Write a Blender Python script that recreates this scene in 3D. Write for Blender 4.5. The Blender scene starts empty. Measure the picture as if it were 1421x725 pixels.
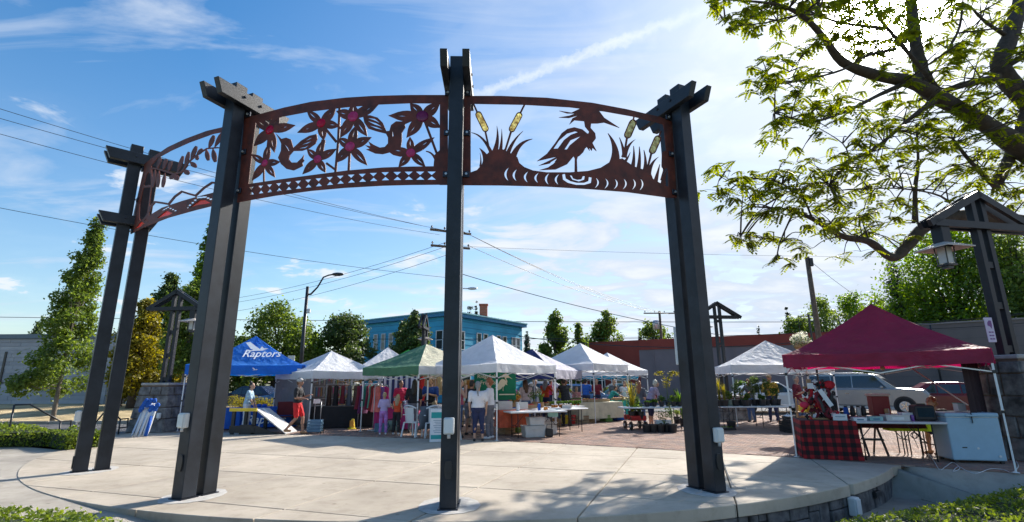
import bpy, math, random
import numpy as np
from math import sin, cos, pi, radians, atan2, hypot, sqrt
from mathutils import Vector, Matrix, geometry
random.seed(7)
S = bpy.context.scene
C = S.collection
# ------------------------------------------------------------------ camera
F, TH, ROLL, CX, CY = 704.43, radians(13.375), radians(-0.39), 710.5, 362.5
cam = bpy.data.objects.new('camera', bpy.data.cameras.new('camera'))
C.objects.link(cam)
cam.data.sensor_width = 36
cam.data.lens = 36*F/1421
cam.data.clip_start = .05
cam.data.clip_end = 6000
CM = Matrix.Rotation(pi/2+TH, 4, 'X') @ Matrix.Rotation(ROLL, 4, 'Z')
cam.matrix_world = Matrix.Translation((0, 0, 1.6)) @ CM
S.camera = cam
# ------------------------------------------------------------------ light
SUN_AZ, SUN_EL = radians(41.0), radians(32.5)     # azimuth to the right of +Y
SD = Vector((sin(SUN_AZ)*cos(SUN_EL), cos(SUN_AZ)*cos(SUN_EL), sin(SUN_EL)))
sl = bpy.data.lights.new('sun', 'SUN')
sl.energy = 4.3
sl.angle = radians(.55)
sl.color = (1, .93, .83)
so = bpy.data.objects.new('sun', sl)
so.rotation_euler = SD.to_track_quat('Z', 'Y').to_euler()
C.objects.link(so)
S.view_settings.view_transform = 'Standard'
S.view_settings.look = 'None'
S.view_settings.exposure = 0.8
S.view_settings.gamma = 1
W = bpy.data.worlds.new('World')
S.world = W
W.use_nodes = True
nt = W.node_tree
nt.nodes.clear()
N = nt.nodes.new
def L(a, b): nt.links.new(a, b)
def math_(op, a, b=None, clamp=False):
    n = N('ShaderNodeMath'); n.operation = op; n.use_clamp = clamp
    for i, v in enumerate((a, b)):
        if v is None: continue
        if isinstance(v, (int, float)): n.inputs[i].default_value = v
        else: L(v, n.inputs[i])
    return n.outputs[0]
def vmath(op, a, b):
    n = N('ShaderNodeVectorMath'); n.operation = op
    for i, v in enumerate((a, b)):
        if hasattr(v, 'links'): L(v, n.inputs[i])
        else: n.inputs[i].default_value = v
    return n.outputs['Value'] if op in ('DOT_PRODUCT', 'LENGTH') else n.outputs[0]
def ramp(v, pts):
    n = N('ShaderNodeValToRGB'); L(v, n.inputs[0]); cr = n.color_ramp
    while len(cr.elements) < len(pts): cr.elements.new(.5)
    for e, (p, c) in zip(cr.elements, pts):
        e.position = p; e.color = (c, c, c, 1) if isinstance(c, (int, float)) else (*c, 1)
    return n.outputs[0]
tc = N('ShaderNodeTexCoord')
D = tc.outputs['Generated']
sky = N('ShaderNodeTexSky')
sky.sky_type = 'NISHITA'
sky.sun_disc = False
sky.sun_elevation = SUN_EL
sky.sun_rotation = SUN_AZ
sky.air_density = 1.2
sky.dust_density = .5
sky.ozone_density = 3.0
sep = N('ShaderNodeSeparateXYZ'); L(D, sep.inputs[0])
zc = math_('MAXIMUM', sep.outputs[2], .04)
px_ = math_('DIVIDE', sep.outputs[0], math_('ADD', zc, .12))
py_ = math_('DIVIDE', sep.outputs[1], math_('ADD', zc, .12))
cmb = N('ShaderNodeCombineXYZ'); L(px_, cmb.inputs[0]); L(py_, cmb.inputs[1])
def noise(vec, scale, detail=6, rough=.55, dist=0.0, stretch=None, rot=0):
    mp = N('ShaderNodeMapping'); L(vec, mp.inputs[0])
    if stretch: mp.inputs['Scale'].default_value = stretch
    mp.inputs['Rotation'].default_value = (0, 0, rot)
    n = N('ShaderNodeTexNoise'); L(mp.outputs[0], n.inputs['Vector'])
    n.inputs['Scale'].default_value = scale; n.inputs['Detail'].default_value = detail
    n.inputs['Roughness'].default_value = rough; n.inputs['Distortion'].default_value = dist
    return n.outputs[0]
sundot = vmath('DOT_PRODUCT', D, tuple(SD))
# cover grows from the clear left of the sky towards the sun's side
side = vmath('DOT_PRODUCT', D, (0.86, 0.38, 0.1))
cover = ramp(side, [(.0, .0), (.25, .2), (.5, .42), (.72, .62), (1, .7)])
cirrus = noise(cmb.outputs[0], 1.1, 8, .58, .9, (1.0, 2.6, 1), radians(38))
cirr = ramp(math_('ADD', cirrus, math_('MULTIPLY', cover, .30)), [(.53, 0), (.66, .42), (.82, .88)])
puff = noise(cmb.outputs[0], 2.2, 9, .55, .35, (1, 1.25, 1), .4)
pf = ramp(math_('ADD', puff, math_('MULTIPLY', cover, .34)), [(.61, 0), (.66, .8), (.72, 1)])
low = ramp(sep.outputs[2], [(0.0, 1), (.30, 1), (.52, 0.12)])
pf = math_('MULTIPLY', pf, low)
# one old contrail high on the right
_m = CM.to_3x3()
ca, cb = (_m @ Vector((665-CX, CY-131, -F))).normalized(), (_m @ Vector((965-CX, CY-18, -F))).normalized()
cn = ca.cross(cb).normalized()
off = vmath('DOT_PRODUCT', D, tuple(cn))
wob = math_('MULTIPLY', math_('SUBTRACT', noise(D, 45, 4, .65), .5), .030)
band = ramp(math_('ABSOLUTE', math_('ADD', off, wob)), [(.0, .85), (.007, .6), (.013, 0)])
mid = (ca+cb).normalized()
rng = ramp(vmath('DOT_PRODUCT', D, tuple(mid)), [(.965, 0), (.985, .95)])
trail = math_('MULTIPLY', band, rng)
veil = ramp(sundot, [(.45, 0.0), (.72, .12), (.88, .32), (.97, .6), (1, .9)])
haze_ = ramp(sep.outputs[2], [(0, .80), (.08, .60), (.25, .34), (.45, .14), (.62, 0)])
hz_side = ramp(side, [(.0, .5), (.5, 1)])
den = math_('MAXIMUM', math_('MAXIMUM', cirr, pf), trail)
inv = math_('MULTIPLY', math_('SUBTRACT', 1, den), math_('MULTIPLY', math_('SUBTRACT', 1, veil), math_('SUBTRACT', 1, math_('MULTIPLY', haze_, hz_side))))
den = math_('SUBTRACT', 1, inv)
hsv = N('ShaderNodeHueSaturation'); hsv.inputs['Saturation'].default_value = 1.36; hsv.inputs['Value'].default_value = 1.06
L(sky.outputs[0], hsv.inputs['Color'])
# sunlit cloud colour, shaded bellies by the same noise, brighter round the sun
belly = ramp(puff, [(.48, (4.0, 4.6, 5.5)), (.66, (5.15, 5.5, 5.95))])
glowc = ramp(sundot, [(.90, 0), (.985, .10), (.9985, 1)])
glow = math_('ADD', math_('MULTIPLY', glowc, 9), math_('MULTIPLY', trail, .7))
addc = N('ShaderNodeMixRGB'); addc.blend_type = 'ADD'; addc.inputs[0].default_value = 1
L(belly, addc.inputs[1]); L(glow, addc.inputs[2])
mx = N('ShaderNodeMixRGB'); L(den, mx.inputs[0]); L(hsv.outputs[0], mx.inputs[1]); L(addc.outputs[0], mx.inputs[2])
# the sun's own disc seen through thin cloud
disc = math_('MULTIPLY', ramp(sundot, [(.99975, 0), (.9999, 1)]), 500)
ad2 = N('ShaderNodeMixRGB'); ad2.blend_type = 'ADD'; ad2.inputs[0].default_value = 1
L(mx.outputs[0], ad2.inputs[1]); L(disc, ad2.inputs[2])
bg = N('ShaderNodeBackground'); bg.inputs[1].default_value = .1
L(ad2.outputs[0], bg.inputs[0])
wo = N('ShaderNodeOutputWorld'); L(bg.outputs[0], wo.inputs[0])
S.cycles.max_bounces = 6
S.cycles.diffuse_bounces = 3
S.cycles.transparent_max_bounces = 4
S.cycles.caustics_reflective = False
S.cycles.caustics_refractive = False
S.cycles.use_denoising = True
S.cycles.sample_clamp_indirect = 4

# ------------------------------------------------------------------ pixel rays -> places in the world
def ray(px, py):
    return CM.to_3x3() @ Vector((px-CX, -(py-CY), -F))
def PZ(px, py, z=0):
    d = ray(px, py); t = (z-1.6)/d.z
    return Vector((d.x*t, d.y*t, z))
def A(px, py, Y):
    d = ray(px, py); t = Y/d.y
    return Vector((d.x*t, Y, 1.6+d.z*t))
def ss(t):
    t = min(1, max(0, t)); return t*t*(3-2*t)

# ------------------------------------------------------------------ mesh helpers
class MB:
    def __init__(s): s.v = []; s.f = []; s.m = []
    def add(s, vs, fs, mi=0):
        o = len(s.v); s.v += [tuple(v) for v in vs]; s.f += [tuple(i+o for i in f) for f in fs]; s.m += [mi]*len(fs); return s
    def box(s, c, d, rz=0, mi=0, R=None, tz=1.0, ty=1.0):
        R = R or Matrix.Rotation(rz, 3, 'Z'); c = Vector(c); vs = []
        for z in (-1, 1):
            k = tz if z > 0 else 1; k2 = ty if z > 0 else 1
            for x, y in ((-1, -1), (1, -1), (1, 1), (-1, 1)):
                vs.append(c+R @ Vector((x*d[0]/2*k, y*d[1]/2*k2, z*d[2]/2)))
        return s.add(vs, [(0, 3, 2, 1), (4, 5, 6, 7), (0, 1, 5, 4), (1, 2, 6, 5), (2, 3, 7, 6), (3, 0, 4, 7)], mi)
    def bar(s, a, b, w, h, up=(0, 0, 1), mi=0):
        a = Vector(a); b = Vector(b); d = (b-a); l = d.length; d.normalize()
        up = Vector(up); x = d.cross(up)
        if x.length < 1e-4: x = d.cross(Vector((1, 0, 0)))
        x.normalize(); u = x.cross(d)
        R = Matrix((x, d, u)).transposed()
        return s.box((a+b)/2, (w, l, h), mi=mi, R=R)
    def tube(s, pts, r, n=8, mi=0, cap=True):
        pts = [Vector(p) for p in pts]; k = len(pts)
        rs = r if isinstance(r, (list, tuple)) else [r]*k
        vs = []; prev = None
        for i, p in enumerate(pts):
            t = (pts[min(i+1, k-1)]-pts[max(i-1, 0)])
            if t.length < 1e-9: t = Vector((0, 0, 1))
            t.normalize()
            if prev is None:
                x = t.cross(Vector((0, 0, 1)))
                if x.length < .1: x = t.cross(Vector((1, 0, 0)))
            else:
                x = prev-t*prev.dot(t)
            x.normalize(); prev = x; y = t.cross(x)
            for j in range(n):
                a = 2*pi*j/n; vs.append(p+(x*cos(a)+y*sin(a))*rs[i])
        fs = [(i*n+j, i*n+(j+1) % n, (i+1)*n+(j+1) % n, (i+1)*n+j) for i in range(k-1) for j in range(n)]
        if cap: fs += [tuple(range(n))[::-1], tuple((k-1)*n+j for j in range(n))]
        return s.add(vs, fs, mi)
    def lathe(s, prof, n=16, c=(0, 0, 0), mi=0, cap=True):
        c = Vector(c); vs = [c+Vector((r*cos(2*pi*j/n), r*sin(2*pi*j/n), z)) for r, z in prof for j in range(n)]
        k = len(prof)
        fs = [(i*n+j, i*n+(j+1) % n, (i+1)*n+(j+1) % n, (i+1)*n+j) for i in range(k-1) for j in range(n)]
        if cap: fs += [tuple(range(n))[::-1], tuple((k-1)*n+j for j in range(n))]
        return s.add(vs, fs, mi)
    def ell(s, c, r, n=12, mi=0, R=None):
        c = Vector(c); R = R or Matrix.Identity(3); m = max(5, n//2+1); vs = []; fs = []
        vs.append(c+R @ Vector((0, 0, -r[2])))
        for i in range(1, m):
            a = -pi/2+pi*i/m
            for j in range(n):
                b = 2*pi*j/n; vs.append(c+R @ Vector((r[0]*cos(a)*cos(b), r[1]*cos(a)*sin(b), r[2]*sin(a))))
        vs.append(c+R @ Vector((0, 0, r[2])))
        for j in range(n): fs.append((0, 1+(j+1) % n, 1+j))
        for i in range(m-2):
            for j in range(n): fs.append((1+i*n+j, 1+i*n+(j+1) % n, 1+(i+1)*n+(j+1) % n, 1+(i+1)*n+j))
        for j in range(n): fs.append((1+(m-2)*n+j, 1+(m-2)*n+(j+1) % n, len(vs)-1))
        return s.add(vs, fs, mi)
    def prism(s, poly, vec, mi=0):
        poly = [Vector(p) for p in poly]; vec = Vector(vec); n = len(poly)
        return s.add(poly+[p+vec for p in poly], [tuple(range(n))[::-1], tuple(range(n, 2*n))]+[(i, (i+1) % n, n+(i+1) % n, n+i) for i in range(n)], mi)
    def cap(s, a, b, r0, r1, n=10):      # closed rounded limb
        a = Vector(a); b = Vector(b); d = (b-a)
        if d.length < 1e-5: d = Vector((0, 0, .001))
        u = d.normalized()
        pts = [a-u*r0*.96, a-u*r0*.7, a, b, b+u*r1*.7, b+u*r1*.96]
        return s.tube(pts, [r0*.25, r0*.72, r0, r1, r1*.72, r1*.25], n)
def tmat(o):
    m = Matrix.Identity(4)
    while o is not None:
        m = Matrix.LocRotScale(o.location, o.rotation_euler, o.scale) @ m; o = o.parent
    return m
def bld(name, mb, mat, parent=None, smooth=False, bevel=0, world=False, thin=0, label=None, kind=None, seg=1):
    me = bpy.data.meshes.new(name)
    vs = mb.v
    if world and parent is not None:
        im = tmat(parent).inverted(); vs = [im @ Vector(v) for v in vs]
    me.from_pydata([tuple(v) for v in vs], [], mb.f)
    for m in (mat if isinstance(mat, (list, tuple)) else [mat]): me.materials.append(m)
    if isinstance(mat, (list, tuple)): me.polygons.foreach_set('material_index', mb.m)
    if smooth: me.polygons.foreach_set('use_smooth', [True]*len(me.polygons))
    me.update()
    o = bpy.data.objects.new(name, me); C.objects.link(o)
    if parent is not None: o.parent = parent
    if bevel:
        b = o.modifiers.new('bevel', 'BEVEL'); b.width = bevel; b.segments = seg; b.limit_method = 'ANGLE'; b.angle_limit = radians(40)
    if thin:
        b = o.modifiers.new('thickness', 'SOLIDIFY'); b.thickness = thin; b.offset = 0
    if label: o['label'] = label
    if kind: o['kind'] = kind
    return o
def tag(o, label, cat, group=None):
    o['label'] = label; o['category'] = cat
    if group: o['group'] = group
    return o
def thing(name, label, cat, loc=(0, 0, 0), rz=0, group=None):
    o = bpy.data.objects.new(name, None); C.objects.link(o)
    o.location = loc; o.rotation_euler = (0, 0, rz); o.empty_display_size = .2
    return tag(o, label, cat, group)
def struct(name, mb, mat, **k):
    return bld(name, mb, mat, kind='structure', **k)
def inst(name, me, parent, loc, rot=(0, 0, 0), scale=(1, 1, 1), label=None):
    o = bpy.data.objects.new(name, me); C.objects.link(o); o.parent = parent
    o.location = loc; o.rotation_euler = rot; o.scale = scale
    if label: o['label'] = label
    return o
def dup(root, loc, rz, label=None, scale=None):
    def cp(o, par):
        c = o.copy(); C.objects.link(c); c.parent = par
        for ch in o.children: cp(ch, c)
        return c
    r = cp(root, None); r.location = loc; r.rotation_euler = (0, 0, rz)
    if scale: r.scale = scale
    if label: r['label'] = label
    return r

# ------------------------------------------------------------------ materials
_mc = {}
def mat(name, col, rough=.7, var=.12, scale=6., bump=0., metal=0., col2=None, bscale=None, trans=0., spec=.5, coord='Object', gloss=None, detail=5, bdist=.02):
    if name in _mc: return _mc[name]
    m = bpy.data.materials.new(name); m.use_nodes = True; t = m.node_tree; b = t.nodes['Principled BSDF']
    b.inputs['Roughness'].default_value = rough; b.inputs['Metallic'].default_value = metal
    b.inputs['Specular IOR Level'].default_value = spec
    c = t.nodes.new('ShaderNodeTexCoord'); n = t.nodes.new('ShaderNodeTexNoise')
    n.inputs['Scale'].default_value = scale; n.inputs['Detail'].default_value = detail; n.inputs['Roughness'].default_value = .6
    t.links.new(c.outputs[coord], n.inputs['Vector'])
    r = t.nodes.new('ShaderNodeValToRGB'); t.links.new(n.outputs[0], r.inputs[0])
    c1 = [max(0, x*(1-var)) for x in col]; c2 = [min(1, x*(1+var)) for x in (col2 or col)]
    r.color_ramp.elements[0].position = .32; r.color_ramp.elements[1].position = .68
    r.color_ramp.elements[0].color = (*c1, 1); r.color_ramp.elements[1].color = (*c2, 1)
    t.links.new(r.outputs[0], b.inputs['Base Color'])
    if bump:
        n2 = t.nodes.new('ShaderNodeTexNoise'); n2.inputs['Scale'].default_value = bscale or scale*6; n2.inputs['Detail'].default_value = 4
        t.links.new(c.outputs[coord], n2.inputs['Vector'])
        bp = t.nodes.new('ShaderNodeBump'); bp.inputs['Strength'].default_value = bump; bp.inputs['Distance'].default_value = bdist
        t.links.new(n2.outputs[0], bp.inputs['Height']); t.links.new(bp.outputs[0], b.inputs['Normal'])
    if trans:
        out = t.nodes['Material Output']; tr = t.nodes.new('ShaderNodeBsdfTranslucent'); mxs = t.nodes.new('ShaderNodeMixShader')
        mxs.inputs[0].default_value = trans
        hs = t.nodes.new('ShaderNodeHueSaturation'); hs.inputs['Saturation'].default_value = 1.1; hs.inputs['Value'].default_value = 1.25
        t.links.new(r.outputs[0], hs.inputs['Color']); t.links.new(hs.outputs[0], tr.inputs['Color'])
        t.links.new(b.outputs[0], mxs.inputs[1]); t.links.new(tr.outputs[0], mxs.inputs[2]); t.links.new(mxs.outputs[0], out.inputs['Surface'])
    _mc[name] = m
    return m
STEEL = mat('painted steel', (.018, .023, .032), .40, .3, 3, .05, bscale=90, spec=.35)
RUST = mat('rusted steel plate', (.075, .014, .008), .6, .3, 5, .15, col2=(.125, .022, .010), bscale=80)
BOLT = mat('bolt steel', (.03, .035, .05), .4, .1, metal=.6)
CONC = mat('pale concrete', (.39, .33, .255), .85, .13, .55, .12, bscale=120, col2=(.47, .405, .32), detail=12)
CONC2 = mat('path concrete', (.30, .27, .225), .88, .16, .7, .12, bscale=120, col2=(.37, .33, .275), detail=12)
GROUT = mat('grout patch', (.46, .44, .41), .9, .2, 8, .2)
BRICK = mat('plaza brick', (.26, .165, .125), .85, .3, 1.7, .15, bscale=60, col2=(.33, .22, .17), detail=8)
BRICKJ = mat('brick joint sand', (.16, .11, .085), .95, .2, 8)
ASPH = mat('asphalt', (.10, .10, .105), .9, .25, 2, .2, bscale=150)
DRY = mat('dry grass', (.36, .26, .12), .95, .35, .6, .5, bscale=30, col2=(.46, .36, .2), detail=9)
EARTH = mat('earth', (.16, .13, .08), .95, .3, .3, .3, col2=(.14, .16, .07))
WHITEP = mat('white painted metal', (.74, .75, .76), .4, .05)
GREYBOX = mat('grey outlet plastic', (.62, .64, .64), .45, .05)
def weather(m, lo=.90, hi=1.07, spots=.78, dots=True):
    """per-piece tone, blotches and small dark stains multiplied into a base colour"""
    t = m.node_tree; b = t.nodes['Principled BSDF']; src = b.inputs['Base Color'].links[0].from_socket
    oi = t.nodes.new('ShaderNodeObjectInfo'); mr = t.nodes.new('ShaderNodeMapRange'); mr.inputs[3].default_value = lo; mr.inputs[4].default_value = hi; t.links.new(oi.outputs['Random'], mr.inputs[0])
    c = t.nodes.new('ShaderNodeTexCoord'); n = t.nodes.new('ShaderNodeTexNoise'); n.inputs['Scale'].default_value = 3.1; n.inputs['Detail'].default_value = 10; n.inputs['Roughness'].default_value = .72; t.links.new(c.outputs['Object'], n.inputs['Vector'])
    r = t.nodes.new('ShaderNodeValToRGB'); t.links.new(n.outputs[0], r.inputs[0]); r.color_ramp.elements[0].position = .30; r.color_ramp.elements[0].color = (spots, spots*.98, spots*.95, 1); r.color_ramp.elements[1].position = .52; r.color_ramp.elements[1].color = (1, 1, 1, 1)
    v = t.nodes.new('ShaderNodeTexVoronoi'); v.inputs['Scale'].default_value = 2.3; t.links.new(c.outputs['Object'], v.inputs['Vector'])
    r2_ = t.nodes.new('ShaderNodeValToRGB'); t.links.new(v.outputs['Distance'], r2_.inputs[0]); r2_.color_ramp.elements[0].position = .045; r2_.color_ramp.elements[0].color = (.62, .6, .58, 1); r2_.color_ramp.elements[1].position = .075; r2_.color_ramp.elements[1].color = (1, 1, 1, 1)
    last = src
    for s_ in (r.outputs[0], r2_.outputs[0], mr.outputs[0]) if dots else (r.outputs[0], mr.outputs[0]):
        x = t.nodes.new('ShaderNodeMixRGB'); x.blend_type = 'MULTIPLY'; x.inputs[0].default_value = 1; t.links.new(last, x.inputs[1]); t.links.new(s_, x.inputs[2]); last = x.outputs[0]
    t.links.new(last, b.inputs['Base Color'])
weather(CONC); weather(CONC2, 1, 1); weather(STEEL, .9, 1.12, .7, False)
LSTEEL = mat('black lamp steel', (.010, .012, .018), .45, .2, 3, .05, bscale=90, spec=.35)
DARKST = mat('dark basalt', (.075, .072, .075), .8, .5, 5, .5, bscale=25, col2=(.13, .125, .125))
PIERST = mat('pier stone', (.085, .080, .082), .85, .45, 4, .7, bscale=16, col2=(.17, .16, .155))
CAPST = mat('pale cap stone', (.36, .34, .33), .8, .15, 5, .2)
BLACKP = mat('black plastic', (.018, .018, .02), .5, .2)
BLACKM = mat('black metal', (.02, .021, .024), .4, .2)
WIRE = mat('cable', (.02, .022, .028), .6, .1)
WOODP = mat('weathered pole wood', (.14, .095, .065), .85, .3, 4, .3)
GLASS = mat('window glass', (.03, .04, .05), .08, .3, .7, spec=.8)
ALU = mat('aluminium tube', (.55, .56, .58), .35, .05, metal=.5)
# ------------------------------------------------------------------ ground, slab, paving
SC = Vector((-1.09, 17.59)); SR = 11.07          # centre and radius of the stage's front edge
BL = Vector((7.39, 10.33)); BD = Vector((.839, -.544))   # the line where brick paving stops, right of the stage
def front_drop(x, y):
    """height of the path in front of the stage: it falls to half a metre below the slab on the right"""
    a = -.47*ss((x+7.0)/8.0)
    d = (Vector((x, y))-BL).dot(Vector((-.544, -.839)))     # distance towards the viewer
    return a*ss((d+.02)/.62) if x > 4 else a*ss((d+2.5)/3)
mb = MB(); xs = [-900, -300, -120, -60, -35]+[-26+i*1.0 for i in range(53)]+[35, 60, 120, 300, 900]
ys = [-60, -20, -5]+[i*1.0 for i in range(0, 17)]+[20, 30, 60, 120, 300, 1500]
for y in ys:
    for x in xs: mb.v.append((x, y, -.14+(front_drop(x, y) if y < 17 and abs(x) < 30 else 0)))
nx = len(xs)
mb.f = [(j*nx+i, j*nx+i+1, (j+1)*nx+i+1, (j+1)*nx+i) for j in range(len(ys)-1) for i in range(nx-1)]; mb.m = [0]*len(mb.f)
struct('ground', mb, EARTH)
# path in front of and left of the stage
mb = MB(); st = .25; idx = {}
def backy(x):          # paths end where the plaza begins
    if x > 7.39: return BL.y+(x-BL.x)*BD.y/BD.x
    return 18.0 if x < -10 else 19
cols = [(-22+i*st) for i in range(int(42/st))]
for i, x in enumerate(cols):
    yb = backy(x); n = 60
    for j in range(n+1):
        y = 1.5+(yb-1.5)*j/n; idx[i, j] = len(mb.v); mb.v.append((x, y, front_drop(x, y)-.012))
for i in range(len(cols)-1):
    for j in range(60):
        mb.f.append((idx[i, j], idx[i+1, j], idx[i+1, j+1], idx[i, j+1])); mb.m.append(0)
struct('path', mb, CONC2, smooth=True)
# slab pieces: a circle segment cut on a square grid of joints turned 19 degrees
back = [Vector(p) for p in [(7.39, 10.33), (6.06, 11.33), (3.27, 13.01), (-.24, 14.92), (-4.68, 16.35), (-10.08, 18.1), (-12.99, 18.05)]]
a0 = atan2(13.1-SC.y, -11.3-SC.x); a1 = atan2(10.33-SC.y, 7.39-SC.x)
if a0 > 0: a0 -= 2*pi
arc = [SC+SR*Vector((cos(a0+(a1-a0)*i/60), sin(a0+(a1-a0)*i/60))) for i in range(60)]
slab_poly = arc+back
def clip(poly, n, d):           # keep p.n >= d
    out = []
    for i in range(len(poly)):
        a, b = poly[i], poly[(i+1) % len(poly)]; da, db = a.dot(n)-d, b.dot(n)-d
        if da >= 0: out.append(a)
        if da*db < 0: out.append(a+(b-a)*da/(da-db))
    return out
U = Vector((.944, -.330)); V = Vector((.330, .944))
us = [-30, -10.75, -8.9, -7.05, -5.2, -3.33, -1.48, .38, 2.13, 4.0, 5.85, 20]; vs_ = [-5, 3.8, 5.8, 7.84, 9.85, 11.86, 13.86, 30]
stage = thing('stage', 'curved raised concrete stage slab with stone faced front under the steel arch', 'stage', (-1.09, 12, 0))
GAP = .009
def slabpiece(poly, z0, z1):
    mb = MB(); poly3 = [Vector((p.x, p.y, z0)) for p in poly]; mb.prism(poly3, (0, 0, z1-z0)); return mb
npc = 0
for i in range(len(us)-1):
    for j in range(len(vs_)-1):
        p = clip(clip(clip(clip(slab_poly, U, us[i]+GAP), -U, -us[i+1]+GAP), V, vs_[j]+GAP), -V, -vs_[j+1]+GAP)
        if len(p) < 3: continue
        ar = abs(sum(p[k].x*p[(k+1) % len(p)].y-p[(k+1) % len(p)].x*p[k].y for k in range(len(p))))/2
        if ar < .15: continue
        bld('slab', slabpiece(p, -.16, random.uniform(-.001, .001)), CONC, stage, bevel=.008, world=True)
base = [SC+(p-SC)*.992 for p in slab_poly]
bld('slab_bed', slabpiece(base, -.8, -.03), mat('joint filler', (.05, .045, .04), .95), stage, world=True)
# stone facing under the slab rim, block by block, where the rim stands free
ang = lambda x, y: atan2(y-SC.y, x-SC.x)
t = ang(-2.5, 6.6); tend = ang(7.3, 10.28)
while t < tend:
    w = random.uniform(.16, .52)/SR; x0, x1 = t+.0012, min(t+w, tend)-.0012; t += w
    h = front_drop(*(SC+SR*Vector((cos(x0), sin(x0)))))
    zb = -.62; rr = SR-.045+random.uniform(-.018, .012)
    rows = [(zb, -.165)] if random.random() < .6 else [(zb, -.31+random.uniform(-.05, .05)), (None, -.165)]
    lo = zb
    for k, (z0, z1) in enumerate(rows):
        z0 = lo if z0 is None else z0
        r2 = rr+random.uniform(-.006, .008)
        mb = MB(); poly = [(SC.x+r*cos(a), SC.y+r*sin(a), z0) for r, a in ((SR-.3, x0), (r2, x0), (r2+random.uniform(-.008, .008), x1), (SR-.3, x1))]
        mb.prism([Vector(q) for q in poly], (0, 0, z1-z0-.006)); bld('stone_block', mb, DARKST, stage, world=True, bevel=.012); lo = z1+.006
# end wall of the stage
for k in range(5):
    a = Vector((7.33, 10.30))+Vector((-.80, .6))*(k*.5); b = Vector((7.33, 10.30))+Vector((-.80, .6))*(k*.5+.48)
    bld('stone_block', MB().bar((a.x, a.y, -.40), (b.x, b.y, -.40), .06, .46), DARKST, stage, world=True, bevel=.012)
# dark vent in the facing
q = SC+(SR-.03)*Vector((cos(ang(6.05, 9.25)), sin(ang(6.05, 9.25))))
bld('vent', MB().box((q.x, q.y, -.27), (.26, .08, .09), rz=ang(6.05, 9.25)+pi/2), BLACKP, stage, world=True, bevel=.01)
# white electric boxes on the facing
def outlet(px, py, z, loc, rz, s=1, parent=None, name='outlet_box'):
    mb = MB(); R = Matrix.Rotation(rz, 3, 'Z'); l = Vector(loc)
    mb.box(l+R @ Vector((0, -.05*s, 0)), (.15*s, .10*s, .23*s), rz=rz)
    o = bld(name, mb, GREYBOX, parent, bevel=.018, seg=2, world=True)
    m2 = MB(); m2.box(l+R @ Vector((0, -.108*s, 0)), (.12*s, .014, .19*s), rz=rz)
    bld('cover', m2, mat('outlet cover', (.70, .72, .72), .35, .04), o, bevel=.004, world=True)
    m3 = MB(); m3.tube([l+R @ Vector((0, -.05, -.11*s)), l+R @ Vector((0, -.05, -.17*s))], .022, 10)
    bld('conduit_stub', m3, ALU, o, smooth=True, world=True)
    return o
q = SC+(SR-.03)*Vector((cos(ang(5.15, 8.6)), sin(ang(5.15, 8.6))))
outlet(0, 0, 0, (q.x, q.y, -.30), ang(5.15, 8.6)+pi/2, 1.15, stage)
q = SC+(SR-.03)*Vector((cos(ang(-1.2, 6.52)), sin(ang(-1.2, 6.52))))

# brick plaza: every brick its own where it shows, joined further off, material beyond
def inplaza(x, y):
    if y > 27.5 or x < -13.2 or x > 24: return False
    p = Vector((x, y))
    if x >= 7.39: return (p-BL).dot(Vector((.544, .839))) > .06
    for i in range(len(back)-1):
        a, b = back[i], back[i+1]
        if b.x <= x <= a.x:
            yy = a.y+(b.y-a.y)*(x-a.x)/(b.x-a.x); return y > yy+.08
    return y > 18.2
plz = [(-13.3, 28)]+[(p.x, p.y) for p in reversed(back)]+[(13, 6.7), (25, 0), (25, 28)]
mb = MB(); mb.add([(x, y, -.03) for x, y in plz], [tuple(range(len(plz)))[::-1]])
plaza = struct('brick_plaza', mb, BRICKJ)
bm_ = MB(); bm_.box((0, 0, 0), (.196, .096, .06)); 
bme = bpy.data.meshes.new('brick'); bme.from_pydata([tuple(v) for v in bm_.v], [], bm_.f[1:]); bme.materials.append(BRICK)
BR2 = mat('plaza brick warm', (.30, .18, .13), .85, .3, 1.7, .15, bscale=60, detail=8); BR3 = mat('plaza brick grey', (.22, .155, .13), .85, .3, 1.7, .15, bscale=60, detail=8)
bmes = [bme]
for m_ in (BR2, BR3):
    b2 = bme.copy(); b2.materials[0] = m_; bmes.append(b2)
ra = radians(-33); rc, rs_ = cos(ra), sin(ra); cand = []
for i in range(-220, 260):
    for j in range(-330, 330):
        u = (i+.5*(j % 2))*.2; v = j*.1
        x = 4+u*rc-v*rs_; y = 17+u*rs_+v*rc
        if inplaza(x, y) and y < 24.5 and abs(x) < 1.1*y: cand.append((x, y))
near = sorted(cand, key=lambda c: hypot(c[0]-8.2, (c[1]-10.3)*1.0))[:300]; ns = set(near)
for x, y in near:
    inst('brick', random.choice(bmes), plaza, (x, y, -.03+random.uniform(-.0015, .0015)), (random.uniform(-.006, .006), random.uniform(-.006, .006), ra+random.uniform(-.01, .01)))
R0 = np.array([(v.co.x, v.co.y, v.co.z) for v in bme.vertices]); Rm = np.array([[rc, -rs_, 0], [rs_, rc, 0], [0, 0, 1]]); R0 = R0 @ Rm.T
rest = [c for c in cand if c not in ns]; k = len(rest)
P = np.array([(x, y, -.0305) for x, y in rest])+np.c_[np.zeros((k, 2)), np.random.RandomState(3).uniform(-.0015, .0015, k)]
Vv = (P[:, None, :]+R0[None]).reshape(-1, 3)
tf = [f for f in bm_.f[1:]]
Ff = (np.array(tf)[None]+8*np.arange(k)[:, None, None]).reshape(-1, 4)
me = bpy.data.meshes.new('paving_bricks'); me.vertices.add(len(Vv)); me.vertices.foreach_set('co', Vv.ravel())
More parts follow.
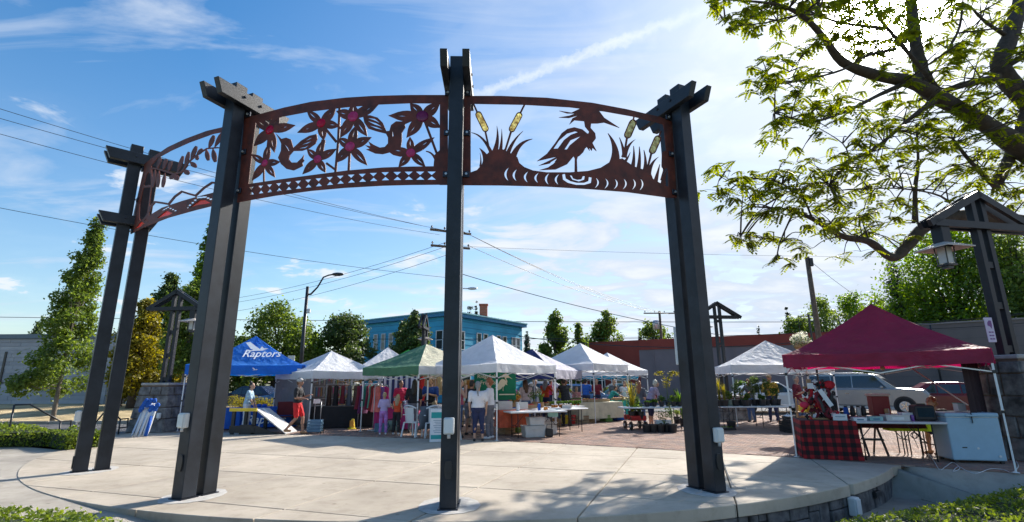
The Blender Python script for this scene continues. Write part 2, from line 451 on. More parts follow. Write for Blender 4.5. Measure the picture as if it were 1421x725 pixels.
me.loops.add(Ff.size); me.loops.foreach_set('vertex_index', Ff.ravel().astype(np.int32)); me.polygons.add(len(Ff)); me.polygons.foreach_set('loop_start', np.arange(0, Ff.size, 4, dtype=np.int32))
for m_ in (BRICK, BR2, BR3): me.materials.append(m_)
me.polygons.foreach_set('material_index', np.repeat(np.random.RandomState(5).randint(0, 3, k), 5).astype(np.int32)); me.update(calc_edges=True)
o = bpy.data.objects.new('paving_bricks', me); C.objects.link(o); o.parent = plaza; o['kind'] = 'stuff'
# street, far lots, verges
def sheet(name, poly, z, m):
    mb = MB(); mb.add([(x, y, z) for x, y in poly], [tuple(range(len(poly)))])
    return struct(name, mb, m)
sheet('street', [(-60, 18.3), (-13.4, 18.2), (-13.4, 28), (-60, 28)][::1], -.05, ASPH)
sheet('back_street', [(-80, 31.5), (60, 28.05), (60, 60), (-80, 60)], -.06, ASPH)
def bumpy(name, x0, x1, y0, y1, n, m, z0, zf, m_=10):
    mb = MB()
    for j in range(m_+1):
        for i in range(n+1):
            x = x0+(x1-x0)*i/n; y = y0+(y1-y0)*j/m_; mb.v.append((x, y, zf(x, y)+(random.uniform(-.03, .03))))
    mb.f = [(j*(n+1)+i, j*(n+1)+i+1, (j+1)*(n+1)+i+1, (j+1)*(n+1)+i) for j in range(m_) for i in range(n)]; mb.m = [0]*len(mb.f)
    return struct(name, mb, m, smooth=True)
bumpy('grass_verge', -70, -14, 23.5, 40, 60, DRY, 0, lambda x, y: .02+.35*ss((y-24)/9), 20)
# kerb along the verge
mb = MB()
for i in range(24):
    a = -60+i*2; mb.box((a+1, 22.9, 0), (1.98, .16, .16))
struct('kerb', mb, CONC2, bevel=.02)
# pale grout patches round the post feet come with the arch
# ------------------------------------------------------------------ the steel arch
AC = Vector((-1.12, 16.86)); AR = 9.53
PHI = [radians(a) for a in (-46.8, -21.9, 1.6, 25.0)]
def cyl(phi, r, z): return Vector((AC.x+r*sin(phi), AC.y-r*cos(phi), z))
def on_plate(px, py):          # pixel ray -> arc length and height on the plates' cylinder
    d = ray(px, py); ox, oy = -AC.x, -AC.y
    a = d.x*d.x+d.y*d.y; b = 2*(ox*d.x+oy*d.y); c = ox*ox+oy*oy-AR*AR
    t = (-b-sqrt(b*b-4*a*c))/(2*a)
    x, y, z = d.x*t, d.y*t, 1.6+d.z*t
    return atan2(x-AC.x, AC.y-y)*AR, z
arch = thing('entry_arch', 'tall curved black steel arch with cut-out rust red panels of flowers and a heron', 'arch', (AC.x, AC.y-AR, 0))
for k, ph in enumerate(PHI):
    top = 6.62+(.04 if k in (0, 3) else 0)
    for sgn, hh in ((1, top), (-1, top-.02)):
        mb = MB(); r = AR+sgn*.165; p = cyl(ph, r, 0)
        mb.box((p.x, p.y, hh/2+.01), (.215, .225, hh-.02), rz=ph)
        post = bld('post', mb, STEEL, arch, world=True, bevel=.007)
        pl = MB(); pl.box((p.x, p.y, .012), (.26, .27, .016), rz=ph); bld('base_plate', pl, BOLT, post, world=True)
    # grout patch round the foot
    mb = MB(); q = cyl(ph, AR, 0); n = 12
    mb.prism([Vector((q.x, q.y, .0022))+Vector((cos(2*pi*i/n)*(.42+random.uniform(-.03, .03)), sin(2*pi*i/n)*(.52+random.uniform(-.03, .03)), 0)) for i in range(n)], (0, 0, .0035))
    bld('grout_pad', mb, GROUT, arch, world=True)
    # twin radial crossbeams clasping the post heads, ends cut at a slant
    for lv, (zc, lo, li) in enumerate(((6.33, .70, .80),)+(((4.95, .62, .42),) if k == 0 else ())):
        for sgn in (1, -1):
            mb = MB(); off_ = sgn*(.108+.055+.004); hz = .235 if lv == 0 else .2
            cc = cyl(ph, AR, zc); rad = Vector((sin(ph), -cos(ph), 0)); tan_ = Vector((cos(ph), sin(ph), 0))
            poly = [(-li, hz/2), (lo, hz/2), (lo-.10, -hz/2), (-li+.10, -hz/2)]
            pts = [cc+tan_*(off_-.055)+rad*a+Vector((0, 0, b)) for a, b in poly]
            mb.prism(pts, tan_*.11); bld('crossbeam', mb, STEEL, arch, world=True, bevel=.006)
            for rr_ in (.165, -.165):
                b_ = MB(); b_.tube([cc+tan_*(sgn*.215)+rad*rr_+Vector((0, 0, .03)), cc+tan_*(sgn*.243)+rad*rr_+Vector((0, 0, .03))], .022, 6); bld('bolt', b_, BOLT, arch, world=True)
# electric boxes and oval hand-hole covers on the posts
def post_face(k, px, py, face):   # height where the pixel meets post k
    p = cyl(PHI[k], AR+.165, 0); d = ray(px, py); t = hypot(p.x, p.y)/hypot(d.x, d.y); return 1.6+d.z*t
for k, px, py, side, hx, hy in ((0, 105, 578, 0, 99, 642), (1, 262, 583, 0, 251, 642), (2, 621, 590, 0, 621, 650), (3, 997, 603, 0, 1003, 640)):
    ph = PHI[k]; z = post_face(k, px, py, 0); z2 = post_face(k, hx, hy, 0)
    c0 = cyl(ph, AR+.165, z); rad = Vector((sin(ph), -cos(ph), 0)); tan_ = Vector((cos(ph), sin(ph), 0))
    if side == 0: loc = c0+rad*.1125; rz = ph; nrm = rad
    else: loc = c0+tan_*side*.1075+rad*.02; rz = ph+side*pi/2; nrm = tan_*side
    outlet(0, 0, 0, loc, rz, .92, arch)
    l2 = Vector((loc.x, loc.y, z2)); mb = MB(); n = 14; w = tan_ if side == 0 else rad
    mb.prism([l2+w*(cos(2*pi*i/n)*.052)+Vector((0, 0, max(-.07, min(.07, sin(2*pi*i/n)*.09))*1.6)) for i in range(n)], nrm*.02)
    bld('handhole_cover', mb, BLACKM, arch, world=True, bevel=.005)
# ---- cut-out plates: outlines laid on the plates' cylinder, united, pierced and thickened
def dens(poly, closed=True, step=7):
    out = []; n = len(poly)
    for i in range(n if closed else n-1):
        a, b = poly[i], poly[(i+1) % n]; k = max(1, int(hypot(b[0]-a[0], b[1]-a[1])/step))
        out += [(a[0]+(b[0]-a[0])*j/k, a[1]+(b[1]-a[1])*j/k) for j in range(k)]
    if not closed: out.append(poly[-1])
    return out
def smoothp(poly, it=2):       # rounded closed outline
    for _ in range(it):
        o = []
        for i in range(len(poly)):
            a, b = poly[i], poly[(i+1) % len(poly)]
            o += [(a[0]*.75+b[0]*.25, a[1]*.75+b[1]*.25), (a[0]*.25+b[0]*.75, a[1]*.25+b[1]*.75)]
        poly = o
    return poly
def strip(pts, w, w2=None):    # a ribbon along a line, tapering from w to w2
    w2 = w if w2 is None else w2; Lf, Rt = [], []; n = len(pts)
    for i, p in enumerate(pts):
        a = pts[max(0, i-1)]; b = pts[min(n-1, i+1)]; d = hypot(b[0]-a[0], b[1]-a[1]) or 1
        nx_, ny_ = -(b[1]-a[1])/d, (b[0]-a[0])/d; ww = (w+(w2-w)*i/(n-1))/2
        Lf.append((p[0]+nx_*ww, p[1]+ny_*ww)); Rt.append((p[0]-nx_*ww, p[1]-ny_*ww))
    return Lf+Rt[::-1]
def curve3(a, c, b, n=8):
    return [((1-t)**2*a[0]+2*t*(1-t)*c[0]+t*t*b[0], (1-t)**2*a[1]+2*t*(1-t)*c[1]+t*t*b[1]) for t in [i/n for i in range(n+1)]]
def petal(c, t, w, s=.0, n=7):
    dx, dy = t[0]-c[0], t[1]-c[1]; l = hypot(dx, dy) or 1; nx_, ny_ = -dy/l, dx/l; A_, B_ = [], []
    for i in range(n+1):
        u = i/n; k = (sin(pi*min(1, u*.93+.12))**.8)*w/2*(1 if u < 1 else 0)
        x, y = c[0]+dx*(s+(1-s)*u), c[1]+dy*(s+(1-s)*u)
        A_.append((x+nx_*k, y+ny_*k)); B_.append((x-nx_*k, y-ny_*k))
    return A_+B_[::-1][1:]
def slit(c, t, a, b, w):
    p = (c[0]+(t[0]-c[0])*a, c[1]+(t[1]-c[1])*a); q = (c[0]+(t[0]-c[0])*b, c[1]+(t[1]-c[1])*b); m = ((p[0]+q[0])/2, (p[1]+q[1])/2)
    l = hypot(q[0]-p[0], q[1]-p[1]) or 1; nx_, ny_ = -(q[1]-p[1])/l*w/2, (q[0]-p[0])/l*w/2
    return [p, (m[0]+nx_, m[1]+ny_), q, (m[0]-nx_, m[1]-ny_)]
def plate(name, solids, holes, conv, mat_, t=.012, roff=0, label=None, parent=None):
    V2, Fc = [], []
    for poly in solids+holes:
        pts = []
        for p in dens([conv(*q) for q in poly]):
            q = on_plate(*p)
            if not pts or hypot(q[0]-pts[-1][0], q[1]-pts[-1][1]) > .0012: pts.append(q)
        ar = sum(pts[i][0]*pts[(i+1) % len(pts)][1]-pts[(i+1) % len(pts)][0]*pts[i][1] for i in range(len(pts)))
        if ar < 0: pts = pts[::-1]
        o = len(V2); V2 += [Vector(p) for p in pts]; Fc.append(list(range(o, len(V2))))
    ns_ = len(solids); lo = min(v.x for v in V2); hi = max(v.x for v in V2); z0 = min(v.y for v in V2)-.1; z1 = max(v.y for v in V2)+.1
    Ed = []; k = int((hi-lo)/.14)
    for i in range(1, k):
        x = lo+(hi-lo)*i/k+.00037; o = len(V2); V2 += [Vector((x, z0)), Vector((x, z1))]; Ed.append((o, o+1))
    vo, eo, fo, ov, oe, of = geometry.delaunay_2d_cdt(V2, Ed, Fc, 1, 1e-5)
    keep = [f for f, src in zip(fo, of) if any(s_ < ns_ for s_ in src) and not any(s_ >= ns_ for s_ in src)]
    used = sorted({i for f in keep for i in f}); mp = {i: j for j, i in enumerate(used)}; n = len(used); mb = MB()
    for rr in (AR+roff+t/2, AR+roff-t/2):
        for i in used: mb.v.append(tuple(cyl(vo[i].x/AR, rr, vo[i].y)))
    ec = {}
    for f in keep:
        g = [mp[i] for i in f]; mb.f += [tuple(g), tuple(x+n for x in g[::-1])]
        for a, b in zip(g, g[1:]+g[:1]): ec[a, b] = 1
    for (a, b) in ec:
        if (b, a) not in ec: mb.f.append((a, a+n, b+n, b))
    mb.m = [0]*len(mb.f)
    return bld(name, mb, mat_, parent or arch, world=True, label=label)
def lerp_line(pts, x):
    pts = sorted(pts)
    for a, b in zip(pts, pts[1:]):
        if a[0] <= x <= b[0]: return a[1]+(b[1]-a[1])*(x-a[0])/(b[0]-a[0])
    return pts[0][1] if x < pts[0][0] else pts[-1][1]
# flower panel (second to third post)
cA = lambda x, y: (320+x*.24826, 110+y*.24828)
sol, hol, gems = [], [], []
sol.append([(128, 207), (200, 187), (300, 160), (450, 128), (640, 105), (800, 95), (1000, 90), (1215, 90), (1215, 137), (1000, 135), (830, 142), (640, 158), (440, 182), (300, 208), (150, 243), (124, 250)])
sol.append([(78, 206), (146, 206), (140, 262), (122, 400), (100, 600), (92, 680), (38, 690), (55, 520)])
sol.append([(1170, 92), (1215, 92), (1215, 592), (1168, 592)])
btop = [(80, 590), (250, 565), (450, 538), (650, 512), (850, 495), (1000, 490), (1215, 487)]
sol.append([(70, 684), (250, 652), (450, 625), (640, 608), (850, 596), (1000, 592), (1215, 590)]+btop[::-1])
xsn = [118, 170, 219, 271, 325, 379, 435, 493, 555, 614, 675, 737, 799, 865, 932, 996, 1060, 1124]
for i, x in enumerate(xsn):
    q = i/17; y0 = lerp_line(btop, x); hw = 14+11*q; sl_ = -.13*(1-q)
    a, b, c_, d_ = 17+11*q, 35+14*q, 43+12*q, 62+13*q
    hol.append([(x-hw, y0+a-sl_*hw), (x+hw, y0+a+sl_*hw), (x, y0+b)])
    hol.append([(x, y0+c_), (x+hw, y0+d_+sl_*hw), (x-hw, y0+d_-sl_*hw)])
flowers = [((220, 285), [(136, 222), (275, 205), (362, 258), (245, 412), (130, 375)], 50), ((192, 470), [(115, 420), (216, 360), (278, 462), (250, 552), (120, 567)], 38),
  ((507, 247), [(425, 175), (592, 155), (612, 262), (520, 345), (373, 300)], 48), ((487, 448), [(426, 390), (515, 342), (592, 390), (532, 525), (402, 532)], 42),
  ((685, 210), [(590, 180), (688, 140), (830, 138), (765, 322), (612, 328)], 54), ((668, 378), [(602, 330), (702, 258), (788, 325), (766, 484), (588, 468)], 50),
  ((1072, 210), [(882, 205), (1002, 135), (1172, 132), (1176, 272), (983, 328)], 60), ((1007, 413), [(1003, 322), (1140, 326), (1091, 492), (938, 494), (888, 392)], 44)]
for c_, tips, w in flowers:
    for tp in tips:
        sol.append(petal(c_, tp, w*1.02, .04)); hol.append(slit(c_, tp, .38, .80, 4.5))
    n = 14; r = w*.5; sol.append([(c_[0]+r*cos(2*pi*i/n), c_[1]+r*sin(2*pi*i/n)) for i in range(n)]); gems.append((c_, w))
for pts, w in (([(186, 490), (187, 575)], 9), ([(666, 400), (660, 520)], 13), ([(610, 150), (602, 350), (586, 525)], 13), ([(520, 265), (592, 352)], 15), ([(606, 278), (660, 240)], 9), ([(216, 330), (203, 460)], 17), ([(520, 340), (505, 420)], 22), ([(1085, 235), (1154, 420)], 14), ([(535, 470), (590, 510)], 13), ([(690, 300), (690, 350)], 12)):
    sol.append(strip(pts, w))
sol.append([(1140, 425), (1172, 395), (1172, 492), (1134, 492), (1138, 450)])
sol.append(strip(curve3((1092, 404), (1130, 408), (1148, 455)), 4, 16))
b1 = [(253, 303), (285, 335), (312, 328), (338, 338), (346, 365), (352, 385), (395, 345), (440, 318), (482, 308), (486, 335), (474, 362), (438, 388), (400, 401), (352, 402), (332, 425), (326, 448), (342, 467), (372, 467), (398, 442), (411, 424), (407, 447), (413, 455), (402, 468), (406, 484), (388, 494), (352, 511), (312, 502), (282, 475), (266, 440), (282, 402), (284, 362), (274, 340)]
sol.append(b1)
for a, b, c_, d_ in (((392, 358), (440, 332), (474, 322), (440, 338)), ((375, 374), (430, 354), (472, 338), (432, 360)), ((365, 390), (415, 380), (455, 360), (418, 386))): hol.append([a, b, c_, d_])
for k in range(3): hol.append([(300+k*8, 362+k*10), (322+k*4, 385+k*8), (318+k*4, 388+k*8)])
b2 = [(1024, 230), (975, 252), (978, 270), (958, 300), (958, 345), (952, 385), (985, 398), (990, 425), (948, 434), (908, 424), (888, 410), (850, 420), (808, 416), (758, 394), (778, 390), (752, 370), (782, 376), (770, 348), (800, 368), (835, 384), (862, 380), (880, 360), (880, 328), (868, 305), (815, 292), (770, 277), (748, 245), (740, 205), (780, 203), (822, 216), (852, 246), (872, 292), (888, 290), (897, 258), (925, 237), (958, 238)]
sol.append(b2)
for p in ([(760, 216), (805, 222), (836, 246), (800, 230)], [(762, 232), (812, 246), (848, 268), (806, 255)], [(772, 258), (815, 268), (856, 286), (812, 276)]): hol.append(p)
hol.append([(905, 285), (911, 320), (906, 322)]); 
plate('flower_panel', sol, hol, cA, RUST, .014, label='rust red steel panel pierced with flowers and two hummingbirds')
GEM = mat('pink glass', (.95, .05, .28), .12, .12, 14, trans=.6, col2=(1, .14, .42)); GEM2 = mat('red glass', (.85, .015, .10), .12, .15, 14, trans=.6); GEM3 = mat('purple glass', (.22, .015, .10), .15, .2, 14, trans=.3)
gi = 0
for i, (c_, w) in enumerate(gems):
    u0, z0 = on_plate(*cA(*c_)); ph = u0/AR; r = .00165*w
    c0 = cyl(ph, AR+.008, z0); rad = Vector((sin(ph), -cos(ph), 0))
    mb = MB(); R = rad.to_track_quat('Z', 'Y').to_matrix(); prof = [(r*.2, .016), (r*.75, .013), (r, .002), (r, -.012)]
    m2 = MB(); m2.lathe(prof[::-1], 18); mb.add([c0+R @ Vector(v) for v in m2.v], m2.f)
    bld('glass_gem', mb, [GEM2, GEM, GEM2, GEM, GEM, GEM, GEM3, GEM][i], arch, world=True, smooth=True)
# heron panel (third to fourth post)
cB = lambda x, y: (600+x*.31721, 60+y*.31724)
sol, hol = [], []
sol.append([(128, 232), (300, 232), (500, 240), (700, 262), (850, 290), (1000, 325), (1048, 345), (1040, 372), (1005, 354), (880, 322), (750, 299), (600, 281), (400, 270), (128, 265)])
sol.append([(130, 234), (168, 234), (168, 620), (126, 620)])
sol.append([(1000, 328), (1048, 347), (1068, 678), (1034, 676), (1030, 560), (1020, 450), (1012, 370)])
sol.append([(126, 566), (168, 566), (195, 556), (216, 532), (226, 500), (245, 480), (300, 462), (345, 484), (372, 500), (380, 525), (402, 543), (440, 558), (500, 566), (600, 566), (680, 560), (735, 546), (780, 518), (830, 505), (880, 540), (930, 556), (970, 600), (1036, 632), (1036, 677), (850, 652), (700, 640), (500, 628), (300, 623), (126, 622)])
def blade(b, w, c_, t): sol.append(strip(curve3(b, c_, t), w, .8))
for a in (((238, 520), 36, (232, 485), (206, 460)), ((262, 490), 16, (225, 400), (170, 392)), ((272, 480), 26, (292, 425), (282, 363)), ((296, 480), 18, (306, 430), (303, 376)), ((300, 480), 12, (320, 470), (326, 448)), ((325, 500), 22, (345, 430), (397, 385)), ((350, 505), 30, (375, 430), (438, 420)), ((210, 540), 10, (215, 510), (208, 480)),
          ((795, 530), 46, (815, 460), (768, 395)), ((840, 500), 18, (836, 455), (818, 413)), ((838, 500), 24, (850, 445), (888, 422)), ((840, 520), 16, (852, 510), (866, 478)), ((872, 560), 22, (886, 510), (880, 450)), ((900, 560), 20, (910, 500), (905, 453)), ((928, 565), 20, (938, 520), (925, 468)), ((945, 575), 22, (955, 520), (990, 498)), ((975, 610), 20, (985, 570), (995, 530)), ((960, 600), 12, (958, 585), (950, 560)), ((1010, 620), 24, (1008, 590), (1028, 550))):
    blade(*a)
for pts, w in (([(178, 262), (197, 305)], 7), ([(230, 380), (252, 480)], 8), ([(404, 268), (384, 308)], 8), ([(345, 385), (314, 485)], 9), ([(883, 318), (877, 342)], 6), ([(852, 410), (842, 470)], 8), ([(1000, 385), (990, 410)], 6), ([(959, 478), (938, 560)], 8), ([(1016, 545), (1000, 600)], 6)):
    sol.append(strip(pts, w))
heron = [(555, 297), (608, 305), (650, 285), (690, 275), (728, 296), (752, 328), (818, 371), (752, 348), (722, 352), (694, 352), (692, 372), (712, 395), (715, 418), (700, 438), (718, 473), (700, 458), (697, 472), (685, 455), (688, 472), (676, 455), (668, 462), (660, 478), (646, 492), (636, 498), (632, 512), (634, 565), (622, 565), (623, 505), (618, 496), (590, 530), (540, 553), (468, 556), (505, 545), (540, 520), (500, 530), (464, 537), (510, 515), (545, 497), (500, 507), (457, 517), (500, 485), (535, 440), (565, 395), (590, 376), (620, 369), (655, 378), (680, 398), (686, 388), (668, 366), (664, 342), (622, 338), (598, 358), (612, 330), (640, 316), (598, 328), (553, 326), (600, 318), (625, 308), (590, 308)]
sol.append(heron)
hol += [[(530, 463), (556, 425), (590, 396), (625, 386), (638, 390), (605, 402), (575, 425), (548, 462)], [(578, 466), (605, 425), (648, 408), (628, 425), (600, 448), (588, 466)], [(500, 545), (520, 520), (545, 505), (528, 530)]]
def cres(cx_, cy_, h, b, w):     # crescent slot, b < 0 bulges left
    o = [(cx_+b*(1-(2*i/8-1)**2), cy_-h/2+h*i/8) for i in range(9)]; i2 = [(cx_+(b-w*(1 if b > 0 else -1))*(1-(2*i/8-1)**2), cy_-h/2+h*i/8) for i in range(8, -1, -1)]
    return o+i2[1:-1]
for x, y, h in ((335, 575, 62), (371, 579, 56), (420, 587, 52), (466, 591, 48), (512, 596, 54), (555, 598, 50)): hol.append(cres(x, y, h, -20, 9))
for x, y, h in ((710, 610, 50), (752, 613, 50), (793, 615, 50), (832, 615, 52), (872, 616, 54), (905, 617, 58)): hol.append(cres(x, y, h, 19, 8))
hol.append([(568, 575), (580, 572), (584, 592), (605, 604), (632, 611), (664, 611), (682, 604), (684, 586), (697, 588), (694, 612), (664, 621), (628, 621), (592, 612), (571, 598)])
hol.append([(600, 578), (610, 580), (616, 592), (634, 598), (652, 596), (658, 582), (667, 582), (664, 598), (640, 606), (612, 598)])
gl = []
for a, b, w in (((197, 303), (237, 385), 22), ((385, 307), (343, 386), 22), ((882, 338), (850, 414), 26), ((990, 408), (958, 482), 24), ((1018, 475), (1016, 548), 20)):
    d = Vector(b)-Vector(a); d.normalize(); nn = Vector((-d.y, d.x))
    def caps(w_, ins):
        o = []
        for base, sg in ((Vector(a)+d*(w_/2+ins), -1), (Vector(b)-d*(w_/2+ins), 1)):
            for i in range(7):
                t_ = -pi/2+pi*i/6; q = base+d*sg*cos(t_)*w_/2+nn*sg*(-1)*sin(t_)*w_/2*1; o.append((q.x, q.y))
        return o
    sol.append(caps(w+7, -3)); 
    if a[0] < 1000: hol.append(caps(w, 1)); gl.append(caps(w+3, 0))
plate('heron_panel', sol, hol, cB, RUST, .014, label='rust red steel panel pierced with a crested heron, cattails and ripples')
AMB = mat('amber cattail glass', (.62, .42, .12), .25, .45, 12, trans=.55, col2=(.85, .74, .45), coord='Object')
for g in gl: plate('cattail_glass', [g], [], cB, AMB, .006, roff=-.0115)
# mountain panel (first to second post)
cD = lambda x, y: (130+x*.2069, 180+y*.2069)
sol, hol = [], []
sol.append([(345, 230), (400, 185), (500, 118), (620, 62), (760, 10), (930, -30), (930, 5), (800, 30), (640, 88), (520, 142), (430, 192), (388, 242)])
sol.append([(345, 230), (388, 240), (396, 330), (388, 400), (376, 500), (372, 590), (300, 650), (250, 697), (252, 640), (300, 430), (330, 300)])
hol.append([(352, 315), (368, 285), (384, 300), (386, 380), (372, 372), (345, 378), (338, 372)]); hol.append([(334, 392), (383, 388), (372, 480), (362, 560), (340, 595), (315, 612), (306, 590), (310, 500)])
for k in range(4): sol.append(strip(curve3((312+k*12, 600-k*14), (325+k*10, 520-k*18), (334+k*11, 438+k*8)), 4, 2.5))
stem_ = [(385, 262), (420, 262), (480, 280), (540, 300), (590, 285), (640, 215), (700, 165), (760, 128), (830, 122), (900, 130)]
sol.append(strip(dens(stem_, False, 14), 11, 7))
for b, t_, w in (((425, 268), (448, 190), 24), ((465, 275), (488, 198), 24), ((500, 288), (520, 212), 24), ((415, 262), (397, 388), 22), ((440, 272), (428, 388), 24), ((480, 290), (462, 388), 24), ((560, 300), (600, 178), 26), ((540, 300), (565, 338), 36), ((610, 260), (640, 150), 26), ((600, 270), (640, 298), 34), ((650, 205), (690, 112), 28), ((645, 215), (688, 252), 32), ((690, 175), (730, 130), 26), ((770, 130), (808, 40), 30), ((755, 130), (768, 208), 30), ((810, 122), (868, 18), 30), ((800, 125), (815, 218), 34), ((860, 118), (905, 45), 26), ((560, 295), (510, 330), 26), ((700, 170), (690, 205), 22)):
    sol.append(petal(t_, b, w, .0))
for seg_ in ([(372, 552), (385, 515), (412, 486), (455, 492), (512, 502)], [(500, 505), (545, 450), (592, 416), (640, 432), (690, 445)], [(680, 448), (740, 392), (795, 356), (860, 364)]): sol.append(strip(dens(seg_, False, 12), 13))
sol.append([(258, 697), (340, 655), (500, 592), (680, 542), (860, 497), (860, 410), (700, 450), (600, 478), (460, 525), (370, 580), (285, 640)])
def zig(pts, w, k):
    o = []; lo = []
    for i in range(len(pts)-1):
        a, b = pts[i], pts[i+1]; n = k[i]
        for j in range(n):
            x0, y0 = a[0]+(b[0]-a[0])*j/n, a[1]+(b[1]-a[1])*j/n; x1, y1 = a[0]+(b[0]-a[0])*(j+1)/n, a[1]+(b[1]-a[1])*(j+1)/n
            o += [(x0, y0), (x0+.5*(x1-x0), y0-3), (x0+.55*(x1-x0), y1)]
    return o+[(x, y+w) for x, y in o[::-1]]
hol.append(zig([(628, 520), (700, 452), (750, 448), (822, 478)], 11, [4, 2, 4])); hol.append(zig([(460, 540), (500, 518), (565, 548)], 9, [3, 4])); hol.append(zig([(340, 612), (352, 600), (374, 620)], 7, [2, 2]))
ORG = mat('orange enamel', (.70, .16, .04), .4, .3, 5, col2=(.72, .05, .06), trans=.2)
op = [[(642, 526), (712, 474), (748, 472), (785, 494), (700, 508)], [(425, 596), (488, 545), (532, 560), (515, 574), (450, 592)], [(275, 672), (322, 616), (344, 630), (318, 652)]]
hol += op
plate('mountain_panel', sol, hol, cD, RUST, .014, label='rust red steel panel of leafy branch above mountains with orange slopes')
for p in op:
    cxx = sum(q[0] for q in p)/len(p); cyy = sum(q[1] for q in p)/len(p)
    plate('orange_inset', [[(cxx+(q[0]-cxx)*1.12, cyy+(q[1]-cyy)*1.12) for q in p]], [], cD, ORG, .006, roff=-.0115)
# bolted tabs between plates and posts
for k, sg in ((0, 1), (1, -1), (1, 1), (2, -1), (2, 1), (3, -1)):
    for z in (6.12, 5.42, 4.72):
        ph = PHI[k]+sg*.155/AR; c0 = cyl(ph, AR+.022, z); mb = MB(); mb.box(c0, (.10, .028, .095), rz=ph); tb = bld('bolted_tab', mb, BOLT, arch, world=True, bevel=.006)
        rad = Vector((sin(ph), -cos(ph), 0)); m2 = MB(); m2.tube([c0+rad*.014, c0+rad*.034], .02, 6); bld('bolt', m2, ALU, tb, world=True)
# ------------------------------------------------------------------ buildings
def Yx(px, Y, py=525): return A(px, py, Y).x
BLUE = mat('blue painted wall', (.05, .37, .56), .75, .14, .5, .15, bscale=20, detail=8)
BLUET = mat('teal roof metal', (.16, .42, .46), .5, .12, 2); BLUED = mat('deep blue trim', (.03, .20, .36), .6, .1)
WINW = mat('white window frame', (.62, .66, .68), .5, .05); BEIGE = mat('drawn beige blind', (.42, .36, .26), .8, .15)
REDW = mat('brick red painted wall', (.30, .050, .032), .8, .14, .6, .1, detail=8); GREYW = mat('mauve grey wall', (.23, .175, .18), .85, .12, .5, .12, detail=9)
GREYD = mat('grey brown wall', (.16, .135, .135), .85, .12, .5, .12, detail=9)
def window(parent, o, ux, uz, nrm, x, z, w, h, fill=GLASS, fr=.07, name='window', bars=1):
    """a framed window on a wall with origin o, running direction ux"""
    c = o+ux*(x+w/2)+Vector((0, 0, z+h/2)); rz = atan2(ux.y, ux.x)
    mb = MB(); mb.box(c+nrm*.01, (w, .05, h), rz=rz)
    p = bld(name, mb, fill, parent, world=True)
    mb = MB(); t = fr
    for a, b, ww, hh in ((0, h/2-t/2, w, t), (0, -h/2+t/2, w, t), (-w/2+t/2, 0, t, h-2*t), (w/2-t/2, 0, t, h-2*t)):
        mb.box(c+ux*a+Vector((0, 0, b))+nrm*.05, (ww, .05, hh), rz=rz)
    if bars: mb.box(c+nrm*.047, (w-2*t, .04, t*.6), rz=rz)
    bld('frame', mb, WINW, p, world=True)
    return p
bh = thing('blue_building', 'bright blue two storey building with teal roof and red chimney behind the tents', 'building', (-5.0, 41.5, 0))
K = Vector((-5.1, 41.66, 0)); Lc = Vector((-13.7, 47.5, 0)); Rc = Vector((.95, 51.2, 0))
Bc = Lc+Rc-K; Ht = 6.9
mb = MB(); mb.prism([K, Rc, Bc, Lc], (0, 0, Ht)); bld('wall', mb, BLUE, bh, world=True)
cen = (K+Bc)/2
ov = [cen+(p-cen)*1.07 for p in (K, Rc, Bc, Lc)]
mb = MB(); mb.prism([p+Vector((0, 0, Ht)) for p in ov], (0, 0, .30)); bld('fascia', mb, BLUED, bh, world=True)
ov2 = [cen+(p-cen)*1.085+Vector((0, 0, Ht+.30)) for p in (K, Rc, Bc, Lc)]
mb = MB(); m1 = (ov2[0]+ov2[3])/2+Vector((0, 0, .0)); mb.prism(ov2, (0, 0, .09)); rf = bld('roof', mb, BLUET, bh, world=True)
mb = MB()
for i in range(22):
    a = ov2[0].lerp(ov2[1], (i+.5)/22)+Vector((0, 0, .09)); b = ov2[3].lerp(ov2[2], (i+.5)/22)+Vector((0, 0, .09)); mb.bar(a, b, .04, .05)
bld('standing_seam', mb, BLUET, rf, world=True)
ch = A(671, 440, 47); CHB = mat('chimney brick', (.42, .11, .06), .85, .25, 3)
mb = MB(); mb.box((ch.x, 47, Ht+.9), (.72, .6, 1.5)); cm = bld('chimney', mb, CHB, bh, world=True)
mb = MB(); mb.box((ch.x, 47, Ht+1.68), (.84, .72, .14)); bld('chimney_cap', mb, CHB, cm, world=True)
for k in range(9):
    mb = MB(); z = Ht+.25+k*.15; mb.box((ch.x, 47, z), (.728, .608, .012)); bld('mortar_course', mb, BEIGE, cm, world=True)
ul = (Lc-K).normalized(); nl = Vector((-ul.y, ul.x, 0)); nl = nl if nl.y < 0 else -nl
ur = (Rc-K).normalized(); nr = Vector((-ur.y, ur.x, 0)); nr = nr if nr.y < 0 else -nr
for x in (8.9, 7.9, 6.9): window(bh, K, ul, 0, nl, x-.3, 4.4, .55, 1.5, BEIGE)
for x in (1.0, 2.4, 4.0): window(bh, K, ul, 0, nl, x-.3, 4.2, .8, 1.6)
for x in (1.2, 3.9, 4.9, 7.0, 8.0, 9.6, 10.4): window(bh, K, ur, 0, nr, x-.3, 4.2, .72 if x > 2 else 1.0, 1.6)
for x in (1.5, 3.5, 5.5, 7.5): window(bh, K, ur, 0, nr, x, .9, 1.3, 1.5)
for i in range(14):          # horizontal siding boards
    z = .35+i*.48
    for a, b, n_ in ((K, Lc, nl), (K, Rc, nr)):
        bld('siding_board', MB().bar(a+n_*.012+Vector((0, 0, z)), b+n_*.012+Vector((0, 0, z)), .024, .03), BLUED, bh, world=True)
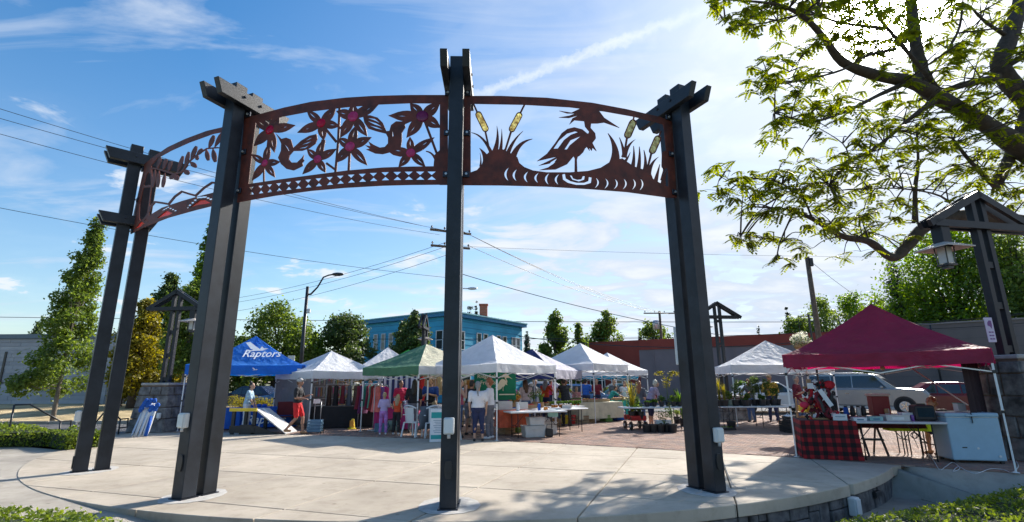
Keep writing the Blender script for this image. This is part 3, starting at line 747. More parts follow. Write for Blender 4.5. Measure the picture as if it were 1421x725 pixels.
# long low building with brick red parapet
rb = thing('red_parapet_building', 'long mauve grey building with brick red parapet band behind the plant stalls', 'building', (18, 41, 0))
pa, pb, pc, pd = Vector((6.3, 47.9, 0)), Vector((10.94, 44.54, 0)), Vector((24.6, 37.6, 0)), Vector((25.4, 37.0, 0))
def wallbox(a, b, z0, z1, th=.3, off=0):
    d = (b-a).normalized(); n_ = Vector((d.y, -d.x, 0)); n_ = n_ if n_.y < 0 else -n_
    mb = MB(); mb.prism([a+n_*off+Vector((0, 0, z0)), b+n_*off+Vector((0, 0, z0)), b-n_*th+Vector((0, 0, z0)), a-n_*th+Vector((0, 0, z0))], (0, 0, z1-z0)); return mb
bld('wall', wallbox(pa, pb, 0, 5.0, 8), REDW, rb, world=True)
bld('wall', wallbox(pb, pc, 0, 4.2, 8), GREYW, rb, world=True)
bld('parapet', wallbox(pb, pc, 4.2, 5.02, 8, .06), REDW, rb, world=True)
bld('coping', wallbox(pa, pc, 5.03, 5.09, .5, .12), REDW, rb, world=True)
d_ = (pc-pb).normalized(); n_ = Vector((d_.y, -d_.x, 0)); n_ = n_ if n_.y < 0 else -n_
for k in range(7):
    q = pb+d_*(1.2+k*2.1); bld('pilaster', MB().bar(q+n_*.03, q+n_*.03+Vector((0, 0, 4.18)), .12, .06, up=n_), GREYW, rb, world=True)
for x in (.9, 3.0): window(rb, pa, (pb-pa).normalized(), 0, n_, x, .7, 1.5, 1.9)
gb = thing('grey_building', 'dark grey brown flat roofed building behind the parked cars', 'building', (30, 33, 0))
ga, gbv = Vector((25.4, 36.5, 0)), Vector((34.5, 29.3, 0))
bld('wall', wallbox(ga, gbv, 0, 5.15, 9), GREYD, gb, world=True)
bld('coping', wallbox(ga, gbv, 5.16, 5.26, .6, .08), mat('coping metal', (.25, .22, .22), .5), gb, world=True)
for i in range(8): bld('block_course', wallbox(ga, gbv, .55+i*.6, .565+i*.6, .1, .008), ASPH, gb, world=True)
bld('downpipe', MB().tube([ga.lerp(gbv, .3)+Vector((-.3, -.4, 0)), ga.lerp(gbv, .3)+Vector((-.3, -.4, 5.1))], .06), BLACKM, gb, smooth=True, world=True)
# painted brick building on the left
PB = mat('grey painted brick', (.33, .345, .38), .8, .16, .45, .1, detail=9)
lb = thing('painted_brick_building', 'long low grey painted brick building with dark trim beyond the dry verge', 'building', (-38, 34, 0))
mb = MB(); mb.box((-45, 39.6, 2.2), (36, 9.6, 4.9)); bld('wall', mb, PB, lb, world=True)
mb = MB(); mb.box((-45, 39.6, 4.82), (36.3, 9.9, .30)); bld('parapet', mb, mat('slate blue trim', (.10, .14, .18), .5), lb, world=True)
mb = MB(); mb.box((-45, 34.78, 1.75), (36.02, .04, .07)); bld('band', mb, BLACKM, lb, world=True)
# brick courses of the wall: near ones one by one as real pieces, joints recessed
PBm = [mat('grey painted brick %d' % i, (.33+d, .345+d, .38+d), .8, .12, .6, .1) for i, d in enumerate((-.035, .0, .03))]
mb = MB(); rnd = random.Random(4); lbk = []
for r in range(18):
    z = .25+r*.252
    if abs(z-1.75) < .13: continue
    x = -50.0-rnd.random()*2
    while x < -27.1:
        w = rnd.choice((1.6, 2.2, 2.9)); x1 = min(x+w, -27.05)
        mb.box(((x+x1)/2, 34.78, z), (x1-x-.02, .04+rnd.uniform(0, .015), .232), mi=rnd.randint(0, 2)); x = x1
bld('brick_courses', mb, PBm, lb, world=True, kind='stuff')
mb = MB(); mb.box((-34.2, 34.73, 2.0), (.14, .05, 3.6)); bld('downpipe', mb, BLACKM, lb, world=True)
# board fence far right of the blue building
fe = thing('board_fence', 'grey board fence right of the blue building behind the trees', 'fence', (4, 55, 0))
for i in range(26): bld('board', MB().box((1.5+i*.4, 54, 2.0+random.uniform(-.04, .04)), (.36, .05, 4.0)), GREYD, fe, world=True)

# ------------------------------------------------------------------ poles, lamps and cables
def pole(name, label, px, Y, pytop, r0, r1, m, cat):
    t = A(px, pytop, Y); b = Vector((t.x, Y, 0))
    th = thing(name, label, cat, b)
    bld('shaft', MB().tube([(0, 0, -.2), (0, 0, t.z)], [r0, r1], 12), m, th, smooth=True)
    return th, t
p1, t1 = pole('utility_pole', 'tall wooden utility pole with two crossarms hidden behind the middle post', 'utility pole', 629, 32, 312, .17, .11, WOODP, 'utility pole') if False else pole('utility_pole', 'tall wooden utility pole with two crossarms behind the middle steel post', 626, 32, 308, .17, .11, WOODP, 'utility pole')
def crossarm(th, z, L0, rz, n=4):
    R = Matrix.Rotation(rz, 3, 'Z'); a = bld('crossarm', MB().bar(R @ Vector((-L0, 0, z)), R @ Vector((L0, 0, z)), .12, .13), WOODP, th)
    for i in range(n):
        x = -L0*.92+2*L0*.92*i/(n-1); q = R @ Vector((x, 0, z+.065))
        bld('insulator', MB().lathe([(.02, 0), (.02, .08), (.06, .09), (.07, .14), (.04, .2), (.02, .22)], 10, q), mat('insulator glaze', (.12, .10, .10), .3), a, smooth=True)
crossarm(p1, A(626, 322, 32).z, 1.4, radians(25)); crossarm(p1, A(626, 343, 32).z, 1.3, radians(20))
mb = MB(); z = A(626, 403, 32).z; mb.tube([(0, 0, z-.2), (.4, -.2, z+.1), (1.3, -.5, z)], .035); br = bld('lamp_arm', mb, ALU, p1, smooth=True)
bld('lamp_head', MB().ell((1.5, -.55, z), (.32, .14, .09)), ALU, br, smooth=True)
p2, t2 = pole('utility_pole', 'brown wooden utility pole right of the white plant tent', 1120, 30, 357, .17, .13, WOODP, 'utility pole')
bld('bracket', MB().box((.12, -.12, t2.z-.35), (.2, .16, .5)), BLACKM, p2, bevel=.01)
bld('pipe_guard', MB().tube([(.2, -.14, 0), (.2, -.14, 3.4)], .05), BLACKM, p2, smooth=True)
p3, t3 = pole('utility_pole', 'distant utility pole with a grey transformer above the red parapet', 915, 60, 432, .2, .14, WOODP, 'utility pole')
crossarm(p3, A(915, 435, 60).z, 1.9, .05); bld('transformer', MB().lathe([(.1, 0), (.38, .05), (.38, .95), (.3, 1.05), (.1, 1.1)], 14, (-.6, -.3, t3.z-2.2)), ALU, p3, smooth=True)
st, tt = pole('street_lamp', 'black street lamp with a curved arm rising over the white tent', 427, 30, 398, .13, .09, BLACKM, 'street lamp')
hz = A(463, 381, 30); dx = hz.x-tt.x; zb = A(430, 409, 30).z-0
mb = MB(); mb.tube([(0, 0, zb), (dx*.15, 0, zb+.02), (dx*.4, 0, zb+.45), (dx*.6, 0, zb+1.05), (dx*.8, 0, hz.z-.05), (dx, 0, hz.z)], [.06, .06, .05, .05, .045, .045], 8)
arm = bld('arm', mb, BLACKM, st, smooth=True)
mb = MB(); mb.ell((dx+.25, 0, hz.z), (.38, .16, .11)); hd = bld('lamp_head', mb, BLACKM, arm, smooth=True)
bld('camera_box', MB().box((.2, -.05, A(427, 432, 30).z), (.2, .16, .26)), GREYBOX, st, bevel=.02)
bld('sign_plate', MB().box((-.55, -.1, A(420, 498, 30).z), (.4, .03, .35)), GREYBOX, st)
def cable(pts, r=.012, sag=.0, label='', n=24, cat='cable', grp=None):
    P_ = []
    for k in range(len(pts)-1):
        a, b = pts[k], pts[k+1]
        for i in range(n+1 if k == len(pts)-2 else n):
            t = i/n; q = a.lerp(b, t); q.z -= sag*4*t*(1-t)*1.0; P_.append(q)
    o = thing('overhead_cable', label, cat, pts[0], 0, grp)
    bld('wire', MB().tube(P_, r, 5), WIRE, o, world=True)
    return o
def seg(p0, Y0, p1_, Y1): return [A(p0[0], p0[1], Y0), A(p1_[0], p1_[1], Y1)]
cb_ = [((-30, 142), 16, (626, 322), 32, .3, .011, 'uppermost thin cable crossing the left sky to the hidden pole'),
 ((-30, 156), 16, (640, 324), 32, .3, .011, 'second thin cable from the top in the left sky'),
 ((-30, 178), 16, (610, 326), 32, .35, .011, 'third thin cable from the top in the left sky'),
 ((-30, 283), 20, (626, 386), 32, .3, .012, 'lone cable crossing the left sky above the small tree'),
 ((626, 334), 32, (300, 418), 46, .5, .014, 'upper cable running down left from the hidden pole to the tree line'),
 ((626, 340), 32, (300, 424), 46, .5, .014, 'middle cable running down left from the hidden pole'),
 ((626, 352), 32, (300, 436), 46, .5, .014, 'lower cable running down left from the hidden pole'),
 ((626, 376), 32, (1004, 466), 36, .35, .022, 'thick black cable sloping right from the hidden pole'),
 ((640, 320), 32, (905, 434), 60, .5, .018, 'upper of three cables dropping to the distant pole'),
 ((646, 323), 32, (920, 434), 60, .6, .018, 'middle of three cables dropping to the distant pole'),
 ((652, 342), 32, (929, 436), 60, .7, .018, 'lower of three cables dropping to the distant pole'),
 ((640, 342), 32, (1460, 357), 30, .25, .008, 'very thin level cable high across the middle of the sky'),
 ((-30, 440), 50, (1470, 446), 50, .25, .028, 'level cable just over the blue roof'),
 ((340, 470), 40, (1000, 468), 42, .1, .022, 'low cable crossing in front of the blue building'),
 ((720, 467), 32, (1120, 474), 30, .5, .025, 'pale stained cable just over the small white tents'),
 ((1000, 466), 34, (1470, 428), 26, .3, .016, 'cable rising right over the red parapet'),
 ((1180, 450), 28, (1470, 431), 24, .15, .016, 'upper cable in front of the bright green tree'),
 ((1180, 458), 28, (1470, 444), 24, .15, .016, 'lower cable in front of the bright green tree'),
 ((1124, 362), 30, (1190, 412), 40, .1, .014, 'short guy cable right of the brown pole')]
for a, Ya, b, Yb, sg, r, lab in cb_: cable(seg(a, Ya, b, Yb), r, sg, lab)

# ------------------------------------------------------------------ timber-framed lamps on stone piers
def lamp_pier(label, loc, rz, zp, hp, s, arms, stones=True, wtop=1.0, wbot=1.35, sign=False, headat=1):
    """pier of rough stones with a pale cap; twin black posts with a small gable frame carrying a lantern"""
    th = thing('gable_lamp', label, 'lamp', loc, rz)
    rnd = random.Random(int(loc[0]*10)); zc = 0; row = 0
    bld('pier_core', MB().box((0, 0, zp/2-.15), (wbot*.93, wbot*.93, zp+.22), tz=(wtop/wbot), ty=(wtop/wbot)), BRICKJ, th)
    while zc < zp-.12:
        h = min(rnd.uniform(.34, .46), zp-zc-.06) if zp-zc > .45 else zp-zc-.1
        wz = wbot+(wtop-wbot)*(zc/zp); w2 = wbot+(wtop-wbot)*((zc+h)/zp)
        for s_ in range(4):
            R = Matrix.Rotation(s_*pi/2, 3, 'Z'); cuts = [-1]+sorted([-.3+rnd.uniform(-.2, .2), .35+rnd.uniform(-.2, .2)] if row % 2 else [rnd.uniform(-.25, .25)])+[1]
            for c0, c1 in zip(cuts, cuts[1:]):
                d0 = rnd.uniform(-.012, .02); m2 = MB(); y0 = -wz/2-d0; y1 = -w2/2-d0+rnd.uniform(-.01, .01); g = .012
                v = [(c0*wz/2+g, y0, zc), (c1*wz/2-g, y0, zc), (c1*wz/2-g, y0+.16, zc), (c0*wz/2+g, y0+.16, zc), (c0*w2/2+g, y1, zc+h-.018), (c1*w2/2-g, y1, zc+h-.018), (c1*w2/2-g, y1+.16, zc+h-.018), (c0*w2/2+g, y1+.16, zc+h-.018)]
                m2.add([R @ Vector(q) for q in v], [(0, 3, 2, 1), (4, 5, 6, 7), (0, 1, 5, 4), (1, 2, 6, 5), (2, 3, 7, 6), (3, 0, 4, 7)])
                bld('stone', m2, PIERST, th, bevel=.018)
        zc += h; row += 1
    bld('cap', MB().box((0, 0, zp-.02), (wtop*1.02, wtop*1.02, .09)), CAPST, th, bevel=.02)
    zt = zp+hp
    for sx in (-1, 1):
        bld('post', MB().box((sx*.115*s, 0, zp+hp/2), (.105*s, .13*s, hp)), LSTEEL, th, bevel=.006)
    for z in (zp+.16, zp+hp*.30, zp+hp*.55, zp+hp*.80):
        bld('spacer', MB().box((0, 0, z), (.18*s, .10*s, .12*s)), LSTEEL, th)
    # gable: a level tie and two rafters, in the plane of the twin posts
    L1, L2 = arms; zb = zt-.62*s; m2 = MB()
    for dy in (-.09*s, .09*s):
        bld('tie_beam', MB().bar((-L1, dy, zb), (L2, dy, zb), .07*s, .13*s), LSTEEL, th)
        bld('rafter', MB().bar((-L1-.12, dy, zb-.02), (.04, dy, zt+.02), .07*s, .13*s), LSTEEL, th)
        bld('rafter', MB().bar((L2+.12, dy, zb-.02), (-.04, dy, zt+.02), .07*s, .13*s), LSTEEL, th)
    # hanging lantern with a wide square glass shade
    hx = L2 if headat > 0 else -L1; hx -= .22*s*headat; z = zb
    ln = bld('lantern_block', MB().box((hx, 0, z-.22*s), (.2*s, .2*s, .44*s)), LSTEEL, th, bevel=.01)
    SH = mat('lantern shade', (.50, .44, .40), .4, .1)
    q = MB(); z2 = z-.42*s
    for k in range(4):
        R = Matrix.Rotation(k*pi/2, 3, 'Z'); v = [(-.1, -.1, .1), (.1, -.1, .1), (.31, -.31, 0), (-.31, -.31, 0)]
        v = [R @ Vector((a*s, b*s, c_*s)) for a, b, c_ in v]; q.add([Vector((hx, 0, z2-.04*s))+p for p in v]+[Vector((hx, 0, z2-.06*s))+p for p in v], [(0, 1, 2, 3), (7, 6, 5, 4), (2, 6, 7, 3), (0, 4, 5, 1), (1, 5, 6, 2), (0, 3, 7, 4)])
    bld('shade', q, SH, ln)
    q = MB()
    for sx in (-1, 1):
        for sy in (-1, 1): q.bar((hx+sx*.10*s, sy*.10*s, z2-.02*s), (hx+sx*.085*s, sy*.085*s, z2-.34*s), .018*s, .018*s)
    q.box((hx, 0, z2-.35*s), (.21*s, .21*s, .03*s)); q.box((hx, 0, z2-.39*s), (.12*s, .12*s, .05*s)); bld('lantern_cage', q, BLACKM, ln)
    bld('glass', MB().box((hx, 0, z2-.17*s), (.15*s, .15*s, .30*s)), mat('frosted lantern glass', (.45, .47, .48), .3, .05), ln)
    return th
g = PZ(206, 600); LP1 = lamp_pier('black gable lamp on stone pier with folded blue and white umbrellas leaning on it', (g.x, g.y+.5, 0), radians(-4), 1.62, 3.35, 1.05, (.95, .95), wtop=1.0, wbot=1.35)
outlet(0, 0, 0, (g.x+.42, g.y-.18, .55), 0, .8, LP1)
z_ = 15.6; g = A(583, 530, z_); lamp_pier('gable lamp seen end on between the green tent and the blue building', (A(583, 530, 23).x, 23.5, 0), radians(90), 1.6, 3.05, 1.0, (.7, .7))
g = A(1030, 500, 20.5); LP3 = lamp_pier('gable lamp standing behind the right arch post near the plant tent', (g.x, 22.5, 0), radians(8), .95, 4.0, 1.0, (.95, .95), wtop=1.3, wbot=1.45, headat=-1)
g = A(1420, 497, 10.6); LP4 = lamp_pier('big gable lamp on dark stone pier at right edge under the tree', (g.x+.1, 11.0, 0), radians(12), 2.05, 3.62, 1.2, (1.40, 1.40), wtop=.95, wbot=1.15, headat=-1)
# small purple and white notice strapped to that lamp's post
q0, q1 = A(1374, 458, 10.8), None
SGN = mat('lilac sign plate', (.62, .52, .66), .5, .06); SGP = mat('purple print', (.22, .08, .25), .6)
sg = bld('notice_plate', MB().box(q0, (.17, .02, .52)), SGN, LP4, world=True, bevel=.006)
mb = MB(); mb.prism([q0+Vector((a, -.0125, b)) for a, b in ((-.04, .15), (0, .2), (.045, .19), (.05, .1), (.03, .02), (0, .07), (-.045, .09))], (0, -.002, 0)); bld('leaf_print', mb, SGP, sg, world=True)
for k in range(3):
    for j in range(2): bld('print_mark', MB().box(q0+Vector((-.028+.056*j, -.0125, -.05-k*.07)), (.045, .003, .028)), SGP, sg, world=True)

# ------------------------------------------------------------------ handrails at the left steps
def handrail(label, pts, posts):
    o = thing('handrail', label, 'handrail', pts[0]*1)
    bld('rail', MB().tube(pts, .024, 10), BLACKM, o, world=True, smooth=True)
    for a, b in posts: bld('post', MB().tube([a, b], .024, 10), BLACKM, o, world=True, smooth=True)
def up(px, py, b):          # point above ground spot b on the pixel row py
    d = ray(px, py); t = hypot(b.x, b.y)/hypot(d.x, d.y); return Vector((d.x*t, d.y*t, 1.6+d.z*t))
b0 = PZ(8, 617); b1_ = PZ(81, 613); t0 = up(20, 562, b0); t1_ = up(84, 585, b1_)
tm = up(42, 562, b0); tm = Vector((tm.x, tm.y, t0.z))
e1 = up(99, 584, b1_+Vector((.1, .5, 0))); e2 = e1-Vector((0, 0, .28)); e3 = t1_-Vector((0, 0, .28))
handrail('black bent handrail by the low hedge at far left', [t0, tm, t1_, e1, e2, e3], [(b0, t0), (b1_, t1_)])
b0 = PZ(164, 603); t0 = up(167, 582, b0); tt0 = up(150, 566, b0); e1 = up(178, 581, b0+Vector((.05, .4, 0)))
handrail('black handrail seen through the leftmost steel posts', [tt0, t0, e1, e1-Vector((0, 0, .28)), t0-Vector((0, 0, .28))], [(b0, t0), (Vector((tt0.x-.6, tt0.y, 0)), tt0)])
# ------------------------------------------------------------------ foliage
rs = np.random.RandomState(11)
def leafmat(name, a, b, tr=.45):
    m = bpy.data.materials.new(name); m.use_nodes = True; t = m.node_tree; p = t.nodes['Principled BSDF']
    g = t.nodes.new('ShaderNodeNewGeometry'); r = t.nodes.new('ShaderNodeValToRGB'); t.links.new(g.outputs['Random Per Island'], r.inputs[0])
    r.color_ramp.elements[0].color = (*a, 1); r.color_ramp.elements[1].color = (*b, 1)
    t.links.new(r.outputs[0], p.inputs['Base Color']); p.inputs['Roughness'].default_value = .5; p.inputs['Specular IOR Level'].default_value = .35
    tl = t.nodes.new('ShaderNodeBsdfTranslucent'); h = t.nodes.new('ShaderNodeHueSaturation'); h.inputs['Saturation'].default_value = 1.15; h.inputs['Value'].default_value = 2.1; h.inputs['Hue'].default_value = .485
    t.links.new(r.outputs[0], h.inputs['Color']); t.links.new(h.outputs[0], tl.inputs['Color'])
    x = t.nodes.new('ShaderNodeMixShader'); x.inputs[0].default_value = tr
    t.links.new(p.outputs[0], x.inputs[1]); t.links.new(tl.outputs[0], x.inputs[2]); t.links.new(x.outputs[0], t.nodes['Material Output'].inputs['Surface'])
    return m
LG = leafmat('green leaves', (.065, .11, .022), (.16, .22, .045)); LD = leafmat('dark green leaves', (.040, .068, .022), (.10, .145, .04), .4)
LY = leafmat('yellow green leaves', (.14, .14, .018), (.26, .23, .04), .45); LB = leafmat('bright green leaves', (.06, .12, .015), (.14, .22, .03), .5)
LT = leafmat('sunlit compound leaves', (.070, .10, .010), (.19, .22, .03), .6); LC = leafmat('conifer needles', (.022, .038, .022), (.045, .07, .035), .2)
LH = leafmat('box hedge leaves', (.06, .10, .014), (.20, .26, .05), .45); LF = leafmat('potted plant leaves', (.03, .075, .015), (.09, .17, .03), .45)
BARK = mat('tree bark', (.055, .042, .036), .9, .35, 6, .6, bscale=25); BARKL = mat('pale bark', (.20, .17, .14), .9, .3, 6, .4)
def quads(name, P, Nn, size, m, parent=None, asp=.6, kind=None, label=None, world=False):
    """many small folded leaves (two triangles each) at P facing about Nn"""
    k = len(P); P = np.asarray(P, float); Nn = np.asarray(Nn, float); Nn /= np.linalg.norm(Nn, axis=1)[:, None]+1e-9
    a = rs.normal(size=(k, 3)); a -= (a*Nn).sum(1)[:, None]*Nn; a /= np.linalg.norm(a, axis=1)[:, None]+1e-9; b = np.cross(Nn, a)
    s = (size*rs.uniform(.65, 1.3, k))[:, None] if np.ndim(size) == 0 else (size*rs.uniform(.8, 1.2, k))[:, None]
    v = np.stack([P-a*s*.5, P+b*s*.5*asp+Nn*s*.08, P+a*s*.5, P-b*s*.5*asp+Nn*s*.08], 1)
    if world and parent is not None:
        im = np.array(tmat(parent).inverted()); v = v @ im[:3, :3].T+im[:3, 3]
    me = bpy.data.meshes.new(name); me.vertices.add(4*k); me.vertices.foreach_set('co', v.reshape(-1)); me.loops.add(4*k); me.loops.foreach_set('vertex_index', np.arange(4*k, dtype=np.int32))
    me.polygons.add(k); me.polygons.foreach_set('loop_start', np.arange(0, 4*k, 4, dtype=np.int32)); me.materials.append(m); me.update(calc_edges=True)
    o = bpy.data.objects.new(name, me); C.objects.link(o); o.parent = parent
    if kind: o['kind'] = kind
    if label: o['label'] = label
    return o
def clumps(cs, n, spread=1.0, shell=.55):
    """n leaves over clump spheres (x,y,z,r)"""
    cs = np.asarray(cs, float); w = cs[:, 3]**2; idx = rs.choice(len(cs), n, p=w/w.sum())
    d = rs.normal(size=(n, 3)); d /= np.linalg.norm(d, axis=1)[:, None]; r = cs[idx, 3]*(shell+(1-shell)*rs.rand(n)**.6)*spread
    P = cs[idx, :3]+d*r[:, None]*np.array([1, 1, .8]); Nn = d*.6+rs.normal(size=(n, 3))*.6+np.array([0, 0, .35])
    return P, Nn
def tree(label, px, Y, pytop, pybot, wpx, m, leaf=.16, n=5000, prof='oval', trunk=.16, lean=0, bark=BARK, cat='tree', group=None, nc=46, gap=0.0, seed=0):
    """crown given by its extent in metres worked out from where it stands"""
    rnd = np.random.RandomState(seed or int(px)+7)
    if m is LC: leaf *= .6; n = int(n*2.2)
    elif Y > 29: nc = int(nc*1.5)
    t = A(px, pytop, Y); bt = A(px, pybot if Y < 29 else max(pybot, 540), Y); x = bt.x; wpx *= 1.32 if Y > 29 else 1; n = int(n*1.6); top, bot = t.z, max(.3, bt.z); hw = wpx/2*Y/724
    th = thing('tree', label, cat, (x-lean*.5, Y, 0), 0, group); h = top-bot; cs = []
    for i in range(nc):
        u = (i+.5)/nc; u = u**.85
        f = {'oval': sin(pi*min(1, .12+.86*u))**.7, 'cone': (1-u)**.75*.98+.05, 'col': min(1, 5*u+.45)*min(1, (1-u)*2.6+.12), 'broad': (sin(pi*min(1, .2+.78*u)))**.5, 'flame': (1-u)**.6*min(1, .5+3*u)}[prof]
        R = hw*f; cr = hw*rnd.uniform(.20, .38)*(.55+.5*f) if prof != 'col' else hw*rnd.uniform(.3, .5)*(.5+.5*f)
        cr *= .8 if prof != 'col' else .85
        if m is LC: cr = hw*(.10+.42*f); R *= .6
        a = rnd.rand()*2*pi; rr = max(0, R-cr*.8)*sqrt(rnd.uniform(.05, 1))
        cs.append((rr*cos(a)+lean*(u-.5)+rnd.normal()*hw*.05, rr*sin(a), bot+h*u+rnd.normal()*h*.015, cr))
    P, Nn = clumps(cs, n); k2 = int(n*.16); P2, N2 = clumps(cs, k2, 1.55, .8); P = np.vstack([P, P2]); Nn = np.vstack([Nn, N2])
    quads('crown', P, Nn, leaf, m, th)
    pts = [Vector((0, 0, -.15)), Vector((0, 0, bot)), Vector((lean*.1, 0, bot+h*.4)), Vector((lean*.35, 0, bot+h*.8))]
    bld('trunk', MB().tube(pts, [trunk*1.3, trunk, trunk*.6, trunk*.15], 8), bark, th, smooth=True)
    mb = MB()
    for c_ in cs[::3]:
        z0 = bot+(c_[2]-bot)*.55; mb.tube([(0, 0, z0), ((c_[0])*.5, c_[1]*.5, (z0+c_[2])/2-.02*h), c_[:3]], [trunk*.35, trunk*.2, trunk*.06], 5)
    bld('limbs', mb, bark, th, smooth=True)
    return th
tree('young maple with pale trunk on the dry verge at far left', 92, 23.5, 312, 548, 106, LG, .15, 9500, 'cone', .08, .8, BARKL, seed=6, nc=120)
tree('yellow green conifer right of the leftmost steel posts', 184, 30, 418, 545, 52, LY, .2, 6000, 'col', .2, seed=8)
tree('small yellow green shrub tree low between the left posts and the pier', 168, 31, 500, 552, 40, LY, .2, 2500, 'oval', .1, seed=9)
tree('tall dark conifer behind the left gable lamp', 214, 36, 380, 545, 44, LD, .22, 6500, 'col', .25)
tree('golden topped conifer behind the left gable lamp', 258, 37, 388, 545, 46, LY, .22, 4500, 'col', .25, seed=12)
tree('dark conifer filling behind the gold topped one', 240, 39, 400, 550, 60, LD, .24, 6000, 'col', .25, seed=13)
tree('leafy street tree between left pier and second steel post', 262, 22.5, 392, 515, 92, LG, .17, 8000, 'broad', .1, .3, BARKL, seed=14)
tree('slender poplar rising beside the second steel post', 264, 33, 316, 520, 36, LB, .2, 5200, 'col', .12, .3, seed=15)
tree('broad loose tree above the blue tent', 378, 37, 428, 535, 104, LG, .23, 7000, 'broad', .2, seed=16, nc=60)
tree('bright young tree between the blue tent and street lamp', 432, 38, 462, 540, 46, LB, .22, 3500, 'flame', .12, seed=17)
tree('lower bushy tree left under the blue tent roof', 330, 34, 470, 545, 60, LG, .22, 3500, 'broad', .12, seed=18)
tree('dark rounded tree left of the blue building', 476, 40, 440, 540, 78, LD, .24, 7000, 'broad', .2, seed=19)
tree('dark columnar tree against the blue wall beside the end-on lamp', 572, 30, 436, 520, 46, LD, .19, 5200, 'col', .14, seed=20)
tree('small dark tree close left of the columnar one', 556, 31, 450, 520, 34, LD, .19, 3000, 'col', .12, seed=21)
for x, y, w, lab in ((650, 423, 16, 'dark fir tip left of the brick chimney'), (638, 430, 12, 'smallest fir tip just right of the middle post'), (660, 421, 10, 'narrow fir tip nearest the brick chimney')):
    tree(lab, x, 70, y, 470, w*1.6, LC, .32, 1500, 'cone', .2, nc=30)
tree('spiky green tree between the blue building and the fourth tent', 772, 45, 436, 520, 62, LG, .24, 5500, 'flame', .16, seed=23, nc=40)
tree('leaning shoots of green beside the spiky tree', 806, 45, 452, 520, 34, LG, .24, 2300, 'flame', .12, seed=24)
tree('rounded green tree above the red parapet', 845, 58, 436, 500, 50, LG, .3, 4500, 'oval', .2, seed=25)
tree('low green tree under the distant utility pole', 912, 62, 450, 500, 52, LG, .3, 4000, 'broad', .2, seed=26)
tree('tiny dark conifer left of the distant pole', 893, 75, 455, 500, 14, LC, .35, 900, 'cone', .15)
tree('distant dark conifer beside the blue building right end', 732, 70, 462, 510, 22, LC, .35, 1500, 'cone', .15)
tree('dark conifer poking over the right parapet', 1106, 66, 424, 500, 16, LC, .35, 1400, 'cone', .2)
tree('tiny conifer over the parapet beside the arch post', 1062, 75, 452, 500, 12, LC, .35, 700, 'cone', .2)
for i, (x, y, w, m, lab) in enumerate(((1118, 442, 60, LG, 'low tree over the parapet left of the brown pole'), (1160, 416, 70, LG, 'green tree right of the brown pole'), (1205, 410, 66, LB, 'paler green tree above the burgundy tent'), (1240, 416, 60, LG, 'green tree right of the burgundy peak'))):
    tree(lab, x, 62+i*2, y, 500, w, m, .34, 4200, 'broad', .25, seed=40+i)
tree('dark open conifer left of the big bright tree', 1270, 48, 366, 500, 70, LC, .3, 5200, 'cone', .3, seed=44)
tree('big bright green tree behind the right gable lamp', 1355, 44, 322, 500, 190, LB, .30, 15000, 'broad', .4, seed=45, nc=90)
tree('bright green tree at the right edge behind the wall', 1440, 40, 330, 500, 130, LG, .30, 8000, 'broad', .4, seed=46, nc=60)
tree('lower bright bush tree over the grey wall', 1300, 46, 400, 500, 80, LB, .28, 5500, 'broad', .2, seed=47)
tree('flat topped dark cedar over the painted brick building', 36, 60, 449, 480, 42, LD, .3, 1800, 'cone', .2, seed=48)
tree('dark tree beyond the painted brick building end', 160, 44, 470, 560, 40, LD, .24, 3500, 'broad', .2, seed=49)
# shrubs in the planting strip behind the blue tent
for i, (x, y, w, m) in enumerate(((280, 556, 26, LF), (335, 548, 40, LY), (362, 550, 44, LY), (395, 548, 44, LY), (415, 552, 36, LY), (300, 552, 34, LY))):
    p = A(x, y, 25.5+.3*i); sh = thing('shrub', ['dark little shrub left behind the second steel post', 'golden grass shrub under the left of the blue tent', 'golden grass shrub behind the seated woman', 'widest golden shrub right of the seated woman', 'golden shrub beside the grey tent wall', 'golden shrub next to the second steel post'][i], 'shrub', (p.x, 25.5+.3*i, 0), 0, 'shrubs behind the blue tent')
    hw = w/2*25.5/724; h = p.z
    cs = [(rs.uniform(-hw, hw)*.8, rs.uniform(-.4, .4), h*rs.uniform(.2, .8), h*.3) for _ in range(12)]
    P, Nn = clumps(cs, 1400); quads('foliage', P, Nn, .1, m, sh, asp=.35); bld('stems', MB().tube([(0, 0, -.1), (0, 0, h*.5)], .03, 6), BARK, sh)

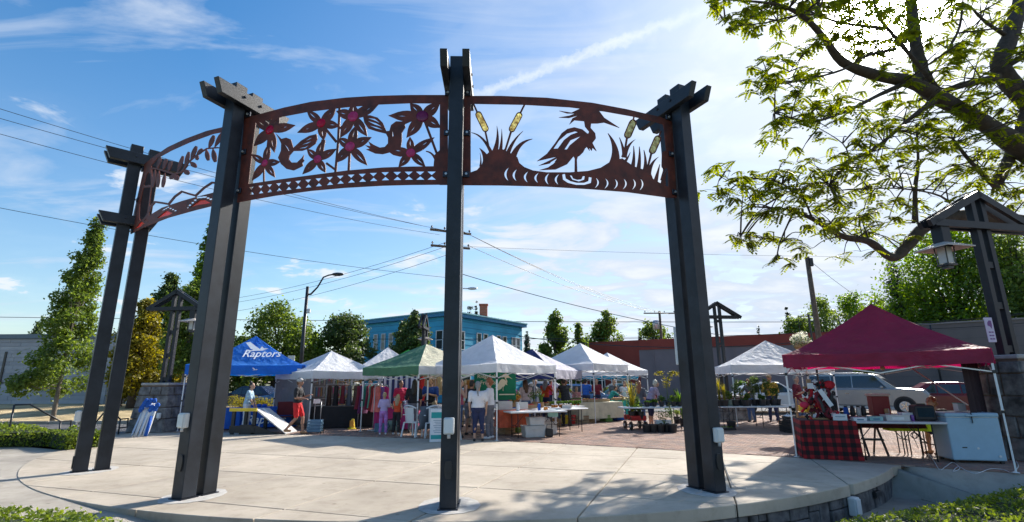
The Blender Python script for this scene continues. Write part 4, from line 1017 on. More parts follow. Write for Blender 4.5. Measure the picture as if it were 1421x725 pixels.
# ------------------------------------------------------------------ the big spreading tree over the right side
TS = 1.45; bt = thing('spreading_tree', 'huge old spreading tree with dark limbs and feathery leaves overhanging the right side', 'tree', (22.4, 18.1, 0))
def zz(x, y): return (970+x/1.907, y/1.907)
LIMBS = [  # points (x, y, depth) in the view, width start, width end
 ([(1060, 560, 12.5), (960, 480, 12.2), (860, 400, 12), (760, 330, 11.8), (640, 262, 11.5), (560, 218, 11.2), (470, 200, 11), (380, 165, 10.6), (330, 100, 10.3), (270, 40, 10), (200, 12, 9.8), (110, 2, 9.6)], 74, 5),
 ([(1100, 640, 12.6), (980, 600, 12.3), (860, 588, 12), (700, 572, 12), (600, 600, 12), (548, 655, 11.9), (510, 682, 11.8), (450, 640, 11.6), (380, 626, 11.4), (300, 580, 11.1), (240, 556, 10.9), (150, 548, 10.6)], 56, 4),
 ([(572, 590, 12), (572, 500, 11.8), (580, 430, 11.6), (575, 330, 11.4)], 16, 5),
 ([(250, 562, 10.9), (215, 640, 10.7), (205, 690, 10.5)], 6, 3),
 ([(640, 256, 11.5), (590, 290, 11.3), (540, 330, 11), (470, 390, 10.8), (400, 430, 10.6), (345, 492, 10.4)], 18, 5),
 ([(1000, 420, 12.6), (900, 300, 12.4), (800, 185, 12.2), (822, 100, 12.3), (850, 0, 12.4), (860, -90, 12.5)], 66, 34),
 ([(800, 185, 12.2), (830, 165, 12), (900, 130, 11.8)], 26, 14),
 ([(615, 250, 11.5), (590, 190, 11.7), (572, 110, 11.9), (563, 20, 12.1), (558, -80, 12.2)], 44, 26),
 ([(640, 245, 11.5), (570, 160, 11.2), (520, 100, 10.9), (480, 50, 10.7), (455, -20, 10.5)], 16, 7),
 ([(790, 205, 12.1), (700, 225, 11.8), (640, 245, 11.5)], 24, 16),
 ([(560, 215, 11.2), (480, 250, 10.9), (400, 290, 10.6), (300, 322, 10.3), (200, 300, 10.1)], 16, 4),
 ([(520, 130, 11), (440, 150, 10.8), (380, 185, 10.5), (280, 212, 10.3), (190, 225, 10.1)], 11, 4),
 ([(495, 75, 10.8), (380, 62, 10.5), (290, 38, 10.2), (180, 60, 10), (90, 70, 9.9)], 11, 3),
 ([(790, 500, 12), (720, 430, 11.7), (672, 368, 11.4)], 18, 6),
 ([(790, 480, 12.2), (830, 400, 12.3), (862, 300, 12.4)], 34, 26),
 ([(660, 130, 11.3), (690, 70, 11.2), (700, -20, 11.1)], 9, 5),
 ([(400, 430, 10.6), (380, 380, 10.5), (300, 330, 10.6)], 5, 2), ([(300, 580, 11.1), (270, 520, 10.9), (200, 480, 10.7), (110, 470, 10.5)], 7, 3),
 ([(700, 572, 12), (640, 520, 11.6), (540, 500, 11.3), (450, 500, 11)], 8, 3), ([(330, 100, 10.3), (290, 130, 10.2), (240, 190, 10)], 5, 2),
 ([(822, 100, 12.3), (760, 60, 12), (720, 20, 11.8)], 14, 6), ([(200, 12, 9.8), (130, 50, 9.8), (70, 60, 9.7)], 4, 2), ([(150, 548, 10.6), (110, 500, 10.5), (60, 470, 10.5)], 4, 2), ([(220, 640, 10.7), (170, 630, 10.6), (110, 625, 10.5)], 4, 2)]
twigs = []
def spl(pts, k=4):
    out = []
    for i in range(len(pts)-1):
        p0, p1_, p2_, p3_ = pts[max(0, i-1)], pts[i], pts[i+1], pts[min(len(pts)-1, i+2)]
        for j in range(k):
            t = j/k; out.append(.5*((2*p1_)+(p2_-p0)*t+(2*p0-5*p1_+4*p2_-p3_)*t*t+(3*p1_-p0-3*p2_+p3_)*t**3))
    out.append(pts[-1]); return out
for pts, w0, w1 in LIMBS:
    W3 = [A(*zz(x, y), Y*TS) for x, y, Y in pts]; W3 = spl(W3); n = len(W3)
    r = []; 
    for i, p in enumerate(W3):
        u = i/(n-1); wp = w0+(w1-w0)*u**.8; r.append(max(.008, wp/1.907*p.y/724/2)*random.uniform(.9, 1.1))
        if wp < 60 and i % 1 == 0: twigs.append((p, r[-1]))
    bld('limb', MB().tube(W3, r, 10), BARK, bt, smooth=True, world=True)
tb = A(*zz(1060, 560), 12.5*TS); bld('trunk', MB().tube([Vector((22.4, 18.1, -.3)), Vector((22.2, 18.1, 1)), Vector((21.6, 18.1, 2.6)), (tb+A(*zz(1100, 640), 12.6*TS))/2, tb], [1.15, .92, .8, .66, .5], 14), BARK, bt, smooth=True, world=True)
bld('limb', MB().tube([Vector((21.6, 18.1, 2.6)), A(*zz(1100, 640), 12.6*TS)], [.7, .42], 12), BARK, bt, smooth=True, world=True)
bld('limb', MB().tube([tb, A(*zz(1000, 420), 12.6*TS)], [.55, .45], 12), BARK, bt, smooth=True, world=True)
# leafy sprays: twigs ending in feathery compound leaves, where the view shows foliage
SPR = [(75, 22, 60, 10), (130, 55, 40, 7), (230, 20, 50, 9), (300, 10, 50, 9), (180, 165, 30, 6), (215, 215, 40, 9), (160, 235, 28, 5), (205, 85, 20, 3), (270, 215, 30, 5), (210, 310, 40, 8), (270, 305, 40, 8), (205, 365, 14, 3), (330, 295, 34, 6), (290, 150, 34, 5),
 (330, 190, 34, 5), (370, 250, 30, 5), (420, 50, 60, 10), (450, 20, 60, 12), (400, 10, 50, 10), (370, 90, 40, 5), (440, 130, 34, 7), (470, 190, 40, 4), (500, 150, 30, 4), (540, 60, 40, 9), (560, 120, 45, 10), (600, 180, 50, 9), (590, 60, 40, 8), (520, 10, 50, 8),
 (410, 300, 40, 5), (350, 320, 30, 5), (460, 320, 30, 5), (420, 360, 40, 6), (550, 270, 50, 8), (610, 310, 50, 9), (560, 350, 60, 10), (640, 350, 50, 8), (500, 370, 60, 9), (590, 400, 60, 8), (650, 400, 40, 6), (470, 430, 50, 8), (520, 440, 40, 6),
 (440, 470, 50, 8), (340, 450, 50, 9), (380, 440, 40, 7), (300, 480, 50, 9), (350, 510, 60, 11), (280, 540, 50, 9), (230, 500, 50, 9), (170, 500, 50, 10), (120, 490, 40, 8), (110, 540, 40, 7), (60, 465, 26, 5), (55, 520, 22, 5), (235, 430, 26, 5), (220, 470, 30, 6), (160, 550, 40, 6),
 (110, 630, 26, 5), (200, 640, 34, 6), (215, 680, 24, 4), (150, 620, 26, 4), (310, 570, 40, 7), (300, 630, 34, 6), (340, 610, 30, 5), (420, 590, 40, 8), (470, 610, 40, 7), (410, 660, 30, 4), (400, 540, 40, 6), (500, 500, 50, 8), (510, 560, 44, 8), (560, 540, 30, 5), (620, 500, 44, 7), (680, 490, 40, 5), (545, 640, 24, 4),
 (670, 150, 50, 10), (720, 150, 50, 9), (680, 200, 50, 8), (640, 120, 40, 6), (740, 80, 50, 5), (790, 90, 40, 6), (850, 60, 50, 8), (850, 200, 60, 8), (740, 260, 60, 10), (800, 270, 60, 10), (850, 330, 50, 8), (700, 280, 50, 8), (760, 220, 50, 7), (720, 340, 50, 8), (780, 380, 50, 6), (700, 370, 50, 8), (740, 430, 50, 9), (700, 440, 40, 5), (830, 440, 50, 6), (770, 460, 40, 7), (850, 490, 60, 12), (800, 500, 50, 9), (640, 30, 30, 4), (690, 20, 40, 6), (760, 5, 50, 6), (850, 130, 40, 7), (620, 240, 40, 6), (480, 260, 30, 4), (260, 250, 14, 2), (115, 20, 30, 5), (160, 20, 40, 6), (480, 95, 36, 6), (330, 40, 40, 6)]
LV, LN, LS = [], [], []
tw = MB(); rnd = random.Random(21); TP = [p for p, r in twigs]
def spray(c, n, rad):
    # nearest limb point feeds the spray
    b = min(TP, key=lambda p: (p-c).length); 
    m = b.lerp(c, .55)+Vector((0, 0, .12)); d0 = (c-b).length
    if d0 < 4.2: tw.tube(spl([b, m, c], 3), [.018+.005*min(3, d0)]*3+[.014]*3+[.009], 5)
    for _ in range(n):
        e = c+Vector((rnd.gauss(0, rad), rnd.gauss(0, rad), rnd.gauss(0, rad*.8)))
        if (e-c).length > .1: tw.tube([c, c.lerp(e, .5)+Vector((0, 0, .04)), e], [.007, .005, .003], 4)
        for q in range(rnd.choice((3, 4, 4))):
            az = rnd.uniform(0, 2*pi); dr = Vector((cos(az), sin(az), rnd.uniform(-.55, .25))); dr.normalize(); ln = rnd.uniform(.24, .38)
            sd = dr.cross(Vector((0, 0, 1))); sd.normalize(); nrm = sd.cross(dr)
            k = 6
            for i in range(k+1):
                s_ = (i+.6)/(k+.6); pos = e+dr*ln*s_+Vector((0, 0, -.38*ln*s_*s_))
                for sg in ((-1, 1) if i < k else (0,)):
                    dd = (dr*.55+sd*sg).normalized() if sg else dr; l_ = .125*(1-.35*abs(s_-.45)); wv = dd.cross(nrm)*l_*.33
                    a_ = pos; b_ = pos+dd*l_+Vector((0, 0, -.035)); m_ = (a_+b_)/2+nrm*.004
                    LV.extend((a_, m_+wv, b_, m_-wv))
for x, y, r, n in SPR:
    near_ = min(LIMBS, key=lambda Lm: min((x-a)**2+(y-b)**2 for a, b, _ in Lm[0])); yy = min(near_[0], key=lambda q: (x-q[0])**2+(y-q[1])**2)[2]
    for k in range(max(2, int(n*.7))):
        aa = rnd.uniform(0, 2*pi); rr = r*sqrt(rnd.random())*1.1
        spray(A(*zz(x+rr*cos(aa), y+rr*sin(aa)*.8), (yy+rnd.uniform(-1.1, 1.1))*TS), 2, .20)
# crown above and to the right of the view, so the light is dappled as under the real tree
for _ in range(420):
    c = Vector((rnd.uniform(9, 30), rnd.uniform(12, 30), rnd.uniform(9.5, 17)))
    d = Vector((c.x, c.y, c.z-1.6)); cc = CM.to_3x3().inverted() @ d
    if cc.z < 0 and abs(cc.x/-cc.z*F) < 715 and abs(cc.y/-cc.z*F) < 370: continue
    spray(c, 3, .5)
im = tmat(bt).inverted(); nq = len(LV)//4
vv = np.array([tuple(v) for v in LV])-np.array(bt.location)
me = bpy.data.meshes.new('foliage'); me.vertices.add(len(vv)); me.vertices.foreach_set('co', vv.reshape(-1)); me.loops.add(4*nq); me.loops.foreach_set('vertex_index', np.arange(4*nq, dtype=np.int32)); me.polygons.add(nq); me.polygons.foreach_set('loop_start', np.arange(0, 4*nq, 4, dtype=np.int32)); me.materials.append(LT); me.update(calc_edges=True)
o = bpy.data.objects.new('foliage', me); C.objects.link(o); o.parent = bt; o['kind'] = 'stuff'
bld('twigs', tw, BARK, bt, world=True)

# ------------------------------------------------------------------ clipped hedges
def hedge(label, poly, z0, z1, n, leaf=.05, m=LH):
    cx_ = sum(p[0] for p in poly)/len(poly); cy_ = sum(p[1] for p in poly)/len(poly)
    th = thing('hedge', label, 'hedge', (cx_, cy_, z0))
    ps = [Vector(p) for p in poly]; xs_ = [p.x for p in ps]; ys_ = [p.y for p in ps]; P = []
    def inside(x, y):
        c_ = False
        for i in range(len(ps)):
            a, b = ps[i], ps[i-1]
            if (a.y > y) != (b.y > y) and x < (b.x-a.x)*(y-a.y)/(b.y-a.y)+a.x: c_ = not c_
        return c_
    def edged(x, y):
        return min((Vector((x, y))-(ps[i-1]+(ps[i]-ps[i-1])*max(0, min(1, (Vector((x, y))-ps[i-1]).dot(ps[i]-ps[i-1])/(ps[i]-ps[i-1]).length_squared)))).length for i in range(len(ps)))
    r2 = random.Random(len(poly)+n)
    while len(P) < n:
        if r2.random() < .4:
            i_ = r2.randrange(len(ps)); q_ = ps[i_-1].lerp(ps[i_], r2.random()); x, y = q_.x+r2.gauss(0, .05), q_.y+r2.gauss(0, .05)
            P.append((x, y, r2.uniform(z0, z1-.06))); continue
        x, y = r2.uniform(min(xs_), max(xs_)), r2.uniform(min(ys_), max(ys_))
        if not inside(x, y): continue
        e = edged(x, y); top = z1-.10*max(0, 1-e/.22)**2+.045*sin(x*5.1+1)*sin(y*4.3)+.03*sin(x*13)*sin(y*11)
        z = top-abs(r2.gauss(0, .045)) if (e > .12 and r2.random() < .8) else r2.uniform(z0, top)
        P.append((x, y, z+max(0, r2.gauss(0, .018))))
    Nn = rs.normal(size=(len(P), 3))*.7+np.array([0, 0, .7]); quads('leaves', P, Nn, leaf, m, th, asp=.55, kind='stuff', world=True)
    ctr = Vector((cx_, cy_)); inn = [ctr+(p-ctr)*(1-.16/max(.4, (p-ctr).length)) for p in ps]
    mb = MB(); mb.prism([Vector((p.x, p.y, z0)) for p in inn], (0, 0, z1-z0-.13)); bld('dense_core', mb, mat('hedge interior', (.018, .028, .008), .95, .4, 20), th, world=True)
a = [PZ(*p, .34) for p in ((-30, 694), (60, 698), (130, 708), (200, 724))]
hedge('low clipped hedge in the bottom left corner', [(p.x, p.y) for p in a]+[(a[-1].x+.3, 3.0), (-7, 3.0), (-9, 4.5)], -.12, .34, 15000, .055)
a = [PZ(*p, .0) for p in ((1130, 728), (1180, 716), (1260, 700), (1330, 690), (1375, 680), (1440, 664))]
hedge('thick clipped hedge in the bottom right corner', [(p.x, p.y) for p in a]+[(12, 8.5), (11, 4.5), (4.0, 4.4)], -.55, .0, 30000, .055)
a = [PZ(*p, .5) for p in ((-40, 588), (30, 586), (75, 592), (98, 596))]; b = [PZ(*p, .05) for p in ((96, 613), (40, 618))]
hedge('small round hedge behind the far left handrail', [(p.x, p.y) for p in a]+[(-10.9, 14.4), (-14, 14.2), (-19, 14.0)], 0, .48, 9000, .075)
# ------------------------------------------------------------------ pop-up tents
def fabric(name, col, tr=.3, var=.05, rough=.75, col2=None):
    return mat(name, col, rough, var, 3, .8, bscale=3.2, trans=tr, col2=col2, bdist=.10)
FW = fabric('white tent fabric', (.74, .75, .78), .30); FC = fabric('painted sunlit green fabric', (.70, .68, .52), .45); FG = fabric('faded green tent fabric', (.085, .21, .12), .25, .08)  # FC: sunlight through the green roof, put into the colour as cream
FBL = fabric('royal blue tent fabric', (.025, .20, .66), .4, .08); FN = fabric('navy tent fabric', (.012, .022, .12), .15); FLI = fabric('painted light-washed navy fabric', (.52, .51, .60), .3)  # FLI: navy side washed out by light, painted as lilac grey
FT = fabric('turquoise tent fabric', (.02, .30, .46), .4); FLM = fabric('lime tent fabric', (.10, .62, .10), .4); FBU = fabric('burgundy tent fabric', (.31, .030, .085), .42, .10, .6); FGR = fabric('grey side wall fabric', (.19, .17, .175), .2)
def tent(label, c, rz, w, d, eave, drop, peak, roof, val=None, leg=WHITEP, conc=1.22, sag=.05, skip=(), roofs=None, seed=1, strut=ALU):
    th = thing('pop_up_tent', label, 'tent', (c[0], c[1], 0), rz, 'pop up tents of the market')
    val = val or roof; r2 = random.Random(seed); K_, M_ = 12, 18; mb = MB(); ring = []
    ph_ = [r2.uniform(0, 6) for _ in range(4)]
    for k in range(K_+1):
        s_ = k/K_; row = []
        for side in range(4):
            for j in range(M_):
                t = j/M_; cs = [(-1, -1), (1, -1), (1, 1), (-1, 1)]; a, b = cs[side], cs[(side+1) % 4]
                x = a[0]+(b[0]-a[0])*t; y = a[1]+(b[1]-a[1])*t
                z = eave+(peak-eave)*(1-s_)**conc
                z -= sag*sin(pi*t)*(.35+.65*s_)*s_ if s_ < .999 else sag*.5*sin(pi*t)
                z += .05*sin(ph_[side]+t*9+s_*6)*s_*(1-s_)*2*sin(pi*t)+.03*abs(sin(ph_[side]*2+t*17-s_*5))*s_*(1-s_)*2+r2.uniform(-.007, .007)*s_*sin(pi*t)
                row.append((x*w/2*s_, y*d/2*s_, z))
        ring.append(row)
    n = 4*M_
    mats = roofs or [roof]*4
    o0 = 0; mb.v = [ring[0][0]]
    for k in range(1, K_+1): mb.v += ring[k]
    for j in range(n): mb.f.append((0, 1+j, 1+(j+1) % n)); mb.m.append(j//M_)
    for k in range(K_-1):
        for j in range(n): mb.f.append((1+k*n+j, 1+(k+1)*n+j, 1+(k+1)*n+(j+1) % n, 1+k*n+(j+1) % n)); mb.m.append(j//M_)
    rf = bld('roof', mb, mats, th, smooth=False)
    me = rf.data; me.polygons.foreach_set('use_smooth', [True]*len(me.polygons))
    for e in me.edges:      # crisp seams along the four hips
        a, b = e.vertices
        if a > b: a, b = b, a
        if (a == 0 and (b-1) % M_ == 0) or (a > 0 and b-a == n and (a-1) % M_ == 0): e.use_edge_sharp = True
    # valance, hanging slightly wavy from the edge
    sides = roofs if roofs else None
    for side in range(4):
        mb = MB(); cs = [(-1, -1), (1, -1), (1, 1), (-1, 1)]; a, b = cs[side], cs[(side+1) % 4]; ns_ = 14
        for q in range(4):
            for j in range(ns_+1):
                t = j/ns_; x = (a[0]+(b[0]-a[0])*t)*w/2; y = (a[1]+(b[1]-a[1])*t)*d/2; nx_, ny_ = (a[0]+b[0])/2, (a[1]+b[1])/2
                z = eave-sag*.5*sin(pi*t)-drop*q/3*(1+.03*sin(t*19+side)); wv = (.012*sin(t*23+side*2)+r2.uniform(-.004, .004))*q/3+.004
                mb.v.append((x+nx_*wv, y+ny_*wv, z+.003))
        for q in range(3):
            for j in range(ns_): mb.f.append((q*(ns_+1)+j, q*(ns_+1)+j+1, (q+1)*(ns_+1)+j+1, (q+1)*(ns_+1)+j)[::-1]); mb.m.append(0)
        bld('valance', mb, val if not isinstance(val, list) else val[side], th, smooth=True)
    # frame
    i = 0
    for sx, sy in ((-1, -1), (1, -1), (1, 1), (-1, 1)):
        x, y = sx*(w/2-.03), sy*(d/2-.03)
        if i not in skip:
            lg = bld('leg', MB().box((x, y, (eave+1.0)/2), (.034, .034, eave-1.0)).box((x, y, .52), (.026, .026, 1.04)), leg, th)
            bld('foot', MB().box((x, y, .006), (.09, .09, .008)), leg, lg); bld('clip', MB().box((x, y, 1.02), (.05, .05, .05)), BLACKP, lg)
            bld('slider', MB().box((x, y, eave-.42), (.05, .05, .06)), BLACKP, lg)
        i += 1
    mb = MB(); cs = [(-1, -1), (1, -1), (1, 1), (-1, 1)]
    for side in range(4):
        a, b = cs[side], cs[(side+1) % 4]; pa_ = Vector((a[0]*(w/2-.04), a[1]*(d/2-.04), 0)); pb_ = Vector((b[0]*(w/2-.04), b[1]*(d/2-.04), 0)); m_ = (pa_+pb_)/2
        up_, dn = Vector((0, 0, eave-.10)), Vector((0, 0, eave-.42))
        for s0, s1 in ((pa_, m_), (m_, pb_)):
            mb.bar(s0+up_, s1+dn, .012, .022); mb.bar(s0+dn, s1+up_, .012, .022)
        mb.bar(pa_+up_, Vector((0, 0, peak-.55)), .016, .022)
    mb.box((0, 0, (peak-.6+peak-.05)/2), (.03, .03, .55)); bld('truss', mb, strut, th)
    return th
tb_ = tent('royal blue tent with white bird logo on its roof, left of the second post', (-10.36, 20.64), radians(20), 4.0, 3.0, 2.28, .34, 3.47, FBL, conc=1.35, seed=2)
tB = tent('white tent with a grey side wall, between blue and green tents', (-7.32, 20.8), radians(48), 3.0, 3.0, 2.04, .28, 2.86, FW, seed=3)
tG = tent('faded green tent with a side painted sunlit cream over the clothing stall', (-3.05, 18.15), radians(-41), 3.05, 3.05, 2.1, .26, 2.92, FG, roofs=[FG, FC, FC, FG], val=[FG, FW, FG, FG], seed=4, conc=1.1)
tW = tent('big white tent just right of the middle post with green heron banner', (-.67, 17.04), radians(50.8), 3.0, 3.0, 2.12, .25, 3.12, FW, seed=5)
tN = tent('navy tent with roof side painted light-washed lilac right of the big white tent', (.78, 20.3), radians(64), 3.0, 3.0, 2.02, .32, 2.86, FN, roofs=[FLI, FN, FN, FN], val=[FLI, FN, FN, FN], seed=6)
tF = tent('white tent over the cream covered produce table', (3.0, 22.75), radians(50.8), 3.0, 3.0, 2.3, .28, 3.25, FW, seed=7)
tent('smaller white tent, furthest right of the main row', (4.96, 27.0), radians(45), 2.9, 2.9, 2.14, .25, 3.05, FW, seed=8)
tent('white tent peeking between the white and green tents', (-5.87, 24.2), radians(20), 3.0, 3.0, 2.2, .25, 3.22, FW, seed=9)
tent('white tent with only its tip showing behind the big white tent', (.1, 24.6), radians(30), 2.6, 2.6, 2.15, .25, 3.16, FW, seed=10)
tent('turquoise tent low behind the fourth white tent', (5.5, 31.0), radians(5), 3.0, 3.0, 2.05, .3, 2.8, FT, seed=11)
tent('lime green tent with one corner showing above the green tent', (-5.75, 28.4), radians(5), 2.6, 2.6, 2.6, .3, 3.36, FLM, seed=12)
tI = tent('white tent over the potted plants right of the right arch post', (10.0, 20.3), radians(-12), 3.4, 3.4, 2.16, .30, 3.12, FW, seed=13)
tU = tent('burgundy tent over the craft table at the right', (8.33, 11.72), radians(-37), 3.45, 3.2, 2.14, .27, 3.3, FBU, seed=14, conc=1.25)
# flat print on the blue tent: bird and lettering, laid on the roof slope
PRW = mat('white print', (.80, .82, .85), .6, .03)
def slope_print(th, w, d, eave, peak, conc, u0, v0, sc, polys, name='logo', off=.07):
    """polys in metres on the front roof side: x along the eave, y up the slope"""
    mb = MB()
    def P3(x, y):
        s_ = max(.02, 1-y); xx = x; z = eave+(peak-eave)*(1-s_)**conc; t = (xx/(w/2*s_)+1)/2; z -= .05*sin(pi*min(1, max(0, t)))*(.35+.65*s_)*s_
        return Vector((xx, -d/2*s_-off*.4, z+off))
    for p in polys:
        o = len(mb.v); q = [P3(u0+a*sc, v0+b*sc*.62) for a, b in p]
        if len(p) == 3 or len(p) == 4: mb.add(q, [tuple(range(len(q)))])
        else: mb.add(q, [tuple(range(len(q)))])
    return bld(name, mb, PRW, th)
def letters(txt, size=1.0, shear=.25, extrude=0, bold=.012):
    """outline a word with the built-in font, as flat triangles"""
    cu = bpy.data.curves.new('w', 'FONT'); cu.body = txt; cu.size = size; cu.shear = shear; cu.offset = bold; cu.resolution_u = 2
    o = bpy.data.objects.new('w', cu); C.objects.link(o); dg = bpy.context.evaluated_depsgraph_get(); me = bpy.data.meshes.new_from_object(o.evaluated_get(dg))
    vs = [(v.co.x, v.co.y) for v in me.vertices]; fs = [[vs[i] for i in p.vertices] for p in me.polygons]
    bpy.data.objects.remove(o); bpy.data.meshes.remove(me); return fs
slope_print(tb_, 4.0, 3.0, 2.28, 3.47, 1.35, -.30, .33, .42, [[(x, y*1.25) for x, y in f] for f in letters('Raptors')], 'lettering')
bird = [[(.15, 1.95), (.55, 2.05), (1.15, 1.55), (1.6, 1.2), (1.2, 1.0), (.75, 1.2)], [(1.2, 1.5), (1.6, 1.2), (1.75, 1.55), (1.95, 1.3), (2.4, 1.25), (2.0, 1.08), (1.6, .95), (1.2, 1.05)], [(.2, .9), (1.2, 1.1), (2.2, 1.0), (1.4, .98), (.6, .86)]]
slope_print(tb_, 4.0, 3.0, 2.28, 3.47, 1.35, -.35, .30, .38, bird, 'bird_print')
def flat_print(th, origin, ux, uy, polys, m, name='lettering', off=None):
    mb = MB(); nrm = ux.cross(uy)*.004
    for f in polys: mb.add([origin+ux*a+uy*b+nrm for a, b in f], [tuple(range(len(f)))])
    return bld(name, mb, m, th)
flat_print(tb_, Vector((.15, -1.53, 2.0)), Vector((1, 0, 0)), Vector((0, 0, 1)), [[(a*.09, b*.085+.0) for a, b in f] for f in bird], PRW, 'bird_print')
flat_print(tb_, Vector((1.72, -1.53, 1.98)), Vector((1, 0, 0)), Vector((0, 0, 1)), [[(0, 0), (.12, 0), (.12, .16), (0, .16)]], PRW, 'print_patch')
for k in range(7): flat_print(tb_, Vector((1.88, -1.53, 1.96+k*.045)), Vector((1, 0, 0)), Vector((0, 0, 1)), [[(0, 0), (.1, 0), (.1, .022), (0, .022)]], BLACKP, 'print_stripe')
# grey side wall of the white tent, folded seam by seam
def drape(name, a, b, z0, z1, m, th, folds=14, amp=.03, nseg=60, lab=None, world=True):
    mb = MB(); d = (b-a); l = d.length; d.normalize(); n_ = Vector((-d.y, d.x, 0)); nz = 6
    for q in range(nz+1):
        for j in range(nseg+1):
            t = j/nseg; u = q/nz; mb.v.append(a+d*l*t+n_*(amp*sin(t*folds*2*pi)*(1-u*.6)+amp*.5*sin(t*folds*5+2))+Vector((0, 0, z0+(z1-z0)*u)))
    for q in range(nz):
        for j in range(nseg): mb.f.append((q*(nseg+1)+j, q*(nseg+1)+j+1, (q+1)*(nseg+1)+j+1, (q+1)*(nseg+1)+j)); mb.m.append(0)
    return bld(name, mb, m, th, smooth=True, world=world, thin=.006, label=lab)
Rz = lambda a, x, y: Vector((x*cos(a)-y*sin(a), x*sin(a)+y*cos(a), 0))
cB_ = Vector((-7.32, 20.8, 0)); q = [cB_+Rz(radians(48), x, y) for x, y in ((-1.47, -1.47), (-1.47, 1.47), (1.47, 1.47), (1.47, -1.47))]
drape('side_wall', q[0], q[1], .12, 1.95, FGR, tB, 3, .02, lab='grey side wall of the white tent')
drape('back_wall', q[1], q[2], .12, 1.95, FGR, tB, 3, .02)
# hanging bird ornament under the burgundy roof
# ------------------------------------------------------------------ people
SKIN = mat('fair skin', (.52, .30, .21), .55, .06, 12); SKIN2 = mat('tanned skin', (.40, .21, .14), .55, .06, 12)
def cloth(name, c, var=.12): return mat(name, c, .85, var, 5, .3, bscale=22)
def person(label, loc, rz, h=1.7, skin=SKIN, top=None, sleeve=.5, bottom=None, leg=1.0, shoe=None, hair=None, hairst='short', hat=None, lean=0, arms=None, stance=None, sit=False, head=(0, 0), build=1.0, dress=None, apron=None, bag=None, hatst='cap', vox=.012):
    """one continuous body; clothing, hair and shoes are its children. Local +Y is forward."""
    th = thing('person', label, 'person', loc, rz); s = h/1.75; B = build
    pel = Vector((0, 0, .95 if not sit else .52)); Rl = Matrix.Rotation(-lean, 3, 'X')
    def U(x, y, z): return (pel+Rl @ (Vector((x, y, z))-Vector((0, 0, .95))))
    def X(v): return v*s
    hipL, hipR = pel+Vector((-.09, 0, -.02)), pel+Vector((.09, 0, -.02))
    if sit: kn = [Vector((-.13, .42, .50)), Vector((.13, .42, .50))]; an = [Vector((-.13, .46, .09)), Vector((.13, .44, .09))]; 
    elif stance == 'walk': kn = [Vector((-.09, .17, .52)), Vector((.09, .03, .50))]; an = [Vector((-.09, .20, .10)), Vector((.09, -.26, .17))]
    elif stance == 'shift': kn = [Vector((-.12, .03, .50)), Vector((.12, .05, .50))]; an = [Vector((-.16, 0, .085)), Vector((.14, .03, .085))]
    else:
        j_ = random.Random(label); a_, b_ = j_.uniform(0, .10), j_.uniform(-.05, .05); pel.x += b_*.6
        kn = [Vector((-.10, .02+a_, .50)), Vector((.11, .01, .50))]; an = [Vector((-.12, -.01+a_*.8, .085)), Vector((.13, -.02, .085))]
        head = (head[0]+j_.uniform(-.15, .1), head[1]+j_.uniform(-.5, .5))
    shL, shR = U(-.185*B, 0, 1.42), U(.185*B, 0, 1.42)
    arms = arms or 'down'; E_ = []
    spec = {'down': ((-.05, 0, -.28), (-.03, .06, -.54)), 'forward': ((-.06, .08, -.26), (.04, .30, -.20)), 'crossed': ((-.07, .06, -.27), (.20, .22, -.20)), 'face': ((-.03, .16, -.22), (.10, .20, .04)), 'hips': ((-.20, -.04, -.22), (-.02, .04, -.42)), 'reach': ((-.02, .22, -.16), (.0, .46, -.24)), 'bent': ((-.06, .02, -.28), (.0, .26, -.30)), 'low': ((-.02, .10, -.27), (.04, .22, -.50))}
    aa = arms if isinstance(arms, (tuple, list)) else (arms, arms)
    for sh, sx, a in ((shL, 1, aa[0]), (shR, -1, aa[1])):
        e, w_ = spec[a]; E_.append((sh, sh+Vector((e[0]*sx, e[1], e[2])), sh+Vector((w_[0]*sx, w_[1], w_[2]))))
    nk, ch = U(0, -.005, 1.48), U(0, 0, 1.30); hp, hy = head; 
    hc = U(0, .025, 1.635); Rh = Rl @ Matrix.Rotation(hy, 3, 'Z') @ Matrix.Rotation(-hp+lean*.5, 3, 'X')
    def limb(mb, a, b, r0, r1): mb.cap(X(a), X(b), r0*s, r1*s, 12)
    b = MB()
    # torso
    b.ell(X(U(0, 0, .97)), (.165*B*s, .115*B*s, .13*s), 14, R=Rl); b.ell(X(U(0, 0, 1.12)), (.140*B*s, .100*B*s, .15*s), 14, R=Rl); b.ell(X(U(0, .005, 1.30)), (.170*B*s, .112*B*s, .17*s), 14, R=Rl)
    limb(b, shL+Vector((.03, 0, -.02)), shR+Vector((-.03, 0, -.02)), .068, .068); limb(b, ch, hc+Vector((0, 0, -.03)), .058, .055)
    # head with nose, chin, ears
    b.ell(X(hc+Rh @ Vector((0, 0, .02))), (.078*s, .098*s, .115*s), 14, R=Rh); b.ell(X(hc+Rh @ Vector((0, .03, -.055))), (.056*s, .066*s, .062*s), 12, R=Rh)
    limb(b, hc+Rh @ Vector((0, .085, .015)), hc+Rh @ Vector((0, .113, -.022)), .012, .017)
    for sx in (-1, 1): b.ell(X(hc+Rh @ Vector((sx*.08, -.005, .0))), (.012*s, .022*s, .034*s), 8, R=Rh)
    for (hip, k, a) in ((hipL, kn[0], an[0]), (hipR, kn[1], an[1])):
        limb(b, hip, k, .088*B, .056); limb(b, k, a, .054, .036); m_ = k.lerp(a, .3)+Vector((0, -.015, 0)); limb(b, m_, k.lerp(a, .5)+Vector((0, -.012, 0)), .052, .044)
        limb(b, a+Vector((0, -.02, -.035)), a+Vector((0, .15, -.055)), .036, .028)
